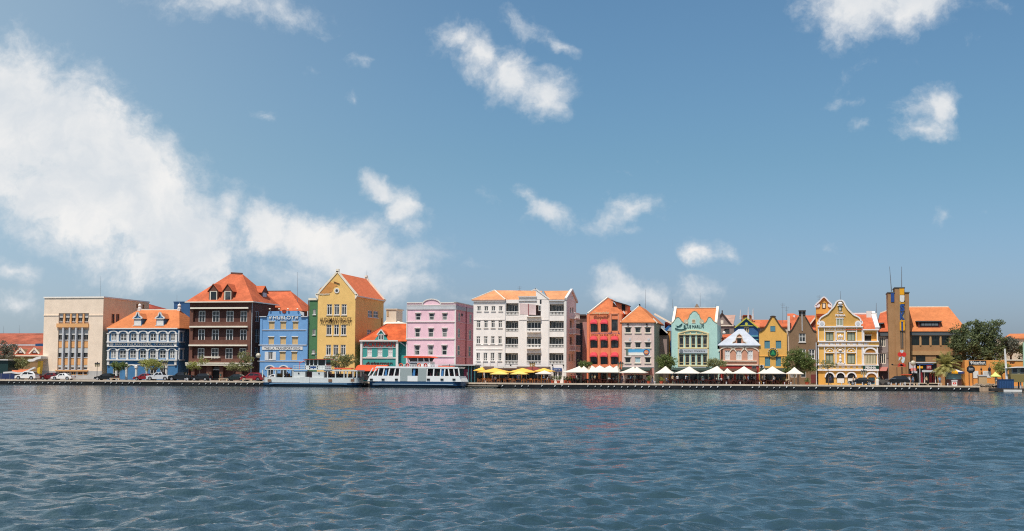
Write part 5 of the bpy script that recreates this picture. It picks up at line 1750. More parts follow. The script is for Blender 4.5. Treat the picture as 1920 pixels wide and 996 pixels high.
b.boxes('band', CREAMW, [F.r(470, 732, 742, 738), F.r(480, 762, 756, 769)], -.25, 0)
b.boxes('pilaster', SALM, [F.r(458, 640, 466, 760), F.r(748, 640, 757, 760)], -.1, 0)
b.boxes('frieze', plaster('grey_frieze', 'c9bcb0', .8, stain=.3), [F.r(452, 610, 757, 628)], -.2, 0)
for zx in (514, 603, 691):
    u, z = F.uz(zx, 652)
    m = MB()
    for i in range(8):
        t0, t1 = math.pi * (.1 + .8 * i / 8), math.pi * (.1 + .8 * (i + 1) / 8)
        m.bar(F.p(u - 1.75 * math.cos(t0), z - .6 + 1.2 * math.sin(t0), -.05), F.p(u - 1.75 * math.cos(t1), z - .6 + 1.2 * math.sin(t1), -.05), .2, .16)
    m.build('arch_trim', CREAMW, b.root)
PALE = plaster('pale_metal_roof', 'cfd6e0', .74, stain=.3, rough=.5)
A = PY(1240 + 600 / 4.15, 500 + 487 / 4.15, YF + 5)
roof_hip(b.root, PALE, x0, x1, YF, yb, ze + .05, A, (A.x + 1.0, YF + 5, A.z), over=.35)
Fd = Face('F', YF + .25, 1240)
m = MB(); Fd.prism(m, [Fd.uz(*p) for p in [(552, 600), (556, 590), (574, 580), (582, 556), (590, 534), (607, 524), (624, 534), (632, 556), (640, 580), (660, 592), (664, 600)]], 0, 2.5); d_ = m.build('dormer', SALM, b.root)
pp = [(552, 598), (556, 588), (574, 578), (582, 554), (590, 534), (607, 523), (624, 534), (632, 556), (640, 580), (660, 592), (664, 600)]
m = MB()
for i in range(len(pp) - 1):
    m.bar(Fd.p(*Fd.uz(*pp[i]), -.05), Fd.p(*Fd.uz(*pp[i + 1]), -.05), .22, .14)
Fd.box(m, Fd.r(586, 552, 626, 557), -.12, 0)
m.build('dormer_trim', CREAMW, d_)
m = MB(); Fd.box(m, Fd.r(590, 557, 622, 596), -.03, 0); m.build('opening', DARK, d_)

# --- 20 yellow gabled house with round emblem ---------------------------------------
OCH = plaster('sunny_yellow_plaster', 'f2b23c', .84, stain=.14)
SHB = shutter_mat('slate_shutter', '5f93a2', .8)
b = Bld('emblem_house', 'sunny yellow gabled house with slate blue shutters and round green emblem', 'house', YF, 1240, 868)
F = b.F
x0, x1 = F.uz(762, 700)[0], F.uz(978, 700)[0]
zs_ = F.uz(868, 520)[1]
b.window(F.grid([(802, 845), (890, 933)], [(576, 638)]) + F.grid([(806, 847), (890, 932)], [(704, 775)]), SHB, GLASS, nv=1, bw=.07, shut=SHB)
b.window(F.grid([(768, 865), (872, 972)], [(800, 886)]), DARK, GLASS, nv=1)
yb = YF + 11
b.shell(OCH, x0, x1, yb, zs_)
P_ = [(762, 520), (760, 508), (780, 500), (800, 484), (820, 455), (836, 425), (848, 404), (856, 394), (856, 386), (882, 386), (882, 394), (892, 408), (912, 440), (930, 466), (950, 488), (972, 506), (978, 520)]
b.poly('gable', OCH, P_, 0, .3)
m = MB()
for i in range(1, len(P_) - 2):
    m.bar(F.p(*F.uz(*P_[i]), .1), F.p(*F.uz(*P_[i + 1]), .1), .5, .2)
m.build('gable_trim', paint('trim_brown', '5a4634', .8), b.root)
b.window([F.r(848, 463, 887, 504)], SHB, SHB, nv=0, bw=.08, mount='on')
m = MB(); m.box(F.p(F.uz(868, 400)[0] - .3, zs_ - .4, 3), F.p(F.uz(868, 400)[0] + .3, zs_, 4))
yy = F.uz(868, 400)
m = MB(); slab(m, [(x0, YF + .3, zs_), (F.uz(868, 400)[0], YF + .3, F.uz(868, 410)[1]), (F.uz(868, 400)[0], yb, F.uz(868, 410)[1]), (x0, yb, zs_)]); slab(m, [(x1, YF + .3, zs_), (x1, yb, zs_), (F.uz(868, 400)[0], yb, F.uz(868, 410)[1]), (F.uz(868, 400)[0], YF + .3, F.uz(868, 410)[1])]); m.build('roof', ROOFR, b.root)
u, z = F.uz(869, 673)
m = MB(); m.tube(F.p(u, z, -.2), F.p(u, z, 0), 38 / 4.15 / 9.5, n=26); em = m.build('emblem', MATS['trim_brown'], b.root)
m = MB(); m.tube(F.p(u, z, -.24), F.p(u, z, -.2), 33 / 4.15 / 9.5, n=26); m.build('ring', paint('gold', 'c39a3e', .9, .4), em)
m = MB(); m.tube(F.p(u, z, -.28), F.p(u, z, -.24), 26 / 4.15 / 9.5, n=26); m.build('disc', paint('emblem_green', '1f4a35'), em)
m = MB(); F.prism(m, [(u - .5, z - .3), (u + .5, z - .3), (u + .3, z), (u, z + .6), (u - .3, z)], -.3, -.28); m.build('motif', paint('motif_green', '2f8f56'), em)
m = MB()
for k in range(7):
    t = rad(20 + k * 23.3)
    m.ball(F.p(u + .95 * math.cos(t), z + .95 * math.sin(t), -.3), .09, 6, 4)
m.build('lamps', WHITE, em)
b.boxes('band', OCH, [F.r(762, 694, 830, 699), F.r(900, 694, 977, 699)], -.1, 0)
m = MB(); F.box(m, F.r(765, 765, 800, 788), -.5, 0); ac = m.build('air_conditioner', GREYW, b.root)
m = MB(); u, z = F.uz(780, 777); m.tube(F.p(u, z, -.53), F.p(u, z, -.5), .25, n=12); m.build('fan', BLACK, ac)

# --- 21 brown gabled house -----------------------------------------------------------
OLB = plaster('olive_brown_plaster', '93714f', .8, stain=.25)
b = Bld('brown_gabled_house', 'olive brown gabled house with central chimney stack above the big leafy tree', 'house', YF, 1400, 435)
F = b.F
x0, x1 = F.uz(331, 700)[0], F.uz(546, 700)[0]
zs_ = F.uz(435, 520)[1]
b.window([F.r(406, 504, 458, 587)], WHITE, GLASS, nv=1, nh=1, hz=[.48], bw=.12, sill=WHITE)
b.window([F.r(481, 642, 531, 718), F.r(412, 640, 460, 716)], WHITE, GLASSL, nv=1, nh=1, bw=.14, sill=WHITE)
b.window([F.r(340, 810, 390, 862), F.r(420, 810, 462, 862)], WHITE, GLASSL, nv=0)
yb = YF + 12
b.shell(OLB, x0, x1, yb, zs_)
P_ = [(331, 520), (333, 508), (350, 492), (372, 458), (392, 425), (406, 395), (406, 352), (458, 352), (458, 395), (480, 432), (502, 470), (520, 498), (544, 510), (546, 520)]
b.poly('gable', OLB, P_, 0, .3)
m = MB()
for (p, q) in (((333, 508), (350, 492)), ((350, 492), (406, 390)), ((458, 390), (520, 498)), ((520, 498), (546, 508))):
    m.bar(F.p(*F.uz(*p), .1), F.p(*F.uz(*q), .1), .5, .16)
m.build('gable_trim', paint('trim_dark', '4b4036', .8), b.root)
m = MB(); F.box(m, F.r(403, 340, 461, 350), -.35, .6); F.box(m, F.r(407, 351, 425, 378), -.12, .5); F.box(m, F.r(437, 351, 456, 378), -.12, .5); m.build('chimney', MATS['trim_dark'], b.root)
m = MB(); F.box(m, F.r(428, 350, 434, 500), -.1, 0); m.build('pilaster', GREYW, b.root)
xm_ = F.uz(432, 400)[0]; zz = F.uz(432, 380)[1]
m = MB(); slab(m, [(x0, YF + .3, zs_), (xm_, YF + .3, zz - .4), (xm_, yb, zz - .4), (x0, yb, zs_)]); slab(m, [(x1, YF + .3, zs_), (x1, yb, zs_), (xm_, yb, zz - .4), (xm_, YF + .3, zz - .4)]); m.build('roof', ROOFR, b.root)
m = MB(); F.box(m, F.r(500, 840, 536, 905), -.1, 0); m.build('door', paint('brick_red_door', '7c3a36', .8), b.root)
m = MB(); u = F.uz(542, 700)[0]; m.tube((u, YF - .15, G), (u, YF - .15, F.uz(540, 590)[1]), .1); m.build('drainpipe', GREYW, b.root)
b = Bld('rear_tiled_house', 'rear house with orange tiled roof slopes on both sides of the brown gable', 'house', 38.0, 1400, 420)
F = b.F
r_ = F.r(300, 490, 545, 890)
b.shell(MATS['rear_cream'], r_[0], r_[1], 50, r_[3])
m = MB(); slab(m, [(F.uz(318, 480)[0], 37.7, r_[3]), (r_[1], 37.7, r_[3]), PY(1400 + 530 / 4.15, 500 + 380 / 4.15, 43), PY(1400 + 400 / 4.15, 500 + 380 / 4.15, 43), PY(1400 + 365 / 4.15, 500 + 365 / 4.15, 43), PY(1400 + 316 / 4.15, 500 + 366 / 4.15, 43)], .2); m.build('roof', ROOF, b.root)
m = MB(); F.box(m, F.r(318, 385, 337, 500), -.6, 1.2); F.box(m, F.r(360, 372, 376, 400), 4, 5); m.build('chimney', WHITE, b.root)
antenna(1400 + 281 / 4.15, 568, 606, 36, 'television aerial mast with crossbars behind the yellow gable', .05, True)
antenna(1400 + 310 / 4.15, 574, 600, 38, 'thin aerial mast beside the white chimney', .04, True)


def terrace_awning(px0, px1, z0, depth, col, root_label, Y=YF):
    x0, x1 = GX(px0, Y), GX(px1, Y)
    root = empty('shop_awning', ((x0 + x1) / 2, Y, G), root_label, 'awning')
    m = MB()
    m.prism([(x0, Y - .02, G + z0 + .5), (x0, Y - depth, G + z0), (x0, Y - depth, G + z0 - .22), (x0, Y - depth + .03, G + z0 - .22), (x0, Y - depth + .03, G + z0 - .03), (x0, Y - .02, G + z0 + .46)], (x1 - x0, 0, 0))
    m.build('canvas', col, root)
    m = MB()
    n = max(2, int((x1 - x0) / 3.5))
    for i in range(n + 1):
        x = x0 + .1 + (x1 - x0 - .2) * i / n
        m.tube((x, Y - depth + .1, G), (x, Y - depth + .1, G + z0), .06)
    m.build('posts', BLACK, root)


DKC = paint('dark_green_canvas', '2d4038', .8, .8)
BRC = paint('brown_canvas', '5b4234', .8, .8)
CRC = paint('oat_canvas', 'cdbfa2', .8, .8)
terrace_awning(908, 1032, 2.7, 4.2, BRC, 'long brown awning along the foot of the white hotel')
terrace_awning(1102, 1163, 2.6, 4.0, BRC, 'brown awning along the foot of the coral house')
terrace_awning(1168, 1222, 2.6, 3.4, DKC, 'dark green awning along the foot of the dusty beige house')
terrace_awning(1262, 1343, 2.6, 4.0, DKC, 'dark green awning along the foot of the turquoise house')
terrace_awning(1352, 1420, 2.5, 3.2, BRC, 'brown awning along the foot of the salmon house')
terrace_awning(1426, 1474, 2.6, 3.8, DKC, 'dark green awning along the foot of the emblem house')

# --- 22 ornate yellow corner house ---------------------------------------------------
GOLD = plaster('golden_plaster', 'efb546', .88, stain=.12)
GOLDD = plaster('deep_golden_plaster', 'eeaa2a', .86, stain=.1)
TRIM = plaster('ornate_white', 'ece6e2', .88, stain=.08, rough=.7)
SHG = shutter_mat('sage_shutter', 'a9ad93', .8)
DKG = paint('dark_green_frame', '24452f', .85)
b = Bld('ornate_gable_house', 'golden yellow house with white curved gable, scrolls and arcaded ground floor', 'house', YF, 1520, 230)
F = b.F
x0, x1 = F.uz(59, 700)[0], F.uz(404, 700)[0]
xw = F.uz(527, 700)[0]
z1 = F.uz(230, 470)[1]
yb = YF + 12
b.window(F.grid([(118, 177), (285, 345)], [(512, 577), (680, 757)]), DKG, GLASS, nv=1, bw=.1, shut=SHG)
for (a, c) in ((112, 184), (198, 268), (283, 354)):
    b.holes['F'].append(F.r(a + 4, 850, c - 4, 905))
b.shell(GOLD, x0, x1, yb, z1)
Fi = Face('F', YF + .9, 1520)
m = MB(); Fi.box(m, Fi.r(100, 800, 370, 915), .3, .4); m.build('arcade_wall', DARK, b.root)
ground = F.r(60, 812, 404, 920)
# ground floor arches: white surrounds and white shutters inside
for i, (a, c) in enumerate(((118, 180), (202, 264), (286, 350))):
    u0, z_ = F.uz(a, 862); u1, _ = F.uz(c, 862); zt_ = F.uz(a, 828)[1]
    mx, hw = (u0 + u1) / 2, (u1 - u0) / 2
    n = 12
    pts = [(mx - hw * math.cos(math.pi * k / n), z_ + (zt_ - z_) * math.sin(math.pi * k / n)) for k in range(n + 1)]
    m = MB(); F.prism(m, pts + [(u1, z_ - .3), (u0, z_ - .3)], -.02, .02); F.box(m, (u0, u1, F.uz(a, 905)[1], z_ - .2), -.018, .02); op = m.build('arch_opening', DARK, b.root)
    m = MB()
    for k in range(n):
        q = []
        for t, s_ in ((k, 1.0), (k + 1, 1.0), (k + 1, 1.32), (k, 1.32)):
            T_ = math.pi * t / n
            q.append((mx - hw * s_ * math.cos(T_), z_ + (zt_ - z_) * s_ * math.sin(T_)))
        F.prism(m, q, -.2, 0)
    m.build('arch', TRIM, b.root)
    if i:
        m = MB(); F.box(m, (u0 + .08, u1 - .08, F.uz(a, 905)[1], F.uz(a, 870)[1]), -.06, -.02); m.build('shop_shutter', WHITE, op)
b.boxes('ground_floor', GOLDD, [F.r(60, 812, 112, 920), F.r(354, 812, 404, 920)], -.03, 0)
# bands / cornices
for (ya, yb2, dd) in ((463, 473, -.35), (578, 588, -.3), (612, 622, -.3), (762, 770, -.3), (797, 812, -.32)):
    m = MB(); F.box(m, F.r(54, ya, 406 if ya < 500 else 530, yb2), dd, 0); m.build('cornice', TRIM, b.root)
m = MB()
F.box(m, F.r(58, 588, 530, 612), -.06, 0); F.box(m, F.r(58, 770, 404, 797), -.06, 0)
m.build('frieze', GOLD, b.root)
for k in range(9):
    m = MB(); zx = 78 + k * 43.5; F.box(m, F.r(zx - 14, 592, zx + 14, 609), -.09, -.06)
    F.box(m, F.r(zx - 17 + 28, 592, zx - 17 + 32, 609), -.1, -.06) if False else None
    o = m.build('frieze_panel', GREYW if k > 7 else TRIM, b.root)
    m = MB(); F.box(m, F.r(zx + 18, 590, zx + 22, 611), -.12, -.05); m.build('frieze_post', TRIM, b.root)
    if k < 8:
        m = MB(); F.box(m, F.r(zx - 12, 776, zx + 12, 781), -.1, -.05); F.box(m, F.r(zx - 12, 787, zx + 12, 791), -.1, -.05); m.build('frieze_relief', TRIM, b.root)
for zx in (60, 107, 190, 268, 358, 401):
    w = 4 if zx in (60, 401) else 3
    for (ya, yb2) in ((474, 578), (622, 762)):
        m = MB(); F.box(m, F.r(zx - w, ya, zx + w, yb2), -.16, 0)
        if zx not in (60, 401): F.box(m, F.r(zx - w - 2, ya, zx + w + 2, ya + 8), -.2, 0)
        m.build('pilaster', TRIM, b.root)
for zx in (196, 263, 118 - 8, 180, 280, 349):
    pass
# framed reliefs between the windows
for (a, c, ya, yb2) in ((200, 262, 512, 577), (200, 262, 674, 758)):
    m = MB()
    F.box(m, F.r(a - 4, ya - 6, c + 4, ya), -.12, 0); F.box(m, F.r(a - 4, yb2 - 5, c + 4, yb2), -.12, 0)
    F.box(m, F.r(a - 4, ya, a + 2, yb2), -.12, 0); F.box(m, F.r(c - 2, ya, c + 4, yb2), -.12, 0)
    fr = m.build('relief_frame', TRIM, b.root)
    mx = (a + c) / 2
    m = MB()
    if ya < 600:
        for zx in (-14, 0, 14):
            u, z = F.uz(mx + zx, 545 - (4 if zx == 0 else 0)); m.ball(F.p(u, z, .0), .2 if zx == 0 else .15, 8, 6, 2)
        F.box(m, F.r(mx - 18, 562, mx + 18, 567), -.1, 0)
    else:
        u, z = F.uz(mx, 690); m.ball(F.p(u, z, -.0), .17, 8, 6)
        u, z = F.uz(mx, 708); m.ball(F.p(u, z, -.0), .24, 8, 6, 1.5)
        u, z = F.uz(mx, 732); m.ball(F.p(u, z, -.0), .3, 8, 6, .9)
        F.box(m, F.r(mx - 16, 744, mx + 16, 750), -.1, 0)
    m.build('relief', TRIM, fr)
for (mx, ya) in ((148, 655), (316, 655), (230, 652)):
    u, z = F.uz(mx, ya + 12); r_ = 30 / 4.15 / 9.5
    m = MB()
    for k in range(10):
        t0, t1 = math.pi * k / 10, math.pi * (k + 1) / 10
        m.bar(F.p(u - r_ * math.cos(t0), z + .8 * math.sin(t0), -.06), F.p(u - r_ * math.cos(t1), z + .8 * math.sin(t1), -.06), .15, .1)
    F.box(m, (u - r_ - .1, u + r_ + .1, z - .12, z + .02), -.14, 0)
    m.ball(F.p(u, z + .3, 0), .2 if mx != 230 else .4, 8, 5, .5)
    m.build('lunette', TRIM, b.root)
for mx in (148, 230, 316):
    m = MB(); F.box(m, F.r(mx - 34, 500, mx + 34, 507), -.14, 0)
    for k in range(5):
        u, z = F.uz(mx - 24 + 12 * k, 487); m.ball(F.p(u, z, -.0), .13, 6, 4)
    m.build('swag', TRIM, b.root)
# curved gable
L_ = [(60, 470), (62, 452), (64, 430), (68, 412), (80, 396), (98, 384), (116, 374), (134, 364), (146, 348), (160, 332), (174, 318), (186, 302), (194, 286), (200, 274), (210, 267), (222, 263)]
R_ = [(240, 263), (252, 268), (260, 278), (265, 290), (274, 308), (288, 328), (302, 344), (318, 358), (330, 372), (348, 382), (370, 392), (386, 406), (392, 424), (395, 446), (398, 470)]
b.poly('gable', plaster('gable_gold', 'd9a23c', .84, stain=.12), L_ + R_, 0, .35)
m = MB()
for S_ in (L_, R_):
    for i in range(len(S_) - 1):
        if S_ is L_ and i == 0 or S_ is R_ and i == len(S_) - 2:
            continue
        m.bar(F.p(*F.uz(*S_[i]), .1), F.p(*F.uz(*S_[i + 1]), .1), .6, .26)
m.bar(F.p(*F.uz(*L_[-1]), .1), F.p(*F.uz(*R_[0]), .1), .6, .26)
m.build('gable_trim', TRIM, b.root)
for zx in (87, 369):
    m = MB(); u, z = F.uz(zx, 446); m.tube(F.p(u, z, -.3), F.p(u, z, 0), 24 / 4.15 / 9.5, n=18); o = m.build('scroll', TRIM, b.root)
    m = MB(); m.tube(F.p(u, z, -.34), F.p(u, z, -.3), 13 / 4.15 / 9.5, n=14); m.build('scroll_eye', GREYW, o)
b.window([F.r(199, 405, 253, 461)], WHITE, SHG, nv=1, bw=.1, mount='on', lintel=TRIM)
b.window([F.r(216, 308, 242, 345)], DKG, paint('niche_white', 'cfc9c0'), nv=0, bw=.1, mount='on')
m = MB(); F.box(m, F.r(208, 302, 250, 307), -.16, 0); u, z = F.uz(230, 288); m.ball(F.p(u, z, 0), .45, 10, 6, .8); m.build('crest', TRIM, b.root)
letters('PENHA', F, F.r(193, 370, 271, 387), TRIM, b.root, -.12, -.02, bold=.04)
letters('1708', F, F.r(210, 351, 250, 362), TRIM, b.root, -.1, -.02, bold=.02)
# right wing with loggia
yl = F.uz(460, 492)[1]
b.holes['F'].append(F.r(420, 512, 512, 578))
b.holes['F'].append(F.r(447, 858, 500, 918))
mb = MB()
wall_holes(mb, F, x1 + .002, xw, G - .05, yl, b.holes['F'], .5)
mb.quad((xw, YF, G), (xw, yb, G), (xw, yb, yl), (xw, YF, yl))
mb.quad((x1, YF, yl), (xw, YF, yl), (xw, yb, yl), (x1, yb, yl))
mb.build('wing_wall', GOLD, b.root)
Fi = Face('F', YF + .5, 1520)
m = MB(); Fi.box(m, Fi.r(414, 505, 520, 582), 0, .1); m.build('loggia_wall', GOLDD, b.root)
m = MB(); Fi.box(m, Fi.r(420, 536, 470, 578), -.03, .0); w_ = m.build('window', DARK, b.root)
m = MB(); Fi.box(m, Fi.r(417, 530, 474, 536), -.3, .0); m.build('lintel', CREAMW, w_)
m = MB(); Fi.box(m, Fi.r(444, 855, 503, 918), 0, .1); m.build('door', paint('blue_door', '4f86a8'), b.root)
m = MB(); F.box(m, F.r(404, 487, 530, 496), -.35, .1); m.build('cornice', TRIM, b.root)
for zx in (412, 520):
    for (ya, yb2) in ((496, 578), (622, 770), (812, 918)):
        m = MB(); F.box(m, F.r(zx - 5, ya, zx + 5, yb2), -.14, 0); m.build('pilaster', TRIM, b.root)
u, z = F.uz(465, 672); zt_ = F.uz(465, 628)[1]; hw = 52 / 4.15 / 9.5
m = MB(); n = 14
for k in range(n):
    q = [(u - hw * s_ * math.cos(math.pi * t / n), z + (zt_ - z) * s_ * math.sin(math.pi * t / n)) for t, s_ in ((k, 1), (k + 1, 1), (k + 1, .74), (k, .74))]
    F.prism(m, q, -.2, 0)
F.box(m, F.r(408, 671, 528, 678), -.22, 0)
m.build('arch', TRIM, b.root)
b.poly('arch_fill', paint('umber_fill', 'b3762a', .8), [(430, 670), (436, 655), (450, 645), (465, 641), (480, 645), (494, 655), (500, 670)], -.03, 0)
m = MB()
F.box(m, F.r(422, 682, 510, 758), -.05, 0)
sc = m.build('screen', plaster('screen_cream', 'd8c79e', .8), b.root)
m = MB()
for k in range(7):
    F.box(m, F.r(429 + k * 12, 688, 433 + k * 12, 752), -.07, -.05)
m.build('screen_slots', paint('slot_olive', '7d7650', .8), sc)
m = MB(); F.box(m, F.r(407, 771, 531, 801), -.3, 0); sg = m.build('sign', paint('sign_dark_green', '1c4738', .85), b.root)
letters('PENHA', F, F.r(426, 777, 510, 796), WHITE, sg, -.37, -.3, bold=.05)
u, z = F.uz(474, 862); zt_ = F.uz(474, 818)[1]; hw = 48 / 4.15 / 9.5
m = MB()
for k in range(n):
    q = [(u - hw * s_ * math.cos(math.pi * t / n), z + (zt_ - z) * s_ * math.sin(math.pi * t / n)) for t, s_ in ((k, 1), (k + 1, 1), (k + 1, .7), (k, .7))]
    F.prism(m, q, -.2, 0)
m.build('arch', TRIM, b.root)
m = MB(); F.prism(m, [(u - hw * .7 * math.cos(math.pi * t / n), z + (zt_ - z) * .7 * math.sin(math.pi * t / n)) for t in range(n + 1)], -.02, .02); m.build('arch_fill', MATS['umber_fill'], b.root)
e0 = yl + .1
m = MB()
pR = lambda zx, zy, Y: PY(1520 + zx / 4.15, 500 + zy / 4.15, Y)
zr = pR(420, 370, YF + 6).z
slab(m, [(x1 - 3.2, YF - .2, e0), (xw + .1, YF - .2, e0), (xw - .8, YF + 6, zr), (x1 - 3.2, YF + 6, zr)])
slab(m, [(xw + .1, yb, e0), (x1 - 3.2, yb, e0), (x1 - 3.2, YF + 6, zr), (xw - .8, YF + 6, zr)])
slab(m, [(x0 + .2, YF + .36, z1), (F.uz(228, 300)[0], YF + .36, F.uz(228, 300)[1]), (F.uz(228, 300)[0], yb, F.uz(228, 300)[1]), (x0 + .2, yb, z1)])
slab(m, [(x1, YF + .36, z1), (x1, yb, z1), (F.uz(228, 300)[0], yb, F.uz(228, 300)[1]), (F.uz(228, 300)[0], YF + .36, F.uz(228, 300)[1])])
m.build('roof', ROOF, b.root)
m = MB(); m.box((x1 - 2.5, YF + 5.8, zr - .05), (xw - .6, YF + 6.2, zr + .25)); m.bar((xw - .1, YF - .1, e0 + .1), (xw - .7, YF + 6, zr + .3), .8, .6); m.build('verge', TRIM, b.root)
for zx, zy in ((454, 346), (494, 362)):
    p = pR(zx, zy, YF + 5); m = MB(); m.box((p.x - .5, YF + 4.6, zr - .8), (p.x + .5, YF + 5.6, p.z)); m.build('chimney', WHITE, b.root)
antenna(1520 + 232 / 4.15, 546, 563, YF + 1, 'white flagpole on top of the white curved gable', .045)
antenna(1520 + 510 / 4.15, 568, 588, YF + 6, 'white pole beside the chimneys of the golden house wing', .07)
# small golden gable behind
b = Bld('rear_gold_gable', 'small golden scrolled gable house behind the ornate golden house', 'house', 22.0, 1520, 103)
F = b.F
r_ = F.r(42, 372, 165, 890)
b.window([F.r(90, 282, 117, 326)], DARK, CREAMW, nv=0, bw=.1, mount='on')
b.shell(GOLDD, r_[0], r_[1], 30, r_[3])
G_ = [(42, 374), (42, 318), (40, 300), (46, 288), (60, 278), (74, 264), (86, 248), (104, 236), (122, 250), (134, 266), (148, 280), (160, 290), (164, 302), (160, 320), (160, 374)]
m = MB(); F.prism(m, [F.uz(*p) for p in G_], 0, 6); m.build('gable', GOLDD, b.root)
m = MB()
for i in range(1, len(G_) - 2):
    m.bar(F.p(*F.uz(*G_[i]), -.1), F.p(*F.uz(*G_[i + 1]), -.1), .5, .24)
for zx in (56, 150):
    u, z = F.uz(zx, 302); m.tube(F.p(u, z, -.2), F.p(u, z, 0), .42, n=12)
m.build('gable_trim', TRIM, b.root)
m = MB(); F.box(m, F.r(44, 368, 130, 388), -.3, 0); m.build('ledge', paint('ledge_brick', 'a4501f', .8), b.root)
m = MB(); F.prism(m, [F.uz(*p) for p in [(-20, 470), (38, 395), (60, 385), (60, 470)]], .5, 3); m.build('lean_to', plaster('old_brick', '8f5a48', .75), b.root)
m = MB(); m.bar(F.p(*F.uz(-14, 460), .2), F.p(*F.uz(34, 398), .2), .3, .25); m.bar(F.p(*F.uz(-20, 470), .3), F.p(*F.uz(10, 495), .3), .3, .25); m.build('verge', CREAMW, b.root)
antenna(1520 + 66 / 4.15, 553, 566, 26, 'small aerial with crossbars left of the small golden gable', .04, True)
m = None

# --- 23 tower building ------------------------------------------------------------------
OCR = plaster('ochre_brown_plaster', 'b5844f', .8, stain=.2)
OCRL = plaster('light_ochre_plaster', 'c8975c', .82, stain=.15)
SLATE = paint('slate_fascia', '5e6468', .8, .7)
b = Bld('tower_building', 'ochre brown building with square sign tower and long orange roof', 'building', YF + 3, 1680, 240)
F = b.F
xt1 = Face('F', YF + 3, 1520).uz(772, 600)[0]
x0, x1 = xt1 - 2.5, F.uz(545, 600)[0]
ze = F.uz(300, 503)[1]
wr = F.grid([(121, 181), (199, 258), (278, 338), (356, 412), (430, 500)], [(540, 612)])
b.window(wr, paint('dark_teal_frame', '27352f'), glass('green_glass', (.008, .012, .011), (.03, .045, .04)), nv=1, bw=.06)
b.window(F.grid([(155, 229), (313, 385), (420, 480)], [(692, 740)]), MATS['dark_teal_frame'], MATS['green_glass'], nv=1, bw=.06)
yb = YF + 16
b.shell(OCR, x0, x1, yb, ze, t=.6)
b.boxes('lower_band', OCRL, [(F.uz(118, 700)[0], x1, F.uz(300, 688)[1], F.uz(300, 658)[1])], -.18, 0)
b.boxes('pier', OCRL, [F.r(184, 538, 196, 614), F.r(262, 538, 275, 614), F.r(341, 538, 353, 614)], -.12, 0)
b.boxes('fascia', SLATE, [F.r(112, 503, 545, 535)], -.25, 0)
zr = F.uz(250, 314)[1]
A = PY(1680 + 0 / 4.15, 500 + 314 / 4.15, YF + 9); B = PY(1680 + 408 / 4.15, 500 + 314 / 4.15, YF + 9)
rf = roof_hip(b.root, ROOFB, x0, x1, YF + 3, yb, ze + .05, (x0 - 1, YF + 9, A.z), (B.x, YF + 9, A.z), over=.35, trim=CREAMW)
q = Face('F', YF + 3.5, 1680)
rc = q.r(172, 428, 345, 472)
m = MB(); m.box((rc[0], YF + 3.5, rc[2] - .2), (rc[1], YF + 8, rc[3])); d_ = m.build('dormer', paint('dormer_maroon', '6b2e24'), b.root)
m = MB(); m.box((rc[0] - .4, YF + 3.2, rc[3]), (rc[1] + .3, YF + 8.3, rc[3] + .15)); m.build('dormer_roof', SLATE, d_)
m = MB(); q.box(m, (rc[0] + .3, rc[1] - .3, rc[2] + .15, rc[3] - .1), -.05, 0); w_ = m.build('window', DARK, d_)
m = MB()
for k in range(5):
    u = rc[0] + .6 + k * (rc[1] - rc[0] - 1.2) / 4.6; q.box(m, (u, u + .55, rc[2] + .3, rc[3] - .25), -.08, -.05)
m.build('pane', paint('pane_grey', '6c7377'), w_)
# left wing (greyish) with hipped roof
Fl = Face('F', YF + 2, 1520)
GRW = plaster('mauve_grey_plaster', 'a3938d', .8, stain=.2)
x0l, x1l = Fl.uz(531, 600)[0], Fl.uz(640, 600)[0]
zl = Fl.uz(580, 505)[1]
b2h = b.holes['F'] = []
Fsave = b.F; b.F = Fl
b.window([Fl.r(533, 545, 582, 623), Fl.r(533, 672, 585, 756)], CREAMW, GLASS, nv=2, bw=.14)
mb = MB(); wall_holes(mb, Fl, x0l, x1l, G - .05, zl, b.holes['F'], .4); mb.quad((x0l, YF + 2, G), (x0l, yb, G), (x0l, yb, zl), (x0l, YF + 2, zl)); mb.quad((x0l, YF + 2, zl), (x1l, YF + 2, zl), (x1l, yb, zl), (x0l, yb, zl)); mb.build('left_wing', GRW, b.root)
b.boxes('fascia', SLATE, [Fl.r(527, 504, 640, 540)], -.3, 0)
m = MB(); Fl.box(m, Fl.r(590, 665, 606, 712), -.06, 0); m.build('shutter', paint('shutter_grey', '8d8079'), b.root)
b.boxes('light_pier', plaster('light_pier', 'd5c4ae', .85), [Fl.r(606, 656, 636, 846)], -.1, 0)
m = MB()
a_, c_ = (x0l - .3, YF + 1.6, zl), (x1l, YF + 1.6, zl + .1)
d1_, d2_ = PY(1520 + 540 / 4.15, 500 + 362 / 4.15, YF + 7), PY(1520 + 615 / 4.15, 500 + 335 / 4.15, YF + 7)
slab(m, [a_, c_, d2_, d1_]); slab(m, [(x0l - .3, yb, zl), a_, d1_]); slab(m, [c_, (x1l, yb, zl), d2_]); slab(m, [(x0l - .3, yb, zl), d1_, d2_, (x1l, yb, zl)])
m.build('roof', ROOF, b.root)
m = MB(); m.bar(d1_, d2_, .2, .25); m.bar(Fl.p(*Fl.uz(602, 446), -.2), Fl.p(*Fl.uz(632, 442), -.2), .3, .2); m.build('ridge', CREAMW, b.root)
ql = Face('F', YF + 2.3, 1520)
m = MB(); q_ = ql.r(516, 446, 548, 488); m.box((q_[0], YF + 2.3, q_[2]), (q_[1], YF + 5, q_[3])); d_ = m.build('dormer', SLATE, b.root)
m = MB(); ql.box(m, (q_[0] + .1, q_[1] - .1, q_[2] + .15, q_[3] - .1), -.05, 0); m.build('pane', GLASS, d_)
m = MB(); ql.prism(m, [ql.uz(*p) for p in [(512, 446), (512, 438), (575, 436), (562, 446)]], -.2, 2.5); m.build('dormer_roof', SLATE, d_)
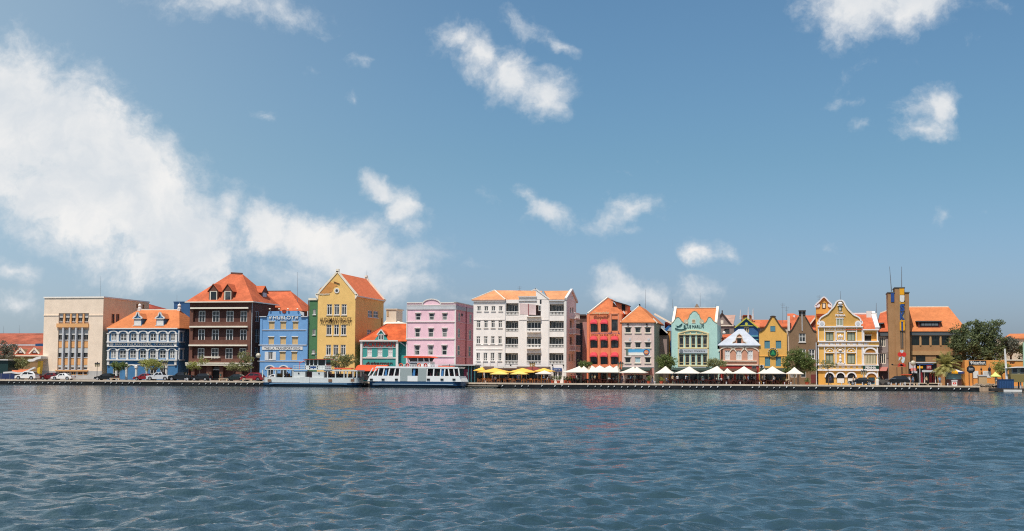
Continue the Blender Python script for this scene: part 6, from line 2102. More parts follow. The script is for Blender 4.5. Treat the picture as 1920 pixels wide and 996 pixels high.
m = MB(); z0_, z1_ = Fl.uz(560, 812)[1], Fl.uz(560, 780)[1]; ua, ub = Fl.uz(530, 800)[0], Fl.uz(602, 800)[0]
m.quad((ua, YF + 1.98, z1_), (ub, YF + 1.98, z1_), (ub - .4, YF + .4, z0_), (ua, YF + .4, z0_)); m.quad((ub, YF + 1.98, z1_), (ub, YF + 1.98, z0_), (ub - .4, YF + .4, z0_)); m.build('awning', paint('dusty_red_canvas', 'b9756a', .85, .8), b.root)
m = MB(); Fl.box(m, Fl.r(535, 818, 600, 900), -.04, 0); m.build('shop_front', paint('dark_plum', '40282a', .9), b.root)
b.F = Fsave
# the tower
Ft = Face('F', YF + .5, 1520)
rc = Ft.r(604, 198, 769, 890)
xl = Ft.uz(622, 850)[0]; xl = (rc[0] + Ft.uz(606, 400)[0]) / 2
cx0, cx1 = Ft.uz(656, 300)[0], Ft.uz(732, 300)[0]
zt_, zc_ = Ft.uz(690, 205)[1], Ft.uz(690, 168)[1]
zl_ = Ft.uz(625, 212)[1]
xR_ = Ft.uz(768, 400)[0]
m = MB(); m.box((xl, YF + .5, G), (cx0, YF + 6.5, zt_)); m.box((cx1, YF + .5, G), (xR_, YF + 6.5, zt_)); m.box((cx0, YF + .3, G), (cx1, YF + 6.4, zc_)); tw = m.build('tower', OCR, b.root)
m = MB(); m.box((xl - .12, YF + .38, zt_), (cx0 - .01, YF + 6.6, zt_ + .18)); m.box((cx1 + .01, YF + .38, zt_), (xR_ + .12, YF + 6.6, zt_ + .18)); m.box((cx0 - .1, YF + .2, zc_), (cx1 + .1, YF + 6.5, zc_ + .18)); m.build('coping', SLATE, tw)
Ft2 = Face('F', YF + .3, 1520)
NAVY = paint('navy_panel', '2b4c8d', .9, .4)
SGY = paint('sign_yellow', 'f0a91c', .9, .4)
m = MB(); Ft.box(m, Ft.r(624, 203, 650, 276), -.1, 0); m.build('panel', NAVY, b.root)
m = MB(); Ft2.box(m, Ft2.r(691, 172, 728, 500), -.15, 0); vs = m.build('vertical_sign', paint('sign_back', 'a9936c', .85), b.root)
m = MB(); Ft2.box(m, Ft2.r(692, 172, 727, 219), -.22, -.15); m.build('panel', SGY, vs)
m = MB(); Ft2.prism(m, [Ft2.uz(*p) for p in [(694, 224), (729, 224), (729, 262), (722, 276), (700, 276), (694, 262)]], -.3, -.15); m.build('mug_shape', WHITE, vs)
m = MB(); Ft2.box(m, Ft2.r(692, 278, 730, 289), -.22, -.15); Ft2.box(m, Ft2.r(694, 419, 734, 428), -.26, -.15); Ft2.box(m, Ft2.r(692, 430, 703, 497), -.26, -.15); Ft2.box(m, Ft2.r(720, 430, 732, 497), -.26, -.15); m.build('bars', SGY, vs)
letters('S', Ft2, Ft2.r(694, 292, 730, 350), NAVY, vs, -.3, -.16, bold=.05)
letters('K', Ft2, Ft2.r(694, 355, 730, 414), NAVY, vs, -.3, -.16, bold=.05)
m = MB(); Ft2.box(m, Ft2.r(707, 428, 716, 500), -.3, -.15); m.build('stroke', NAVY, vs)
m = MB(); Ft2.box(m, Ft2.r(699, 503, 706, 635), -.1, 0); Ft2.box(m, Ft2.r(712, 503, 720, 635), -.1, 0); m.build('slit', paint('slit_slate', '474c4c'), b.root)
antenna(1520 + 629 / 4.15, 500, 547, YF + 4, 'tall leaning mast on the left side of the sign tower', .09, px_top=1520 + 614 / 4.15)
antenna(1520 + 708 / 4.15, 500, 539, YF + 4, 'tall upright mast on the middle of the sign tower', .09)
# flower shaped lamp sign on a post before the tower
p0 = PY(1520 + 708 / 4.15, 720, 11.0)
Fs = Face('F', 11.0, 1520)
root = empty('lamp_sign', (p0.x, 11, G), 'tall red and white flower shaped sign on a post before the tower', 'sign')
u, zt_ = Fs.uz(708, 648)
m = MB(); m.tube((u, 11, G), (u, 11, Fs.uz(708, 780)[1]), .1); m.build('post', BLACK, root)
REDS = paint('signal_red', 'd5362b', .9, .4)
LBS = paint('pale_blue_white', 'c9dcde', .88)
for a in (694, 726):
    m = MB(); q_ = Fs.uz(a, 684); m.tube(Fs.p(*q_, -.12), Fs.p(*q_, .1), .42, n=14); m.build('red_disc', REDS, root)
m = MB()
for pts in ([(697, 650), (706, 648), (708, 690), (696, 720), (684, 732), (686, 715), (700, 690)], [(710, 648), (722, 652), (716, 690), (734, 712), (726, 745), (712, 752), (704, 730), (714, 715), (706, 690)]):
    Fs.prism(m, [Fs.uz(*p) for p in pts], -.06, .1)
m.build('petals', LBS, root)
m = MB()
for k in range(7):
    t = rad(-20 + 36 * k); u_, z_ = Fs.uz(708, 770); m.bar(Fs.p(u_, z_), Fs.p(u_ + .75 * math.cos(t), z_ + .5 * math.sin(t)), .2, .2)
m.build('red_flower', REDS, root)
# shop row at the foot of the building
F = Face('F', 12.5, 1680)
u0, u1 = F.uz(102, 800)[0], F.uz(318, 800)[0]
root = empty('shop_row', ((u0 + u1) / 2, 12.5, G), 'low row of small shops with white fascia, red doors and bright signs', 'shops')
m = MB(); m.box((u0, 12.5, G), (u1, 16.9, F.uz(200, 745)[1])); m.build('wall', paint('shop_dark', '2c2f2e', .9, .7), root)
m = MB(); F.box(m, F.r(102, 744, 150, 795), -.6, 0); F.box(m, F.r(150, 744, 312, 752), -.5, 0); F.box(m, F.r(118, 815, 160, 830), -1.6, 0); F.box(m, F.r(200, 806, 312, 822), -1.2, 0); F.box(m, F.r(180, 770, 186, 905), -.9, -.7); m.build('fascia', GREYW, root)
m = MB(); F.box(m, F.r(166, 757, 290, 764), -.4, 0); m.build('blue_strip', BLUELET, root)
m = MB(); sgr = F.r(112, 793, 154, 813); F.box(m, sgr, -.9, -.6); sg = m.build('sign', paint('sign_coral', 'e05a41', .9), root)
letters('snacks', F, F.r(116, 797, 150, 810), WHITE, sg, -.95, -.9)
m = MB(); F.box(m, F.r(164, 776, 208, 792), -.45, 0); m.build('sign', SGY, root)
m = MB(); F.box(m, F.r(236, 768, 274, 800), -.45, 0); sg = m.build('sign', paint('sign_maroon', '9c2f37', .85), root)
letters('GIFTS', F, F.r(240, 776, 270, 792), WHITE, sg, -.5, -.45, shear=.3)
for a, c in ((184, 210), (258, 280), (288, 300)):
    m = MB(); F.box(m, F.r(a, 824, c, 908), -.12, 0); m.build('door', paint('crimson_door', '8f1f2b', .85) if 'crimson_door' not in MATS else MATS['crimson_door'], root)
m = MB(); F.box(m, F.r(302, 815, 309, 910), -.5, -.3); m.build('post', WHITE, root)
m = MB(); F.box(m, F.r(216, 815, 224, 905), -.5, -.3); m.build('post', WHITE, root)
m = MB(); F.box(m, F.r(228, 828, 254, 900), -.1, 0); m.build('pane', MATS['green_glass'], root)

# --- 24 orange restaurant wall and far right ------------------------------------------------
ORG = plaster('orange_plaster', 'f0992b', .85, stain=.14)
b = Bld('orange_restaurant', 'low bright orange restaurant wall with lettered panel and hanging lamps', 'restaurant', 10.0, 1680, 700)
F = b.F
r_ = F.r(536, 730, 800, 890)
x0 = r_[0]; x1 = F.uz(1150, 800)[0]
b.window([F.r(885, 736, 925, 762)], ORG, GLASS, nv=2, nh=1)
b.shell(ORG, x0, x1, 20, F.uz(700, 728)[1])
m = MB(); F.box(m, (F.uz(860, 740)[0], x1, F.uz(900, 731)[1], F.uz(900, 724)[1]), -.15, .3); m.build('coping', CREAMW, b.root)
m = MB(); m.box((x0 - .9, 10.2, G), (x0 + .0, 10.9, F.uz(536, 790)[1])); m.build('buttress', plaster('ochre_side', 'c9892f', .8), b.root)
m = MB(); F.box(m, F.r(566, 731, 702, 765), -.08, 0); sg = m.build('lettered_panel', paint('panel_dark', '2b2f33'), b.root)
letters('Waterfort', F, F.r(572, 734, 698, 762), WHITE, sg, -.13, -.08, shear=-.35, bold=.02)
m = MB(); F.box(m, F.r(600, 812, 641, 868), -.07, 0); m.build('notice_board', WHITE, b.root)
m = MB(); F.box(m, F.r(676, 812, 738, 864), -.07, 0); nb = m.build('notice_board', WHITE, b.root)
m = MB()
for zx in (690, 706, 720):
    F.box(m, F.r(zx, 820, zx + 4, 842), -.09, -.07)
m.build('marks', STEEL, nb)
for zx in (661, 725):
    m = MB(); u, z = F.uz(zx, 800); m.ball(F.p(u, z, -.4), .28 if zx == 725 else .16, 8, 6, 1.4); m.bar(F.p(u, z + .3, -.4), F.p(u, z + .9, -.02), .06, .06); m.build('wall_lamp', BLACK, b.root)
b = Bld('rear_orange_roof_house', 'pale house with orange roof far behind the olive tree on the right', 'house', 45.0, 1680, 930)
F = b.F
r_ = F.r(850, 555, 1200, 890)
b.shell(MATS['rear_cream'], r_[0], r_[1], 60, r_[3])
m = MB(); slab(m, [(r_[0] - .3, 44.7, r_[3]), (r_[1], 44.7, r_[3]), PY(1680 + 1200 / 4.15, 500 + 520 / 4.15, 50), PY(1680 + 885 / 4.15, 500 + 522 / 4.15, 50)], .2); m.build('roof', ROOFB, b.root)
# parasol kiosk
p = PY(1680 + 454 / 4.15, 720, 7.0)
root = empty('parasol_kiosk', (p.x, 7, G), 'round kiosk with blue, white and yellow umbrella roof', 'kiosk')
Fk = Face('F', 7.0, 1680)
ua, ub = Fk.uz(392, 850)[0], Fk.uz(520, 850)[0]
cx = (ua + ub) / 2; rk = (ub - ua) / 2
z0_, z1_, z2_ = Fk.uz(454, 920)[1], Fk.uz(454, 878)[1], Fk.uz(454, 828)[1]
m = MB(); m.tube((cx, 7 + rk, G), (cx, 7 + rk, z1_), rk, n=10); m.build('counter', paint('kiosk_counter', '5b3b3a', .85), root)
m = MB(); m.tube((cx, 7 + rk, z1_), (cx, 7 + rk, z2_), rk * .97, n=10); m.build('screen', paint('kiosk_teal', '6d9296', .85), root)
zr0, zr1 = Fk.uz(454, 830)[1], Fk.uz(454, 790)[1]
R_k = rk * 1.32
cols3 = [paint('kiosk_blue', '2f4f8f', .9), SGY, WHITE]
n = 10
for ci in range(3):
    m = MB()
    for i in range(n):
        if {7: 1, 6: 2, 8: 2, 5: 0, 9: 0}.get(i, 2 if i % 2 else 0) != ci:
            continue
        t0, t1 = 2 * math.pi * (i - .0) / n, 2 * math.pi * (i + 1) / n
        P0 = (cx + R_k * math.cos(t0), 7 + rk + R_k * math.sin(t0)); P1 = (cx + R_k * math.cos(t1), 7 + rk + R_k * math.sin(t1))
        m.add([(P0[0], P0[1], zr0 + .25), (P1[0], P1[1], zr0 + .25), (cx, 7 + rk, zr1)], [(0, 1, 2)])
    for i in range(n):
        if (1 if i == 7 else 0) == ci:
            t0, t1 = 2 * math.pi * i / n, 2 * math.pi * (i + 1) / n
            P0 = (cx + R_k * math.cos(t0), 7 + rk + R_k * math.sin(t0)); P1 = (cx + R_k * math.cos(t1), 7 + rk + R_k * math.sin(t1))
            m.quad((P0[0], P0[1], zr0 - .05), (P1[0], P1[1], zr0 - .05), (P1[0], P1[1], zr0 + .25), (P0[0], P0[1], zr0 + .25))
    m.build('umbrella_panel', cols3[ci], root)
# litter bin, red and white
Fk = Face('F', 3.0, 1680)
rc = Fk.r(436, 884, 476, 926)
root = empty('drinks_cooler', ((rc[0] + rc[1]) / 2, 3, G), 'white cooler box with red emblem in front of the parasol kiosk', 'cooler')
m = MB(); m.box((rc[0], 3, G), (rc[1], 3.9, rc[3] - .2)); m.build('body', WHITE, root)
m = MB(); m.box((rc[0] - .06, 2.94, rc[3] - .2), (rc[1] + .06, 3.96, rc[3])); m.build('lid', GREYW, root)
m = MB(); w = rc[1] - rc[0]; m.box((rc[0] + .18 * w, 2.97, G + .3), (rc[1] - .18 * w, 3, rc[3] - .4)); em = m.build('emblem', REDS, root)
letters('1', Fk, (rc[0] + .42 * w, rc[0] + .58 * w, G + .38, rc[3] - .48), WHITE, em, -.05, -.03)
# octagonal sign
Fk = Face('F', 3.2, 1680)
u0, z0_ = Fk.uz(574, 935); u1, _ = Fk.uz(594, 935)
uc, zc_ = Fk.uz(582, 800)
root = empty('octagonal_sign', (uc, 3.2, G), 'black octagonal board on two dark posts before the orange wall', 'sign')
ro = 30 / 4.15 / 9.8
m = MB(); Fk.prism(m, [(uc + ro * math.cos(rad(22.5 + 45 * k)), zc_ + ro * math.sin(rad(22.5 + 45 * k))) for k in range(8)], -.1, .1); bd = m.build('board', BLACK, root)
letters('bistro', Fk, Fk.r(565, 782, 600, 808), GREYW, bd, -.14, -.1, shear=.3)
for k in (-.32, .32):
    m = MB(); m.box((uc + k - .07, 3.1, G), (uc + k + .07, 3.25, zc_ - ro * .9)); m.build('post', paint('post_brown', '3a2420') if 'post_brown' not in MATS else MATS['post_brown'], root)
# tan crate box and rocks
Fk = Face('F', 4.0, 1680)
rc = Fk.r(645, 842, 708, 912)
root = empty('ticket_booth', ((rc[0] + rc[1]) / 2, 4, G), 'small tan booth with pale roof beside the rubble heap', 'booth')
m = MB(); m.box((rc[0], 4, G), (rc[1], 6, rc[3] - .25)); m.build('body', plaster('booth_tan', 'd0ab78', .82), root)
m = MB(); m.box((rc[0] - .1, 3.9, rc[3] - .25), (rc[1] + .1, 6.1, rc[3])); m.build('roof', GREYW, root)
random.seed(11)
root_x = Fk.uz(690, 925)[0]
m = MB()
for i in range(46):
    x = root_x + random.uniform(-2.2, 3.6); y = random.uniform(.2, 3.4); r_ = random.uniform(.2, .5)
    o = len(m.v); m.ball((x, y, G + r_ * .3), r_, 6, 4, .7)
    for j in range(o, len(m.v)):
        m.v[j] = tuple(c + random.uniform(-.1, .1) for c in m.v[j])
tag(m.build('rubble', plaster('rubble_stone', 'a08c74', .75, stain=.4, scale=2)), 'heap of brown rubble stones at the end of the quay', kind='stuff')

# pontoon, blue container, boathouse, white pole
p = PY(1895, 731, -3)
root = empty('floating_pontoon', (GX(1893, -3), -3, 0), 'low dark floating pontoon beyond the end of the quay', 'pontoon')
m = MB(); m.box((GX(1857, -3), -4.4, .1), (GX(2010, -3), .0, .62)); m.build('deck', plaster('pontoon_dark', '3a3734', .9), root)
m = MB(); m.box((GX(1880, -4), -5.2, .06), (GX(1914, -4), -4.42, .42)); m.build('white_float', WHITE, root)
m = MB()
for px in (1866, 1890, 1912, 1935):
    m.tube((GX(px, -3), -4.1, -.8), (GX(px, -3), -4.1, .1), .3, n=10)
m.build('floats', TIMB, root)
Fk = Face('F', -3.2, 1680)
rc = Fk.r(800, 880, 918, 944)
root = empty('blue_container', ((rc[0] + rc[1]) / 2, -3.2, .62), 'dark blue machinery container standing on the pontoon', 'container')
m = MB(); m.box((rc[0], -3.2, .63), (rc[1], -.8, rc[3])); m.build('body', paint('container_blue', '2c568a', .8, .6, vary=.2), root)
m = MB()
for k in range(9):
    u = rc[0] + (k + .5) * (rc[1] - rc[0]) / 9; m.box((u - .05, -3.26, .7), (u + .05, -3.2, rc[3] - .1))
m.box((rc[0] - .04, -3.28, rc[3]), (rc[1] + .04, -.75, rc[3] + .08))
m.build('ribs', paint('container_rib', '234770', .8), root)
a, c = PY(1888.5, 712, -1.5), PY(1884, 654, -1.5)
root = empty('white_mast', (a.x, -1.5, .62), 'leaning white mast rising from behind the blue container', 'mast')
m = MB(); m.tube((a.x, -1.5, .6), c, .24, .15, n=10); m.build('pole', WHITE, root)
Fk = Face('F', -2.0, 1680)
u0 = Fk.uz(895, 850)[0]; u1 = GX(2010, -2)
zb_, zm_, zt_ = Fk.uz(950, 900)[1], Fk.uz(950, 838)[1], Fk.uz(950, 776)[1]
root = empty('control_cabin', (Fk.uz(960, 900)[0], -2, .62), 'raised olive boat cabin with white curved roof and barred windows at the right edge', 'boat cabin')
m = MB(); m.prism([(u0, -2, zb_ + .2), (u0 + .6, -2, zb_), (u1, -2, zb_), (u1, -2, zm_), (u0 - .1, -2, zm_)], (0, 3.5, 0)); m.build('hull', paint('olive_hull', '8e7f4c', .8, .6), root)
m = MB(); m.box((u0 + .1, -1.9, zm_), (u1, 1.4, zt_ - .2)); m.build('cabin', paint('cabin_olive', 'a39c84', .8), root)
for a, c in ((905, 945), (965, 1010), (1030, 1070)):
    m = MB(); Fk.box(m, Fk.r(a, 788, c, 828), .02, .1); w_ = m.build('window', STEEL, root)
    m = MB(); q_ = Fk.r(a + 3, 791, c - 3, 825); Fk.box(m, q_, -.0, .02); m.build('pane', GLASSL, w_)
m = MB(); m.prism([(u0 - .9, -2.4, zt_ - .35), (u0 + 1.2, -2.4, zt_ - .05), (u1, -2.4, zt_), (u1, -2.4, zt_ - .2), (u0 + 1.2, -2.4, zt_ - .25)], (0, 4.2, 0)); m.build('roof', WHITE, root)
m = MB()
for zx in (905, 972, 1040):
    u = Fk.uz(zx, 900)[0]; m.tube((u, -1.6, .62), (u, -1.6, zb_), .13); m.tube((u, .8, .62), (u, .8, zb_), .13)
m.build('legs', GREYW, root)
a, c = PY(1919, 690, 6), PY(1919, 642, 6)
root = empty('green_post', (a.x, 6, G), 'pale green post cut by the right edge of the picture', 'post')
m = MB(); m.tube((a.x, 6, G), c, .12); m.build('pole', paint('pale_green', 'a9c7ad'), root)

# ---------------------------------------------------------------- FERRIES
def bpt(px, py, Y):
    return PY(px, py, Y)


def ferry_hull(root, x0, x1, y0, y1, zdeck, col, rise0=.0, rise1=.0, name='hull', bot=-.5, taper=1.6):
    """plan outline tapering at both ends, flared down to the water"""
    m = MB()
    rings = []
    for z, k in ((bot, .93 if bot < 0 else 1), (.05 if bot < 0 else (bot + zdeck) / 2, .97 if bot < 0 else 1), (zdeck, 1.0)):
        L_ = []
        ym, hw = (y0 + y1) / 2, (y1 - y0) / 2
        xm_, hl = (x0 + x1) / 2, (x1 - x0) / 2
        n = 24
        for i in range(n):
            t = 2 * math.pi * i / n
            cx_, sx_ = math.cos(t), math.sin(t)
            X = xm_ + hl * k * (abs(cx_) ** .28) * (1 if cx_ > 0 else -1)
            Y = ym + hw * k * (abs(sx_) ** .45) * (1 if sx_ > 0 else -1)
            L_.append((X, Y, z))
        rings.append(L_)
    n = 24
    vs = sum(rings, [])
    fs = []
    for r in range(2):
        for i in range(n):
            fs.append((r * n + i, r * n + (i + 1) % n, (r + 1) * n + (i + 1) % n, (r + 1) * n + i))
    fs.append(tuple(range(2 * n, 3 * n)))
    m.add(vs, fs)
    return m.build(name, col, root)


HULLB = paint('hull_blue', '234a6e', .85, .35)
HULLD = paint('hull_waterline', '1b2a36', .9, .6)
FWH = paint('ferry_white', 'efeeea', .95, .45, vary=.1)
FGR = paint('ferry_grey', 'aab5b2', .8, .6)
ORC = paint('orange_cover', 'e4603a', .88, .7)


def ring_buoy(m, c, R_, r_):
    n = 12
    c = Vector(c)
    pts = [c + Vector((R_ * math.cos(2 * math.pi * i / n), 0, R_ * math.sin(2 * math.pi * i / n))) for i in range(n)]
    for i in range(n):
        m.tube(pts[i], pts[(i + 1) % n], r_, n=6)


# ferry 1: open sided, white
YA, YB = -6.6, -1.3
fx = lambda px: GX(px, YA)
fz = lambda px, py: PY(px, py, YA).z
x0, x1 = fx(487), fx(670)
FWH = paint('ferry_white', 'dfe2de', .86, .45, vary=.12)
ferry1 = empty('open_ferry', ((x0 + x1) / 2, YA, 0), 'long open sided grey white ferry with wheelhouse amidships, left of the two', 'ferry', 'ferries moored at the quay')
zd = fz(580, 717.8)
ferry_hull(ferry1, x0, x1, YA, YB, zd, HULLB)
zb_ = fz(580, 708)
ferry_hull(ferry1, x0 + .1, x1 - .1, YA - .03, YB + .03, .42, HULLD, name='waterline')
ferry_hull(ferry1, x0 + .3, x1 - .05, YA + .06, YB - .06, zb_, FWH, name='bulwark', bot=zd + .02)
m = MB(); m.box((x0 + 2, YA - .12, zd - .26), (x1 - 2, YA + .0, zd - .1)); m.build('rubbing_strake', paint('strake_blue', '6f97b5', .85), ferry1)
zr = fz(580, 694)
m = MB(); m.box((x0 + 1.0, YA + .2, zr), (fx(551), YB - .2, zr + .2)); m.box((fx(606), YA + .2, zr - .2), (x1 - .2, YB - .2, zr + .02)); m.build('roof', FWH, ferry1)
for px in [491, 501, 515, 530, 548, 613, 628, 644, 650, 661, 668]:
    m = MB(); m.box((fx(px) - .09, YA + .25, zb_), (fx(px) + .09, YA + .43, zr - .0)); m.build('post', FWH, ferry1)
m = MB()
for px in [501, 530, 613, 644, 666]:
    m.box((fx(px) - .09, YB - .45, zb_), (fx(px) + .09, YB - .3, zr))
m.build('far_posts', FWH, ferry1)
m = MB(); m.box((fx(549), YA + .3, zb_), (fx(571), YB - .4, fz(560, 696))); m.box((fx(584), YA + .3, zb_), (fx(606), YB - .4, fz(595, 697))); m.box((fx(571), YA + 1.2, zb_), (fx(584), YB - .4, fz(577, 697))); m.build('deckhouse', FWH, ferry1)
m = MB(); m.box((fx(572), YA + 1.1, zb_), (fx(582), YA + 1.2, fz(577, 698))); m.build('doorway', paint('door_maroon', '4e2f2f'), ferry1)
for px in (559, 597):
    m = MB(); m.tube((fx(px), YA + .2, fz(px, 700)), (fx(px), YA + .32, fz(px, 700)), .14, n=10); m.build('porthole', BLACK, ferry1)
zu = fz(580, 694)
m = MB(); m.box((fx(549), YA + .1, zu), (fx(622), YB - .2, zu + .15)); m.build('upper_deck', FWH, ferry1)
m = MB()
zt_ = fz(580, 686)
for px in np.linspace(549, 620, 14):
    m.box((fx(px) - .03, YA + .12, zu), (fx(px) + .03, YA + .18, zt_))
for z in (zt_, (zu + zt_) / 2 + .1):
    m.box((fx(549), YA + .1, z - .04), (fx(620), YA + .16, z + .04))
m.build('railing', FWH, ferry1)
m = MB(); m.box((fx(581), YA + .06, zu + .3), (fx(592), YA + .1, zt_ - .1)); m.build('banner', BLUELET, ferry1)
w0, w1 = fx(568), fx(607)
zw0, zw1 = zu + .15, fz(585, 674.5)
m = MB(); m.box((w0, YA + 1.2, zw0), (w1, YB - 1, zw0 + (zw1 - zw0) * .4)); wh = m.build('wheelhouse', FWH, ferry1)
m = MB()
for px in (568, 575.5, 583, 591, 605.5):
    m.box((fx(px) - .06, YA + 1.2, zw0), (fx(px) + .12, YA + 1.35, zw1))
m.build('wheelhouse_posts', FWH, wh)
m = MB(); m.box((w0 + .15, YA + 1.35, zw0 + (zw1 - zw0) * .4), (w1 - .15, YB - 1.1, zw1)); m.build('window', GLASS, wh)
m = MB(); m.box((w0 - .3, YA + .8, zw1), (w1 + .4, YB - .6, zw1 + .14)); m.build('wheelhouse_roof', paint('roof_rust', 'a9563e', .85), wh)
m = MB()
for a, c in ((503, 540), (624, 656)):
    m.box((fx(a), YA + .8, zr + .2), (fx(c), YA + 2.2, zr + .45))
m.build('raft_cover', ORC, ferry1)
for px in (505, 619, 661):
    m = MB(); m.box((fx(px) - .35, YA - .02, fz(px, 716)), (fx(px) + .35, YA + .08, fz(px, 711))); m.build('fairlead', paint('fairlead_brown', '8c6a52', .8) if 'fairlead_brown' not in MATS else MATS['fairlead_brown'], ferry1)
m = MB(); m.box((fx(562), YA - .03, fz(570, 718)), (fx(580), YA + .1, zb_ + .1)); m.build('gangway_door', FWH, ferry1)
m = MB(); m.tube((fx(558), YA + 1, zu), (fx(558), YA + 1, fz(558, 678)), .05); m.tube((fx(558), YA + 1, fz(558, 681)), (fx(571), YA + 1.5, zw1 + .1), .05); m.build('davit', REDS, ferry1)
m = MB()
for k in range(9):
    x = x0 + 3 + k * 1.5
    m.box((x, YA + 1.2, zb_ - .4), (x + .5, YB - 1.2, zb_ + .25)); m.box((x, YA + 1.2, zb_ + .2), (x + .1, YB - 1.2, zb_ + .75))
for k in range(9):
    x = fx(612) + k * 1.3
    m.box((x, YA + 1.2, zb_ - .4), (x + .5, YB - 1.2, zb_ + .25)); m.box((x, YA + 1.2, zb_ + .2), (x + .1, YB - 1.2, zb_ + .75))
m.build('benches', paint('bench_dark', '39403f', .8), ferry1)

# ferry 2: enclosed, white with blue hull
YA, YB = -7.0, -1.3
x0, x1 = fx(687.5), fx(866)
FWH = paint('ferry_white', 'efeeea', .95, .45, vary=.1)
ferry2 = empty('white_ferry', ((x0 + x1) / 2, YA, 0), 'white passenger ferry with dark blue hull and orange canopy over its wheelhouse', 'ferry', 'ferries moored at the quay')
zd = fz(780, 715.5)
ferry_hull(ferry2, x0, x1, YA, YB, zd, [HULLB])
ferry_hull(ferry2, x0 + .1, x1 - .1, YA - .03, YB + .03, .42, HULLD, name='waterline')
m = MB(); m.box((x0 + 1.2, YA - .14, fz(780, 721.5)), (x1 - 1.6, YA + .02, fz(780, 720))); m.build('rubbing_strake', paint('strake_pale', '9fb4bf', .85), ferry2)
zc_ = fz(780, 705)
zt_ = fz(780, 690)
m = MB()
m.prism([(x0 + .1, YA + .1, zd), (x1 - .1, YA + .1, zd), (x1 - .6, YA + .1, zc_), (x0 + .55, YA + .1, zc_)], (0, YB - YA - .2, 0))
m.build('side', FWH, ferry2)
m = MB(); m.prism([(x0 + 1.5, YA + .1, zt_ - .05), (x1 - .9, YA + .1, zt_ - .1), (x1 - .7, YA + .1, zt_ + .22), (x0 + 1.9, YA + .1, zt_ + .28)], (0, YB - YA - .2, 0)); m.build('roof', FWH, ferry2)
m = MB(); m.prism([(x0 + .8, YA + 1.5, zc_), (x1 - .9, YA + 1.5, zc_), (x1 - 1.4, YA + 1.5, zt_), (x0 + 1.8, YA + 1.5, zt_)], (0, .1, 0)); m.build('inner_wall', paint('inner_dark', '36313a', .8), ferry2)
for px in [690, 697, 707, 717, 727, 738, 748, 799.5, 812, 825, 832.5, 842, 852, 861]:
    sl = (.9 - 1.8 * 0) * (1 if px < 700 else (.35 if px < 740 else -.25 if px > 840 else .12))
    m = MB(); m.prism([(fx(px) - .11, YA + .16, zc_), (fx(px) + .11, YA + .16, zc_), (fx(px) + .11 + sl, YA + .16, zt_), (fx(px) - .11 + sl, YA + .16, zt_)], (0, .14, 0)); m.build('post', FWH, ferry2)
for a, c in ((750, 772), (783.5, 799)):
    m = MB(); m.box((fx(a), YA + .06, zd + .05), (fx(c), YA + .2, zt_ - .05)); m.build('door_panel', FGR, ferry2)
for a, c in ((720, 724), (772, 777), (825, 830)):
    m = MB(); m.prism([(fx(a), YA + .3, zc_ + .05), (fx(c), YA + .3, zc_ + .05), (fx(c) + .1, YA + .3, zt_ - .05), (fx(a) + .25, YA + .3, zt_ - .05)], (0, .08, 0)); m.build('curtain', paint('curtain_blue', '4a86bd', .85) if 'curtain_blue' not in MATS else MATS['curtain_blue'], ferry2)
for px in (696, 718, 743, 803, 828.5, 851):
    m = MB(); m.box((fx(px) - .28, YA + .0, fz(px, 713.5)), (fx(px) + .28, YA + .1, fz(px, 710))); m.build('scupper', BLACK, ferry2)
m = MB(); m.box((fx(764), YA - .0, zd + .02), (fx(783), YA + .1, zc_ + .0)); m.build('gangway_door', FWH, ferry2)
zu = zt_ + .3
w0, w1 = fx(762), fx(802)
zw1 = fz(780, 671)
m = MB()
for (pa, pb) in ((761, 763.5), (780, 780), (791, 793), (801, 803)):
    m.prism([(fx(pb) - .09, YA + 1.2, zu), (fx(pb) + .09, YA + 1.2, zu), (fx(pa) + .09, YA + 1.0, zw1), (fx(pa) - .09, YA + 1.0, zw1)], (0, .15, 0))
m.box((w0, YA + 1.2, zu), (w1, YB - .8, zu + .9))
wh = m.build('wheelhouse', FWH, ferry2)
m = MB(); m.prism([(w0 + .3, YA + 1.35, zu + .9), (w1 - .1, YA + 1.35, zu + .9), (w1 + .3, YA + 1.35, zw1), (w0 - .1, YA + 1.35, zw1)], (0, 2.2, 0)); m.build('window', GLASS, wh)
m = MB(); m.box((fx(765), YA + 1.1, zu), (fx(779), YA + 1.2, zu + .55)); m.build('dark_panel', DARK, wh)
m = MB(); m.prism([(fx(754), YA + .6, zw1 + .02), (fx(809), YA + .6, zw1 + .02), (fx(803), YA + .6, zw1 + .3), (fx(757), YA + .6, zw1 + .35)], (0, YB - YA - 1.2, 0)); m.build('canopy', AWO, ferry2)
zr_ = fz(780, 684)
m = MB()
for px in np.linspace(746, 820, 16):
    m.box((fx(px) - .03, YA + .3, zu - .1), (fx(px) + .03, YA + .36, zr_))
m.box((fx(746), YA + .29, zr_ - .04), (fx(820), YA + .37, zr_ + .04)); m.box((fx(746), YA + .29, (zu + zr_) / 2), (fx(820), YA + .37, (zu + zr_) / 2 + .06))
m.build('railing', FWH, ferry2)
for px in (751, 763, 785, 797):
    m = MB(); ring_buoy(m, (fx(px), YA + .2, (zu + zr_) / 2 + .05), .3, .1); m.build('life_ring', REDS if px in (763, 797) else ORC, ferry2)
m = MB(); m.box((fx(818), YA + 1, zt_ + .22), (fx(846), YA + 2.6, zt_ + .42)); m.build('raft_cover', ORC, ferry2)
m = MB(); m.tube((fx(841), YA + 1, zt_), (fx(840), YA + 1, fz(840, 683)), .05); m.build('stub_mast', BLACK, ferry2)
m = MB()
rng2 = random.Random(5)
for k in range(13):
    x = x0 + 2 + k * 1.25
    m.box((x, YA + .7, zc_ - .2), (x + .12, YA + 1.4, zc_ + .55))
m.build('seats', paint('seat_plum', '5a2f3b', .85), ferry2)

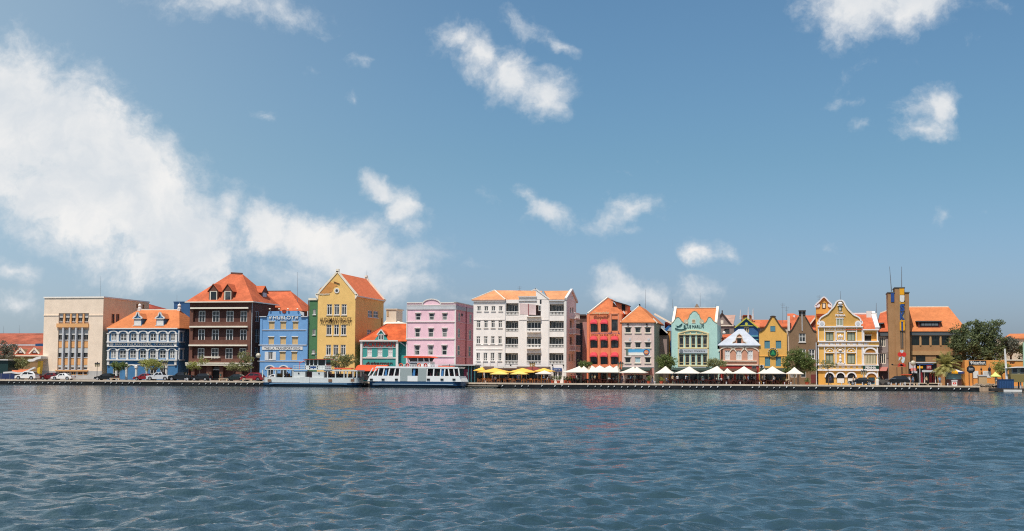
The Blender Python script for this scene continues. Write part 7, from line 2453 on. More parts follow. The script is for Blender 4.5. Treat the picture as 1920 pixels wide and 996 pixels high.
# wash in front of the landing
m = MB()
rr = random.Random(4)
for i in range(240):
    px = rr.uniform(862, 935)
    p = PY(px, 0, -3.0); x = p.x
    y = -rr.uniform(2.6, 5.5); s_ = rr.uniform(.08, .3)
    m.add([(x - s_ * 2, y, .09), (x, y - s_, .13), (x + s_ * 2, y, .09), (x, y + s_, .12)], [(0, 1, 2, 3)])
tag(m.build('foam', paint('foam_white', 'e6ebe9', .9, .8)), 'white wash of foam on the water below the landing', kind='stuff')

# ---------------------------------------------------------------- PARASOLS
CANV = plaster('cream_canvas', 'f2e6d2', .76, stain=.05, bump=.05)
CANY = plaster('yellow_canvas', 'f7bd20', .9, stain=.06, bump=.05)
CANL = plaster('pale_yellow_canvas', 'f7cf55', .9, stain=.06, bump=.05)
POST = plaster('pale_timber_post', 'd8c7a2', .85, stain=.2)


def parasol(px0, px1, apex_px, apex_py, edge_py, Y, label, canv, group, peaks=1, name='parasol', post=None, lip=.12, curve=.35, postpx=None, postr=.13):
    xa, xb = PY(px0, edge_py, Y).x, PY(px1, edge_py, Y).x
    ze = PY((px0 + px1) / 2, edge_py, Y).z
    half = (xb - xa) / 2
    depth = min(half, 2.4)
    root = empty(name, ((xa + xb) / 2, Y, G), label, 'parasol', group)
    m = MB()
    tops = apex_px if isinstance(apex_px, (list, tuple)) else [apex_px]
    zt = PY(tops[0], apex_py, Y).z
    tx = [PY(t, apex_py, Y).x for t in tops]
    N, M_ = 10 * max(2, len(tops) * 2), 12
    grid = []
    bounds = [xa] + [(tx[i] + tx[i + 1]) / 2 for i in range(len(tx) - 1)] + [xb]
    for j in range(M_ + 1):
        v = -1 + 2 * j / M_
        row = []
        for i in range(N + 1):
            x = xa + (xb - xa) * i / N
            k = max(0, min(len(tx) - 1, sum(1 for q in bounds[1:-1] if x > q)))
            lo, hi = bounds[k], bounds[k + 1]
            side_is_edge = (k == 0 and x < tx[k]) or (k == len(tx) - 1 and x > tx[k])
            h = (tx[k] - x) / (tx[k] - lo) if x < tx[k] else (x - tx[k]) / (hi - tx[k])
            h *= 1.0 if side_is_edge or len(tx) == 1 else .42
            r = max(h, abs(v))
            r = min(1, r)
            z = ze + (zt - ze) * ((1 - r) * (1 - curve) + (1 - r) ** 2 * curve)
            row.append(len(m.v) + len(row) + 0)
            grid.append((x, Y + v * depth, z))
    m.v = grid
    W_ = N + 1
    for j in range(M_):
        for i in range(N):
            m.f.append((j * W_ + i, j * W_ + i + 1, (j + 1) * W_ + i + 1, (j + 1) * W_ + i))
            m.mi.append(0)
    # hanging lip
    m.quad((xa, Y - depth, ze), (xb, Y - depth, ze), (xb, Y - depth, ze - lip), (xa, Y - depth, ze - lip))
    m.quad((xa, Y + depth, ze), (xb, Y + depth, ze), (xb, Y + depth, ze - lip), (xa, Y + depth, ze - lip))
    m.quad((xa, Y - depth, ze), (xa, Y + depth, ze), (xa, Y + depth, ze - lip), (xa, Y - depth, ze - lip))
    m.quad((xb, Y - depth, ze), (xb, Y + depth, ze), (xb, Y + depth, ze - lip), (xb, Y - depth, ze - lip))
    m.build('canopy', canv, root, smooth=True)
    for t in (postpx or tops):
        x = PY(t, 700, Y).x
        m = MB(); m.tube((x, Y, G), (x, Y, zt - .25), postr, postr * .9, n=10); m.build('post', post or POST, root)
        m = MB(); m.box((x - .3, Y - .3, G), (x + .3, Y + .3, G + .1)); m.build('base', GREYW, root)
        m = MB()
        for sx, sy in ((1, 1), (1, -1), (-1, 1), (-1, -1)):
            m.bar((x, Y, ze - .3), (max(xa, min(xb, x + sx * min(half, 3) * .9)), Y + sy * depth * .9, ze - .02), .05, .05)
        m.build('struts', GREYW, root)
    return root


GW = 'white parasols along the quay terrace'
GY = 'yellow parasols before the white hotel'
e = lambda z_, o, zm=12.446: o + z_ / zm
parasol(1058, 1110, [1087, 1094.5], 686, 697.5, 3.4, 'broad white parasol with two close peaks before the dark gap between houses', CANV, GW, postpx=[1089.5])
parasol(1106, 1163, [1109.5, 1124.5, 1143.5, 1157], 685, 697.5, 3.6, 'long white awning tent with four low peaks before the coral house', CANV, GW, name='tent_awning', postpx=[1104.5, 1138.5, 1160], curve=.1)
parasol(1164, 1213, [1188.5, 1193.5], 687, 698.5, 3.2, 'white parasol with flat double tip before the dusty beige house', CANV, GW, postpx=[1190])
parasol(1230, 1264, 1248, 686, 699.5, 3.2, 'small white parasol under the green tree left of the turquoise house', CANV, GW)
parasol(1266, 1313, 1293, 686.5, 699.5, 3.0, 'wide white parasol in front of the turquoise house', CANV, GW)
parasol(1314, 1362, 1345, 686, 699.5, 3.0, 'wide white parasol between turquoise and salmon houses', CANV, GW)
parasol(1354, 1376, 1363.5, 690, 699.5, 8.0, 'small white parasol set back behind, left of the salmon shop front', CANV, GW)
parasol(1372, 1419, 1395, 686.5, 699.8, 3.0, 'wide white parasol before the red salmon shop front', CANV, GW)
parasol(1420, 1440, 1434, 691, 699.8, 8.0, 'small white parasol set back behind, left of the emblem house', CANV, GW, post=WHITE, postpx=[1433.5], postr=.18)
parasol(1424, 1473, 1448.5, 686.5, 700, 3.0, 'wide white parasol before the yellow house with the round emblem', CANV, GW)
parasol(1473, 1507, 1489.5, 688, 700.5, 3.0, 'small white parasol before the big leafy tree', CANV, GW)
parasol(900, 956, 928, 690, 697.5, 5.5, 'large yellow parasol, left one of the back row', CANY, GY, post=STEEL, postr=.06, curve=.1)
parasol(957, 1006, 979.5, 690, 697.5, 5.5, 'large yellow parasol, middle one of the back row', CANY, GY, post=STEEL, postr=.06, curve=.1)
parasol(1003, 1038, 1020, 690, 696, 5.5, 'large yellow parasol, right one of the back row', CANY, GY, post=STEEL, postr=.06, curve=.1)
parasol(922, 954, 937, 695.5, 701, 2.8, 'pale yellow small parasol in the front row, left one', CANL, GY, post=GREYW, postr=.06, curve=.1)
parasol(960, 990, 974, 695.5, 701, 2.8, 'pale yellow small parasol in the front row, middle one', CANL, GY, post=GREYW, postr=.06, curve=.1)
parasol(1006, 1036, 1021, 694.5, 700.5, 2.8, 'cream coloured small parasol tucked under the right yellow one', CANV, GY, post=WHITE, postr=.09, curve=.1)
parasol(890, 909, 905, 688, 694.5, 6.0, 'yellow slanted awning parasol beside the waiting shelter', CANY, GY, post=MATS['ochre_post'], postr=.08, curve=.0)
parasol(1857, 1876, 1866, 697, 705.5, 6.0, 'small lime and pale blue parasol in front of the orange wall', paint('lime_canvas', 'd7e07a', .9, .7), None, post=GREYW, postr=.06)

# ---------------------------------------------------------------- CAFE FURNITURE
CHW = paint('dark_red_wood', '5e2a22', .9, .6, vary=.25)
CHT = paint('tan_wicker', 'b9753f', .85, .7, vary=.2)
CHB = paint('black_wicker', '2a2220', .9, .7, vary=.2)


def chair_mesh(name, mat):
    m = MB()
    m.box((-.23, -.23, .42), (.23, .23, .47))
    for x in (-.21, .21):
        for y in (-.21, .21):
            m.box((x - .02, y - .02, 0), (x + .02, y + .02, .42 if y < 0 else .9))
    m.box((-.21, .2, .62), (.21, .225, .9))
    for x in (-.22, .22):
        m.box((x - .02, -.2, .64), (x + .02, .2, .67)); m.box((x - .015, -.2, .47), (x + .015, -.17, .64))
    o = m.build(name, mat)
    me = o.data
    bpy.data.objects.remove(o)
    return me


def table_mesh(name, mat, cloth=None):
    m = MB()
    m.box((-.45, -.45, .71), (.45, .45, .75))
    m.tube((0, 0, .03), (0, 0, .71), .04); m.box((-.28, -.04, 0), (.28, .04, .04)); m.box((-.04, -.28, .002), (.04, .28, .042))
    o = m.build(name, mat)
    me = o.data
    bpy.data.objects.remove(o)
    return me


CH = {'r': chair_mesh('cafe_chair', CHW), 't': chair_mesh('cafe_chair', CHT), 'b': chair_mesh('cafe_chair', CHB)}
TBm = {'r': table_mesh('cafe_table', CHW), 't': table_mesh('cafe_table', CHT), 'b': table_mesh('cafe_table', CHB)}


def put(name, me, loc, rz, label, cat, group):
    o = bpy.data.objects.new(name, me)
    o.location = loc
    o.rotation_euler = (0, 0, rz)
    COL.objects.link(o)
    return tag(o, label, cat, group)


rnd = random.Random(21)
ZONES = [(903, 1035, 't', 6, 'under the yellow parasols', 'tan'), (1062, 1108, 'b', 3, 'under the double peaked white parasol', 'black'),
         (1112, 1160, 'r', 3, 'under the long white tent', 'dark red'), (1170, 1206, 'r', 2, 'under the flat tipped white parasol', 'dark red'),
         (1254, 1308, 'r', 4, 'before the turquoise house', 'dark red'), (1314, 1368, 'r', 4, 'between turquoise and salmon houses', 'dark red'),
         (1372, 1416, 'r', 3, 'before the red shop front', 'dark red'), (1424, 1476, 'r', 4, 'before the emblem house', 'dark red')]
seatpos = []
for (a, c, k, n, where, colname) in ZONES:
    for row in range(3):
        Y = 1.6 + row * 2.3
        rw = ('in the row nearest the water', 'in the middle row', 'in the row nearest the houses')[row]
        for i in range(n):
            x = GX(a + (c - a) * (i + .2 + .3 * row) / n, Y) + rnd.uniform(-.3, .3)
            y = Y + rnd.uniform(-.3, .3)
            put('cafe_table', TBm[k], (x, y, G), rnd.uniform(-.2, .2), f'{colname} cafe table {where}, {rw}', 'table', f'{colname} cafe tables {where}')
            for (dx, dy, rz) in ((-.78, 0, math.pi / 2), (.78, 0, -math.pi / 2), (0, .75, 0)):
                put('cafe_chair', CH[k], (x + dx + rnd.uniform(-.08, .08), y + dy, G), rz + rnd.uniform(-.3, .3), f'{colname} cafe chair {where}, {rw}', 'chair', f'{colname} cafe chairs {where}')
                seatpos.append((x + dx, y + dy, rz, (a + c) / 2, where))

# ---------------------------------------------------------------- PEOPLE
def skin_to_mesh(name, verts, edges, radii, rootv=0, sub=1):
    me = bpy.data.meshes.new(name)
    me.from_pydata(verts, edges, [])
    o = bpy.data.objects.new(name, me)
    COL.objects.link(o)
    md = o.modifiers.new('skin', 'SKIN')
    md.use_smooth_shade = True
    for i, r in enumerate(radii):
        sv = me.skin_vertices[0].data[i]
        sv.radius = (r, r) if not isinstance(r, tuple) else r
        sv.use_root = (i == rootv)
    ss = o.modifiers.new('sub', 'SUBSURF')
    ss.levels = ss.render_levels = sub
    dg = bpy.context.evaluated_depsgraph_get()
    out = bpy.data.meshes.new_from_object(o.evaluated_get(dg))
    bpy.data.objects.remove(o)
    return out


def ramp_mat(name, cols, rough=.8):
    m, T, b = principled(name)
    oi = T.n('ShaderNodeObjectInfo')
    cr = T.n('ShaderNodeValToRGB')
    cr.color_ramp.interpolation = 'CONSTANT'
    els = cr.color_ramp.elements
    for i, c in enumerate(cols):
        e_ = els[i] if i < 2 else els.new(i / len(cols))
        e_.position = i / len(cols)
        e_.color = srgb(c, .85)
    T.l(oi.outputs['Random'], cr.inputs[0])
    T.l(cr.outputs[0], b.inputs['Base Color'])
    b.inputs['Roughness'].default_value = rough
    return m


SKIN = paint('skin', '9c6a4c', .9, .6)
HAIR = paint('dark_hair', '1d1512', 1, .6)


def body(pose):
    V, E, R = [], [], []
    def a(p, r, par=None):
        V.append(p); R.append(r)
        if par is not None: E.append((par, len(V) - 1))
        return len(V) - 1
    sit = pose == 'sit'
    h = .45 + .12 if sit else .93
    pel = a((0, 0, h), (.15, .11))
    wa = a((0, .0, h + .17), (.13, .09), pel)
    chv = a((0, .0, h + .38), (.165, .11), wa)
    nk = a((0, -.01, h + .53), .055, chv)
    hd0 = a((0, -.02, h + .6), .07, nk)
    hd = a((0, -.025, h + .68), (.085, .1), hd0)
    a((0, -.015, h + .77), .06, hd)
    a((0, -.125, h + .665), .018, hd)            # nose
    for s in (-1, 1):
        a((s * .085, .0, h + .675), .018, hd)    # ears
        if sit:
            k = a((s * .13, -.44, h - .02), .065, a((s * .1, -.1, h - .02), .09, pel))
            an = a((s * .13, -.46, h - .44), .045, k)
            a((s * .13, -.62, h - .54), .035, an)
        else:
            sw = .12 * s if pose == 'walk' else 0
            hip = a((s * .09, 0, h - .1), .1, pel)
            k = a((s * .1, -.04 - sw * .8, .5), .07, hip)
            an = a((s * .1, .02 - sw * (1.4 if s > 0 else 1.9), .09), .045, k)
            a((s * .11, -.13 - sw * 1.4, .035), .04, an)
        sh = a((s * .2, 0, h + .45), .06, chv)
        if sit:
            el = a((s * .24, -.1, h + .2), .045, sh)
            wr = a((s * .17, -.34, h + .22), .032, el)
            d = Vector((-s * .15, -1, .05)).normalized()
        else:
            sw = (-.14 * s if pose == 'walk' else .0)
            el = a((s * .25, .02 - sw * .5, h + .2), .045, sh)
            wr = a((s * .27, -.04 - sw * 1.4, h - .03), .03, el)
            d = Vector((0, -.2, -1)).normalized()
        w = Vector(V[wr])
        pm = a(tuple(w + d * .06), (.034, .02), wr)
        side = Vector((0, 1, 0)) if not sit else Vector((1, 0, 0))
        for q, L_ in ((-1.5, .07), (-.5, .085), (.5, .08), (1.5, .06)):
            f0 = a(tuple(w + d * .1 + side * q * .021), .009, pm)
            a(tuple(w + d * (.1 + L_) + side * q * .023 + Vector((-s * .015, 0, 0))), .008, f0)
        t0 = a(tuple(w + d * .05 - side * .045), .011, pm)
        a(tuple(w + d * .095 - side * .062), .009, t0)
    me = skin_to_mesh('person_body', V, E, R)
    me.materials.clear()
    for m_ in (SKIN, SHIRT, PANTS, HAIR):
        me.materials.append(m_)
    n = len(me.polygons)
    for p in me.polygons:
        c = p.center
        idx = 0
        if c.z > h + .5: idx = 0
        elif h + .02 < c.z <= h + .5 and abs(c.x) < .25 and not (sit and c.y < -.2): idx = 1
        elif not sit and .1 < c.z <= h + .02 and abs(c.x) < .2: idx = 2
        elif sit and c.z <= h + .06 and c.z > .1 and not (c.y < -.2 and c.z > h + .1): idx = 2
        if c.z < (.09 if not sit else h - .5): idx = 3
        p.material_index = idx
        p.use_smooth = True
    hm = MB()
    o = len(hm.v)
    hm.ball((0, .012, h + .725), .108, 10, 6, .95)
    hv = [v for v in hm.v]
    hm.v = [(x, y + (.02 if y < -.05 else 0), max(z, h + .66 + (.06 if y < -.02 else 0))) for x, y, z in hv]
    ho = hm.build('hair', HAIR)
    hme = ho.data
    bpy.data.objects.remove(ho)
    return me, hme


SHIRT = ramp_mat('shirt', ['e8e8e4', '2b3c5c', 'b8403a', 'e8e8e4', '3c6e6a', 'd8c39a', '26282c', '7fa7c9'])
PANTS = ramp_mat('trousers', ['2c3548', '39352f', '8b8069', '1f2226', '46556e'])
BOD = {k: body(k) for k in ('stand', 'walk', 'sit')}


def person(x, y, z, rz, pose, label, group=None):
    r = bpy.data.objects.new('person', BOD[pose][0])
    r.location = (x, y, z)
    r.rotation_euler = (0, 0, rz)
    COL.objects.link(r)
    tag(r, label, 'person', group)
    hr = bpy.data.objects.new('hair', BOD[pose][1])
    COL.objects.link(hr)
    hr.parent = r
    return r


PPL = [(924, 3.6, 'walk', 1.2, 'person walking left of the yellow parasols'), (971, 1.2, 'stand', 2.6, 'person standing at the middle yellow parasols'),
       (974.5, 1.1, 'stand', .4, 'second person standing close by the middle yellow parasols'), (1110, 1.2, 'stand', 1.8, 'person standing at the left end of the long tent'),
       (1131, 5.6, 'stand', .2, 'person standing inside the long white tent'), (1166.5, 1.3, 'stand', .8, 'person standing by the lamp right of the long tent'),
       (1189.5, 6.0, 'stand', 0, 'person in dark clothes behind the flat tipped parasol post'), (1224, 1.4, 'walk', -1.3, 'person walking in the gap left of the small parasol'),
       (1270, 6.8, 'stand', .3, 'person standing at the back before the turquoise house'), (1287, 6.9, 'stand', -.4, 'second person standing at the back before the turquoise house'),
       (1396, 7.0, 'stand', .3, 'person standing at the red shop door'), (1403, 7.2, 'walk', 1.0, 'person walking past the red shop door'),
       (1557, 12.6, 'stand', .2, 'person in the left arch of the ornate golden house'), (1600, 12.4, 'walk', 1.5, 'person walking before the ornate golden house'),
       (1712, 9.0, 'walk', -1.2, 'person walking before the shop row, left one'), (1737, 9.6, 'stand', .5, 'person standing before the shop row near the crimson doors'),
       (1762, 6.4, 'stand', .1, 'person bending of the bench left of the parasol kiosk'), (1868, 5.5, 'stand', 0, 'person under the small lime parasol'),
       (413, 5.6, 'stand', 1.0, 'person beside the bench before the brown building'), (391, 7.5, 'walk', 1.6, 'person walking behind the black car'),
       (1648, 3.0, 'stand', .3, 'person at the handcart beside the white bin'), (1655, 3.3, 'walk', -1.5, 'second person at the handcart')]
for px, y, pose, rz, label in PPL:
    label = label.replace('bending of', 'standing by')
    person(GX(px, y), y, G, rz, pose, label)
rnd = random.Random(8)
pick = rnd.sample(seatpos, 44)
for x, y, rz, q, where in pick:
    person(x, y, G + .0, rz, 'sit', f'person sitting on a cafe chair {where}', f'people sitting {where}')
for k_, (a, c, kk, n, where, cn) in enumerate(ZONES):
    for j_ in range(3 if c - a < 60 else 5):
        y_ = rnd.uniform(4.4, 9.5)
        person(GX(rnd.uniform(a, c), y_), y_, G, rnd.uniform(-3, 3), rnd.choice(['stand', 'walk']), f'person standing among the cafe tables {where}', f'people standing {where}')
zu1 = PY(590, 674.5, -6.6).z
person(GX(591, -4.2), -4.2, PY(585, 674.5, -6.6).z + .14, .6, 'sit', 'person in white crouching on the wheelhouse roof of the left ferry')
person(GX(539, -5.4), -5.4, PY(580, 708, -6.6).z - .75, .9, 'stand', 'person standing at the rail of the left ferry')
person(GX(821, -5.8), -5.8, PY(780, 705, -7).z - .8, .2, 'stand', 'person inside the right ferry, behind a middle window')
person(GX(843, -5.8), -5.8, PY(780, 705, -7).z - .8, -.3, 'stand', 'person inside the right ferry, near its right end')
person(GX(702, -5.8), -5.8, PY(780, 705, -7).z - .8, -.3, 'stand', 'person inside the right ferry, near its left end')

# ---------------------------------------------------------------- CARS
TYRE = paint('tyre_rubber', '1b1b1c', 1, .85)
RIM = paint('rim_silver', 'b9bcc0', .85, .3, .7)
LAMP = paint('headlight_glass', 'dfe6ea', .9, .15)
TAIL = paint('tail_light_red', '9c1f1c', .9, .3)
CGL = glass('car_glass', (.01, .012, .014), (.03, .035, .04), .05)


def car(px, Y, kind, col, label, face=1, L=None, convertible=False):
    """side-on car, nose to the left when face=1"""
    prof = {
        'sedan': dict(L=4.6, H=1.42, b=[(0, .45), (.05, .68), (.8, .82), (1.35, .9), (3.9, .95), (4.5, .85), (4.6, .5)], r=[(1.25, .9), (1.95, 1.38), (3.1, 1.42), (3.95, .95)], w=[(1.5, .95), (2.02, 1.31), (3.05, 1.34), (3.6, .97)]),
        'suv': dict(L=4.7, H=1.75, b=[(0, .5), (.06, .85), (.9, 1.02), (1.35, 1.08), (4.4, 1.12), (4.66, 1.0), (4.7, .5)], r=[(1.2, 1.08), (1.95, 1.68), (3.9, 1.74), (4.55, 1.12)], w=[(1.5, 1.12), (2.05, 1.58), (3.75, 1.63), (4.2, 1.15)]),
        'pickup': dict(L=5.1, H=1.78, b=[(0, .55), (.06, .95), (1.1, 1.08), (1.5, 1.12), (5.0, 1.15), (5.1, 1.05), (5.1, .6)], r=[(1.45, 1.12), (2.1, 1.72), (3.3, 1.75), (3.6, 1.13)], w=[(1.7, 1.15), (2.18, 1.62), (3.2, 1.64), (3.42, 1.17)]),
        'hatch': dict(L=4.1, H=1.5, b=[(0, .45), (.05, .75), (.8, .88), (1.2, .95), (3.9, 1.0), (4.08, .9), (4.1, .5)], r=[(1.05, .95), (1.7, 1.46), (3.2, 1.5), (3.95, 1.0)], w=[(1.3, .99), (1.76, 1.38), (3.1, 1.4), (3.6, 1.02)]),
    }[kind]
    Lk = prof['L']
    hw = .88
    x0 = GX(px, Y)
    root = empty('parked_car' if kind != 'pickup' else 'pickup_truck', (x0, Y, G), label, 'car' if kind != 'pickup' else 'pickup', 'vehicles parked along the quay')
    fx_ = lambda u: x0 + (u - Lk / 2) * face
    wb = (.85, Lk - .95)
    wr_ = .34 if kind in ('sedan', 'hatch') else .39
    # body with wheel arches
    bot = .26
    out = [(u, z) for u, z in prof['b']]
    low = []
    for c in (wb[1], wb[0]):
        pts = [(c + (wr_ + .07) * math.cos(rad(a)), wr_ + (wr_ + .07) * math.sin(rad(a))) for a in range(-10, 191, 20)]
        low += [(u, max(z, bot)) for u, z in pts]
    poly = out + [(Lk - .06, bot + .05)] + low + [(.08, bot + .05)]
    m = MB()
    ym = Y
    secs = [(-hw, .93), (-hw + .07, 1.0), (hw - .07, 1.0), (hw, .93)]
    n = len(poly)
    zc = .62
    vs = []
    for yy, s_ in secs:
        for u, z in poly:
            vs.append((fx_(Lk / 2 + (u - Lk / 2) * (1 if s_ == 1 else .985)), ym + yy, G + (zc + (z - zc) * s_)))
    fs = []
    for k in range(3):
        for i in range(n):
            fs.append((k * n + i, k * n + (i + 1) % n, (k + 1) * n + (i + 1) % n, (k + 1) * n + i))
    fs.append(tuple(range(n))[::-1]); fs.append(tuple(range(3 * n, 4 * n)))
    m.add(vs, fs)
    body_ = m.build('body', col, root)
    if not convertible:
        m = MB(); r_ = prof['r']; n = len(r_)
        vs = []
        for yy, ins in ((-hw + .04, 0), (-hw + .2, 1), (hw - .2, 1), (hw - .04, 0)):
            pass
        a = [(fx_(u), ym - hw + .05 + (0.17 if i in (1, 2) else 0), G + z) for i, (u, z) in enumerate(r_)]
        c = [(fx_(u), ym + hw - .05 - (0.17 if i in (1, 2) else 0), G + z) for i, (u, z) in enumerate(r_)]
        m.add(a + c, [(0, 1, 2, 3), (7, 6, 5, 4), (1, 5, 6, 2), (0, 4, 5, 1), (3, 2, 6, 7), (0, 3, 7, 4)])
        cab = m.build('cabin', col, root)
        w = prof['w']
        for sgn in (-1, 1):
            m = MB()
            def sp(u, z):
                t = (z - r_[0][1]) / (r_[1][1] - r_[0][1])
                return (fx_(u), ym + sgn * (hw - .05 - .17 * t + .012), G + z)
            mid = (w[1][0] + w[2][0]) / 2
            midb = (w[0][0] + w[3][0]) / 2
            m.add([sp(*w[0]), sp(*w[1]), sp(mid - .05, w[1][1]), sp(midb - .05, w[0][1])], [(0, 1, 2, 3)])
            m.add([sp(midb + .05, w[0][1]), sp(mid + .05, w[1][1]), sp(*w[2]), sp(*w[3])], [(0, 1, 2, 3)])
            m.build('window', CGL, cab)
        m = MB()
        def quadw(p, q, off):
            (ua, za), (ub_, zb) = p, q
            dz = .06
            m.quad((fx_(ua) - off * face, ym - hw + .14, G + za + dz), (fx_(ua) - off * face, ym + hw - .14, G + za + dz), (fx_(ub_) - off * face, ym + hw - .26, G + zb - dz * .4), (fx_(ub_) - off * face, ym - hw + .26, G + zb - dz * .4))
        quadw(r_[0], r_[1], .03)
        m.build('windscreen', CGL, cab)
        m = MB(); quadw(r_[3], r_[2], -.03); m.build('rear_window', CGL, cab)
    else:
        m = MB(); m.box((fx_(1.7), ym - hw + .1, G + .85), (fx_(3.5), ym + hw - .1, G + .99)); m.build('cockpit', DARK, root)
        m = MB(); m.add([(fx_(1.5), ym - .7, G + .9), (fx_(1.5), ym + .7, G + .9), (fx_(2.0), ym + .62, G + 1.3), (fx_(2.0), ym - .62, G + 1.3)], [(0, 1, 2, 3)]); m.build('windscreen', CGL, root)
    for c in wb:
        for sgn in (-1, 1):
            m = MB(); m.tube((fx_(c), ym + sgn * (hw - .2), G + wr_), (fx_(c), ym + sgn * (hw + .01), G + wr_), wr_, n=18); wl = m.build('wheel', TYRE, root)
            m = MB(); m.tube((fx_(c), ym + sgn * (hw - .02), G + wr_), (fx_(c), ym + sgn * (hw + .025), G + wr_), wr_ * .62, n=14); m.build('rim', RIM, wl)
    for sgn in (-1, 1):
        m = MB(); z = prof['b'][1][1]; m.box((fx_(-.02), ym + sgn * .62 - .16, G + z - .16), (fx_(.22), ym + sgn * .74 + .1 * sgn, G + z - .02)); m.build('headlight', LAMP, root)
        m = MB(); z = prof['b'][-2][1]; m.box((fx_(Lk - .14), ym + sgn * .6 - .12, G + z - .2), (fx_(Lk + .015), ym + sgn * .72 + .13 * sgn, G + z - .05)); m.build('tail_light', TAIL, root)
        m = MB(); u = prof['r'][0][0] + .35; m.box((fx_(u), ym + sgn * (hw - .02), G + prof['r'][0][1] + .02), (fx_(u + .18), ym + sgn * (hw + .14), G + prof['r'][0][1] + .16)); m.build('mirror', col, root)
    m = MB(); m.box((fx_(-.05), ym - .8, G + .3), (fx_(.12), ym + .8, G + .5)); m.build('bumper', col if kind != 'pickup' else STEEL, root)
    return root


cp = lambda name, col: paint(name, col, .9, .22, .1, .04, .6)
CW, CM, CBK, CR, CSV = cp('car_white', 'ecebe8'), cp('car_maroon', '6b2026'), cp('car_black', '16181b'), cp('car_red', '8e1f28'), cp('car_silver', 'c3c8cc')
CG = cp('car_dark_green', '1d2b2a')
car(51, 3.2, 'suv', CW, 'white sport utility car with small emblem on its door, leftmost of the parked cars')
car(94, 6.4, 'hatch', CM, 'maroon hatchback half hidden between two white cars')
car(118.5, 3.0, 'sedan', CW, 'low white saloon in front of the grey plinth of the office block')
car(199, 4.2, 'sedan', CBK, 'black saloon at the left corner of the blue bank')
car(272, 8.0, 'sedan', CR, 'dark red car mostly hidden behind the nose of the silver pickup')
car(299, 5.0, 'pickup', CSV, 'silver pickup under the larger street tree before the bank')
car(340, 4.6, 'pickup', CBK, 'black pickup at the right corner of the blue bank')
car(378, 4.6, 'hatch', CBK, 'black hatchback before the brown building, behind the thin tree')
car(443, 6.4, 'sedan', CG, 'dark green saloon partly hidden by the red car')
car(474, 4.2, 'suv', CR, 'bright red car just left of the open ferry')
car(515, 7.2, 'sedan', CW, 'white car seen through the open deck of the left ferry')
car(1614, 3.4, 'sedan', CBK, 'long black saloon before the ornate golden house')
car(1681, 8.5, 'suv', CBK, 'black car parked before the foot of the sign tower')
# door emblem on the first white car
# ---------------------------------------------------------------- STREET FURNITURE
def lamp(px, Y, ptop, label, kind='lantern'):
    p = PY(px, ptop, Y)
    root = empty('street_lamp', (p.x, Y, G), label, 'street lamp', 'street lamps on the quay')
    m = MB(); m.tube((p.x, Y, G), (p.x, Y, p.z - .9), .07, .05); m.tube((p.x, Y, G), (p.x, Y, G + .5), .13, .1); m.build('post', BLACK, root)
    if kind == 'lantern':
        m = MB()
        for s_ in (-1, 0, 1):
            m.tube((p.x + s_ * .38, Y, p.z - .95), (p.x + s_ * .38, Y, p.z - .35), .1, .2, n=6)
        m.box((p.x - .4, Y - .03, p.z - 1.0), (p.x + .4, Y + .03, p.z - .94))
        m.build('lantern', paint('lantern_glass', 'b9ab86', .8, .3) if 'lantern_glass' not in MATS else MATS['lantern_glass'], root)
        m = MB()
        for s_ in (-1, 0, 1):
            m.tube((p.x + s_ * .38, Y, p.z - .35), (p.x + s_ * .38, Y, p.z - (.12 if s_ else -.05)), .26, .05, n=6)
        m.build('lantern_cap', BLACK, root)
    elif kind == 'globe':
        m = MB(); m.ball((p.x, Y, p.z - .5), .5, 12, 8); m.build('globe', paint('globe_glass', 'c9bfa9', .85, .3) if 'globe_glass' not in MATS else MATS['globe_glass'], root)
    else:
        m = MB(); m.box((p.x - .9, Y - .1, p.z - .6), (p.x + .9, Y + .1, p.z - .5)); m.ball((p.x - .8, Y, p.z - .45), .2, 8, 5, .6); m.ball((p.x + .8, Y, p.z - .45), .2, 8, 5, .6); m.build('twin_head', BLACK, root)
    return root


lamp(182.5, 6, 679, 'black three lantern street lamp before the office block corner')
lamp(309, 5.6, 677, 'black three lantern street lamp beside the silver pickup')
lamp(484.5, -.2 + 1.2, 662, 'street lamp with single pale globe left of the light blue house', 'globe')
lamp(998, 6.5, 678, 'thin black street lamp among the yellow parasols')
lamp(1163.5, 1.4, 678, 'black lantern street lamp between the long tent and next parasol')
lamp(1681.5, 8.0, 679, 'black twin headed street lamp left of the flower shaped sign', 'twin')
lamp(1712, 9.5, 676, 'street lamp with pale globe over the shop row', 'globe')
lamp(1619.5, 8.0, 693, 'short black street lamp before the dark green sign', 'lantern')


def bench(px, Y, w, label, wide=False):
    x = GX(px, Y)
    root = empty('stone_bench', (x, Y, G), label, 'bench', 'pale benches on the quay')
    m = MB(); m.box((x - w / 2, Y - .25, G + .38), (x + w / 2, Y + .25, G + .52)); m.build('seat', plaster('bench_stone', 'cdb594', .85, stain=.2) if 'bench_stone' not in MATS else MATS['bench_stone'], root)
    for s_ in (-1, 1):
        m = MB(); m.box((x + s_ * (w / 2 - .2) - .12, Y - .22, G), (x + s_ * (w / 2 - .2) + .12, Y + .22, G + .38)); m.build('leg', MATS['bench_stone'], root)


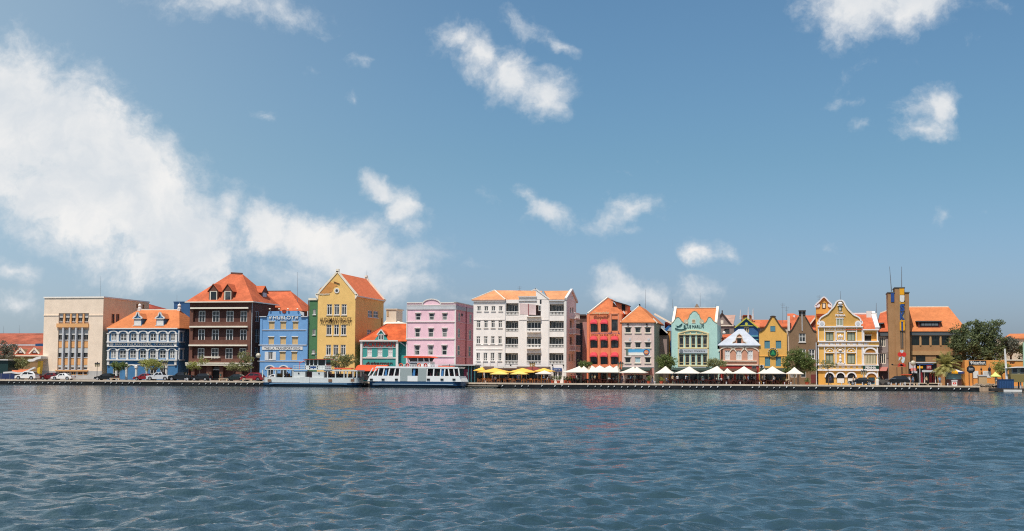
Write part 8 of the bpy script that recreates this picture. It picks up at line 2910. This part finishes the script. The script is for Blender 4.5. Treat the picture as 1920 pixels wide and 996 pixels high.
for px, w, lb in ((216, 2.0, 'pale stone bench at the left corner of the bank'), (419, 1.9, 'pale stone bench before the door of the brown building'), (464, 2.1, 'pale stone bench before the bright red car'),
                  (1703, 2.4, 'long stone bench before the tower, leftmost on the right quay'), (1729, 2.2, 'long stone bench before the crimson doors'), (1752, 2.6, 'long stone bench left of the parasol kiosk')):
    bench(px, 1.9, w, lb)
random.seed(3)
pm_ = None
k = 0
for i, px in enumerate([182, 347, 352, 394, 1228, 1362, 1388, 1424, 1432, 1471, 1483, 1578, 1592, 1604, 1617, 1632, 1671, 1680, 1688, 1697, 1706, 1723, 1760, 1777]):
    x = GX(px, 1.2)
    root = empty('white_bollard', (x, 1.2, G), 'small white quayside bollard among the row along the kerb', 'bollard', 'small white bollards along the kerb')
    if pm_ is None:
        m = MB(); m.tube((x, 1.2, G), (x, 1.2, G + .34), .1, .08, n=8); m.ball((x, 1.2, G + .38), .13, 8, 5); o = m.build('post', GREYW, root); pm_ = o.data
        pass
    else:
        o = bpy.data.objects.new('post', pm_); COL.objects.link(o); o.parent = root
TERR = paint('terracotta', 'c4583a', .85, .7)
LEAFM = {}


def leaf_mat(name, col, col2):
    m, T, b = principled(name)
    tc = T.n('ShaderNodeTexCoord')
    n = T.noise(tc.outputs['Object'], 1.3, 3.0, .6)
    gi = T.n('ShaderNodeNewGeometry')
    r = T.math('ADD', T.math('MULTIPLY', n.outputs[0], .6), T.math('MULTIPLY', gi.outputs['Random Per Island'], .55))
    T.l(T.mix(T.smooth(r, .25, .8), col + (1,), col2 + (1,)), b.inputs['Base Color'])
    b.inputs['Roughness'].default_value = .6
    b.inputs['Specular IOR Level'].default_value = .3
    tr = T.n('ShaderNodeBsdfTranslucent')
    tr.inputs['Color'].default_value = tuple(v * 1.3 for v in col2) + (1,)
    mx = T.n('ShaderNodeMixShader')
    mx.inputs[0].default_value = .28
    T.l(b.outputs[0], mx.inputs[1]); T.l(tr.outputs[0], mx.inputs[2])
    T.l(mx.outputs[0], T.t.nodes['Material Output'].inputs[0])
    return m


LF = {'olive': leaf_mat('olive_leaf', (.1, .11, .045), (.3, .3, .13)), 'green': leaf_mat('green_leaf', (.05, .08, .025), (.2, .25, .075)),
      'dark': leaf_mat('dark_leaf', (.045, .062, .028), (.17, .2, .085)), 'lime': leaf_mat('lime_leaf', (.13, .15, .03), (.4, .4, .12)), 'grey': leaf_mat('grey_leaf', (.07, .075, .055), (.2, .2, .15)),
      'palm': leaf_mat('palm_leaf', (.13, .13, .03), (.42, .38, .13))}
BARK = plaster('bark', '6b5847', .8, stain=.35, scale=3)


def leaves(rng_, blobs, n, size, dens_core=.55):
    """many small leaf faces spread through blob volumes; uneven outline"""
    tot = sum(b_[3] * b_[4] * b_[5] for b_ in blobs)
    V, Fc = [], []
    for (cx, cy, cz, rx, ry, rz) in blobs:
        k = int(n * rx * ry * rz / tot)
        # sub-clumps
        nc = max(6, k // 26)
        for c in range(nc):
            d = rng_.normal(size=3); d /= np.linalg.norm(d)
            r = rng_.uniform(.35, 1.0) ** .5
            cc = np.array([cx, cy, cz]) + d * r * np.array([rx, ry, rz])
            cr = rng_.uniform(.5, 1.15) * size * 2.2
            for i in range(26):
                p = cc + rng_.normal(size=3) * cr * np.array([.62, .62, .42])
                a = rng_.normal(size=3); a /= np.linalg.norm(a)
                b_ = np.cross(a, rng_.normal(size=3)); b_ /= np.linalg.norm(b_)
                s_ = size * rng_.uniform(.45, 1.0)
                o = len(V)
                V += [p - a * s_, p - b_ * s_ * .45, p + a * s_, p + b_ * s_ * .45]
                Fc.append((o, o + 1, o + 2, o + 3))
    return V, Fc


def tree(px0, px1, py0, py1, Y, kind, label, n=1400, size=.17, trunk_px=None, blobs=None, seed=1, tr=.14, name='street_tree', group=None, gappy=False):
    rng_ = np.random.RandomState(seed)
    a, c = PY(px0, (py0 + py1) / 2, Y), PY(px1, (py0 + py1) / 2, Y)
    zt, zb = PY((px0 + px1) / 2, py0, Y).z, PY((px0 + px1) / 2, py1, Y).z
    w, h = (c.x - a.x) / 2, (zt - zb) / 2
    cx, cz = (a.x + c.x) / 2, (zt + zb) / 2
    tx = GX(trunk_px, Y) if trunk_px else cx
    root = empty(name, (tx, Y, G), label, 'tree', group)
    if blobs is None:
        blobs = []
        for i in range(10):
            t_ = 2.4 * i
            q_ = .72 * ((i + .5) / 10) ** .5
            u, v = q_ * math.cos(t_) + rng_.uniform(-.12, .12), q_ * .85 * math.sin(t_) + rng_.uniform(-.12, .12)
            r = rng_.uniform(.26, .44)
            blobs.append((cx + u * w, Y + rng_.uniform(-.4, .4) * w, cz + v * h, r * w, r * w * .9, r * h * 1.05))
    else:
        blobs = [(cx + u * w, Y + v2 * w, cz + v * h, rx * w, rx * w * .9, rz_ * h) for (u, v, rx, rz_, v2) in blobs]
    V, Fc = leaves(rng_, blobs, n, size)
    m = MB(); m.v = [tuple(v) for v in V]; m.f = Fc; m.mi = [0] * len(Fc)
    # trunk with limbs
    t = MB()
    z0 = G
    fork = zb + .25 * h if zb > G + .8 else G + .45 * (cz - G)
    mid = (tx + rng_.uniform(-.15, .15), Y, (z0 + fork) / 2)
    fk = (tx * .7 + cx * .3, Y, fork)
    t.tube((tx, Y, z0 - .05), mid, tr, tr * .85, n=8); t.tube(mid, fk, tr * .85, tr * .7, n=8)
    for b_ in blobs:
        q = (b_[0], b_[1], b_[2])
        mm = tuple((fk[i] + q[i]) / 2 + rng_.uniform(-.12, .12) for i in range(3))
        t.tube(fk, mm, tr * .5, tr * .32, n=6); t.tube(mm, q, tr * .32, tr * .08, n=6)
    t.build('trunk', BARK, root)
    m.build('crown', LF[kind], root)
    return root


GT = 'street trees on the quay'
tree(-8, 36, 634, 684, 26, 'grey', 'ragged grey green tree before the red roofed hall, at the left edge', 3200, .24, seed=2, tr=.22)
tree(18, 66, 668, 694, 16, 'olive', 'low olive bush tree above the striped boat canopy', 2400, .2, seed=3)
tree(205, 241, 675, 699, 8.2, 'green', 'rounded green street tree at the left end of the bank', 2400, .17, 223, seed=4, group=GT)
tree(258, 317, 667, 699, 8.2, 'lime', 'bright yellow green street tree before the middle of the bank', 3400, .18, 292, seed=5, group=GT)
tree(349, 392, 668, 695, 6.4, 'lime', 'sparse thin street tree before the left part of the brown building', 1300, .16, 375, blobs=[(-.62, -.3, .3, .5, 0), (-.2, -.1, .3, .35, .1), (.35, .45, .22, .5, 0), (.75, .35, .2, .3, 0), (.1, -.55, .25, .25, 0)], seed=6, tr=.1, group=GT)
tree(420, 474, 658, 701, 6.2, 'olive', 'two tiered olive green street tree before the right part of the brown building', 3600, .18, 436, blobs=[(.35, .5, .42, .45, 0), (.65, .2, .3, .4, .1), (-.5, -.35, .42, .35, 0), (.1, -.4, .42, .36, 0), (.6, -.5, .34, .35, 0)], seed=7, group=GT)
tree(608, 670, 660, 697, 7.5, 'olive', 'grey olive tree behind the open ferry, before the yellow house', 3400, .2, seed=8, group=GT)
tree(1083, 1110, 675, 692, 9, 'green', 'small dark green shrub tree behind the double peaked parasol', 1300, .17, seed=9, group=GT)
tree(1230, 1270, 661, 697, 8.4, 'green', 'leafy green tree between dusty beige and turquoise houses', 3600, .19, 1246, seed=10, group=GT)
tree(1322, 1365, 671, 692, 9.5, 'olive', 'low olive tree between turquoise and salmon houses', 2200, .18, 1341, seed=12, group=GT)
tree(1465, 1531, 653, 703, 8.5, 'green', 'big dense green tree before the brown gabled house', 8000, .2, 1497, seed=13, tr=.22, group=GT, blobs=[(-.2, .45, .5, .5, 0), (.25, .25, .5, .5, 0), (-.45, 0, .5, .4, .1), (.45, -.15, .5, .5, 0), (-.55, -.45, .4, .35, 0), (.2, -.45, .5, .45, .2), (.7, -.4, .28, .4, 0), (0, .75, .25, .25, 0)])
tree(1530, 1572, 672, 694, 3.2, 'olive', 'almost bare young tree before the ornate golden house', 130, .12, 1553, seed=14, tr=.08, group=GT)
tree(1772, 1890, 597, 680, 15, 'dark', 'huge dark feathery tree right of the sign tower building', 16000, .26, 1836, seed=15, tr=.45, name='large_tree', blobs=[(-.5, .35, .3, .35, 0), (-.1, .5, .36, .42, .1), (.3, .3, .34, .4, 0), (.5, .62, .3, .3, 0), (-.68, -.1, .25, .3, 0), (-.25, -.1, .42, .45, -.2), (.25, -.2, .42, .5, .2), (.62, -.1, .34, .5, 0), (-.45, -.6, .3, .35, 0), (.1, -.65, .45, .35, 0), (.55, -.6, .4, .4, 0), (.1, .8, .2, .16, 0), (.75, .75, .2, .16, 0)])
tree(1878, 1912, 624, 676, 16, 'grey', 'grey olive tree right of the huge dark tree', 3400, .24, seed=16, tr=.25, name='large_tree')
tree(1898, 1965, 634, 678, 18, 'dark', 'dark green tree at the right edge behind the orange wall', 4200, .26, seed=17, tr=.25, name='large_tree')
tree(1860, 1896, 674, 706, 7, 'lime', 'light green young tree before the orange wall beside the white mast', 1900, .18, 1878, seed=18, group=GT)

# palm
Y = 9.0
pc = PY(1775, 690, Y)
root = empty('palm_tree', (pc.x, Y, G), 'bushy golden green palm left of the parasol kiosk', 'palm')
m = MB(); m.tube((pc.x, Y, G), (pc.x - .1, Y, pc.z - .2), .32, .24, n=10); m.ball((pc.x - .1, Y, pc.z - .1), .4, 8, 6); m.build('trunk', BARK, root)
rng_ = np.random.RandomState(5)
m = MB()
for i in range(84):
    az = rng_.uniform(0, 2 * math.pi); el = rad(rng_.uniform(-8, 82)); L_ = rng_.uniform(2.4, 3.5)
    d = Vector((math.cos(az) * math.cos(el), math.sin(az) * math.cos(el), math.sin(el)))
    p = Vector((pc.x - .1, Y, pc.z))
    N = 12
    prev = p
    for k in range(N):
        q = prev + d * (L_ / N)
        d = (d + Vector((0, 0, -.11 - .04 * k / N))).normalized()
        sd = d.cross(Vector((0, 0, 1))).normalized()
        m.bar(prev, q, .03, .03)
        ll = .78 * math.sin(math.pi * (.12 + .8 * k / N)) + .08
        for s_ in (-1, 1):
            for h_ in (0, .5):
                b0 = prev.lerp(q, h_)
                tip = b0 + sd * s_ * ll * .8 + d * ll * .55 + Vector((0, 0, -.16 * ll + rng_.uniform(-.05, .05)))
                m.add([b0, b0 + d * .12, tip], [(0, 1, 2)])
        prev = q
m.build('crown', LF['palm'], root)

# planters
m = None
for i, (px, lb, k) in enumerate([(1047, 'terracotta tub with leafy plant right of the yellow parasols', 'green'), (1060, 'terracotta tub with leafy plant left of the double peaked parasol', 'green'), (1069, 'small terracotta tub with trailing plant under the double peaked parasol', 'lime'), (1216, 'red tub with plant in front of the dusty pink ground floor', 'green'), (1240, 'dark red flower tub left of the small parasol post', 'lime'), (1513, 'terracotta tub with plant right of the leafy tree parasol', 'green'), (1471, 'tub with plant at the right end of the emblem house terrace', 'olive'), (1036, 'low leafy planter at the hotel corner', 'olive')]):
    x = GX(px, 1.9)
    root = empty('plant_tub', (x, 1.9, G), lb, 'plant tub')
    t = MB(); t.tube((x, 1.9, G), (x, 1.9, G + .5), .26, .36, n=10); t.tube((x, 1.9, G + .5), (x, 1.9, G + .56), .4, .4, n=10); t.build('tub', TERR, root)
    V, Fc = leaves(np.random.RandomState(40 + i), [(x, 1.9, G + .95, .4, .35, .45)], 260, .13)
    t = MB(); t.v = [tuple(v) for v in V]; t.f = Fc; t.mi = [0] * len(Fc); t.build('foliage', LF[k], root)

# handcart, bin, striped boat on the left, gateway
x = GX(1656, 2.4)
root = empty('handcart', (x, 2.4, G), 'grey two wheeled handcart with long handle before the sign tower', 'cart')
m = MB(); m.prism([(x - 1.0, 1.9, G + .3), (x + .7, 1.9, G + .3), (x + .9, 1.9, G + 1.05), (x - 1.2, 1.9, G + 1.05)], (0, 1, 0)); m.build('box', paint('cart_grey', '5d5751', .8), root)
m = MB(); m.bar((x + .3, 1.85, G + 1.1), (x + 2.2, 1.85, G + 1.3), .08, .08); m.build('handle', STEEL, root)
for s_ in (-.6, .4):
    m = MB(); m.tube((x + s_, 1.8, G + .28), (x + s_, 1.88, G + .28), .28, n=14); m.build('wheel', TYRE, root)
x = GX(1645, 1.8)
root = empty('litter_bin', (x, 1.8, G), 'white litter bin at the right corner of the ornate golden house', 'litter bin')
m = MB(); m.tube((x, 1.8, G), (x, 1.8, G + .9), .3, .33, n=12); m.build('body', WHITE, root)
m = MB(); m.tube((x, 1.8, G + .9), (x, 1.8, G + 1.1), .35, .2, n=12); m.build('lid', CREAMW, root)
Fk = Face('F', 9.5, 1520)
rc = Fk.r(722, 842, 778, 908)
root = empty('news_kiosk', ((rc[0] + rc[1]) / 2, 9.5, G), 'orange framed kiosk with white panels at the foot of the tower', 'kiosk')
m = MB(); m.box((rc[0], 9.5, G), (rc[1], 11, rc[3])); m.build('body', paint('kiosk_orange', 'd98a44', .85), root)
m = MB(); Fk.box(m, Fk.r(738, 862, 756, 905), -.05, 0); Fk.box(m, Fk.r(760, 856, 775, 905), -.05, 0); m.build('panel', GREYW, root)
m = MB(); m.box((rc[0] - .4, 9.2, rc[3]), (rc[1] + .2, 11.2, rc[3] + .12)); m.build('roof', ORC, root)

# left edge: blue hoarding, striped boat shaped canopy, green shed, yellow gateway
Fk = Face('F', 9.0, 0)
r_ = Fk.r(-60, 832, 112, 888)
root = empty('blue_hoarding', (r_[1] - 5, 9, G), 'long dark blue hoarding panels at the left edge of the quay', 'hoarding')
u = r_[0]
k = 0
while u < r_[1] - .2:
    m = MB(); m.box((u + .06, 9, G + .15), (min(u + 2.0, r_[1]), 9.08, r_[3])); m.build('panel', paint('hoarding_navy', '2b3a63', .85) if 'hoarding_navy' not in MATS else MATS['hoarding_navy'], root)
    m = MB(); m.box((u - .06, 8.95, G), (u + .06, 9.12, r_[3] + .1)); m.build('post', STEEL, root)
    u += 2.05
Fk = Face('F', 10.5, 0)
root = empty('curved_canopy', (Fk.uz(150, 830)[0], 10.5, G), 'curved white edged canopy with orange lining behind the white car', 'canopy')
up = [(30, 826), (90, 822), (140, 830), (180, 826), (220, 812), (250, 796), (272, 786)]
m = MB()
for i in range(len(up) - 1):
    m.bar(Fk.p(*Fk.uz(*up[i])), Fk.p(*Fk.uz(*up[i + 1])), .5, .34)
m.build('edge', WHITE, root)
m = MB(); Fk.prism(m, [Fk.uz(*p) for p in [(85, 805), (130, 806), (150, 800), (205, 800), (240, 790), (250, 796), (220, 812), (180, 826), (140, 830), (95, 822)]], .3, .6); m.build('lining', paint('salmon_canvas', 'f0875c', .9), root)
m = MB()
for zx in (40, 100, 160, 220):
    q = Fk.uz(zx, 825); m.tube((q[0], 10.7, G), (q[0], 10.7, q[1]), .08)
m.build('posts', BLACK, root)
Fk = Face('F', 13.0, 0)
r_ = Fk.r(-80, 722, 62, 800)
root = empty('dark_green_shed', ((r_[0] + r_[1]) / 2, 13, G), 'dark green shed with thin white roof edge at the left edge', 'shed')
m = MB(); m.box((r_[0], 13, G), (r_[1], 17, r_[3] - .2)); m.build('body', paint('shed_green', '1f3a38', .85), root)
m = MB(); m.box((r_[0], 12.6, r_[3] - .2), (r_[1] + .2, 17.2, r_[3])); m.build('roof', WHITE, root)
Fk = Face('F', 12.0, 0)
root = empty('yellow_gateway', (Fk.uz(300, 830)[0], 12, G), 'yellow gate pillar under a white swept canopy beside the office block', 'gateway')
m = MB(); m.prism([Fk.p(*Fk.uz(*p)) for p in [(287, 835), (307, 835), (318, 735), (296, 735)]], (0, 1, 0)); m.build('pillar', paint('gate_yellow', 'eec13c', .88), root)
m = MB(); Fk.prism(m, [Fk.uz(*p) for p in [(228, 728), (240, 722), (270, 718), (300, 704), (333, 698), (333, 716), (300, 724), (275, 738), (240, 740)]], -.8, 2); m.build('canopy', WHITE, root)
m = MB(); m.box(Fk.p(Fk.uz(240, 800)[0], G, 2.6), Fk.p(Fk.uz(334, 800)[0], Fk.uz(290, 735)[1], 2.8)); m.build('back_wall', MATS['ochre_wall'], root)

# far low hills and land edge so the horizon is closed
def hill(name, cx, cy, rx, ry, h, col, label):
    m = MB()
    N, M_ = 40, 14
    for j in range(M_ + 1):
        for i in range(N + 1):
            u, v = -1 + 2 * i / N, -1 + 2 * j / M_
            r = max(0, 1 - u * u) * max(0, 1 - v * v)
            z = G - 1 + h * r * (.8 + .4 * noise.noise(Vector((u * 4, v * 3, cx * .01))))
            m.v.append((cx + u * rx, cy + v * ry, z))
    for j in range(M_):
        for i in range(N):
            m.f.append((j * (N + 1) + i, j * (N + 1) + i + 1, (j + 1) * (N + 1) + i + 1, (j + 1) * (N + 1) + i)); m.mi.append(0)
    tag(m.build(name, col, smooth=True), label, kind='structure')


HILLM = plaster('hill_scrub', '59684a', .6, stain=.3, scale=.02)
hill('hills', -400, 2600, 1800, 500, 9, HILLM, 'very low green land far behind the town')
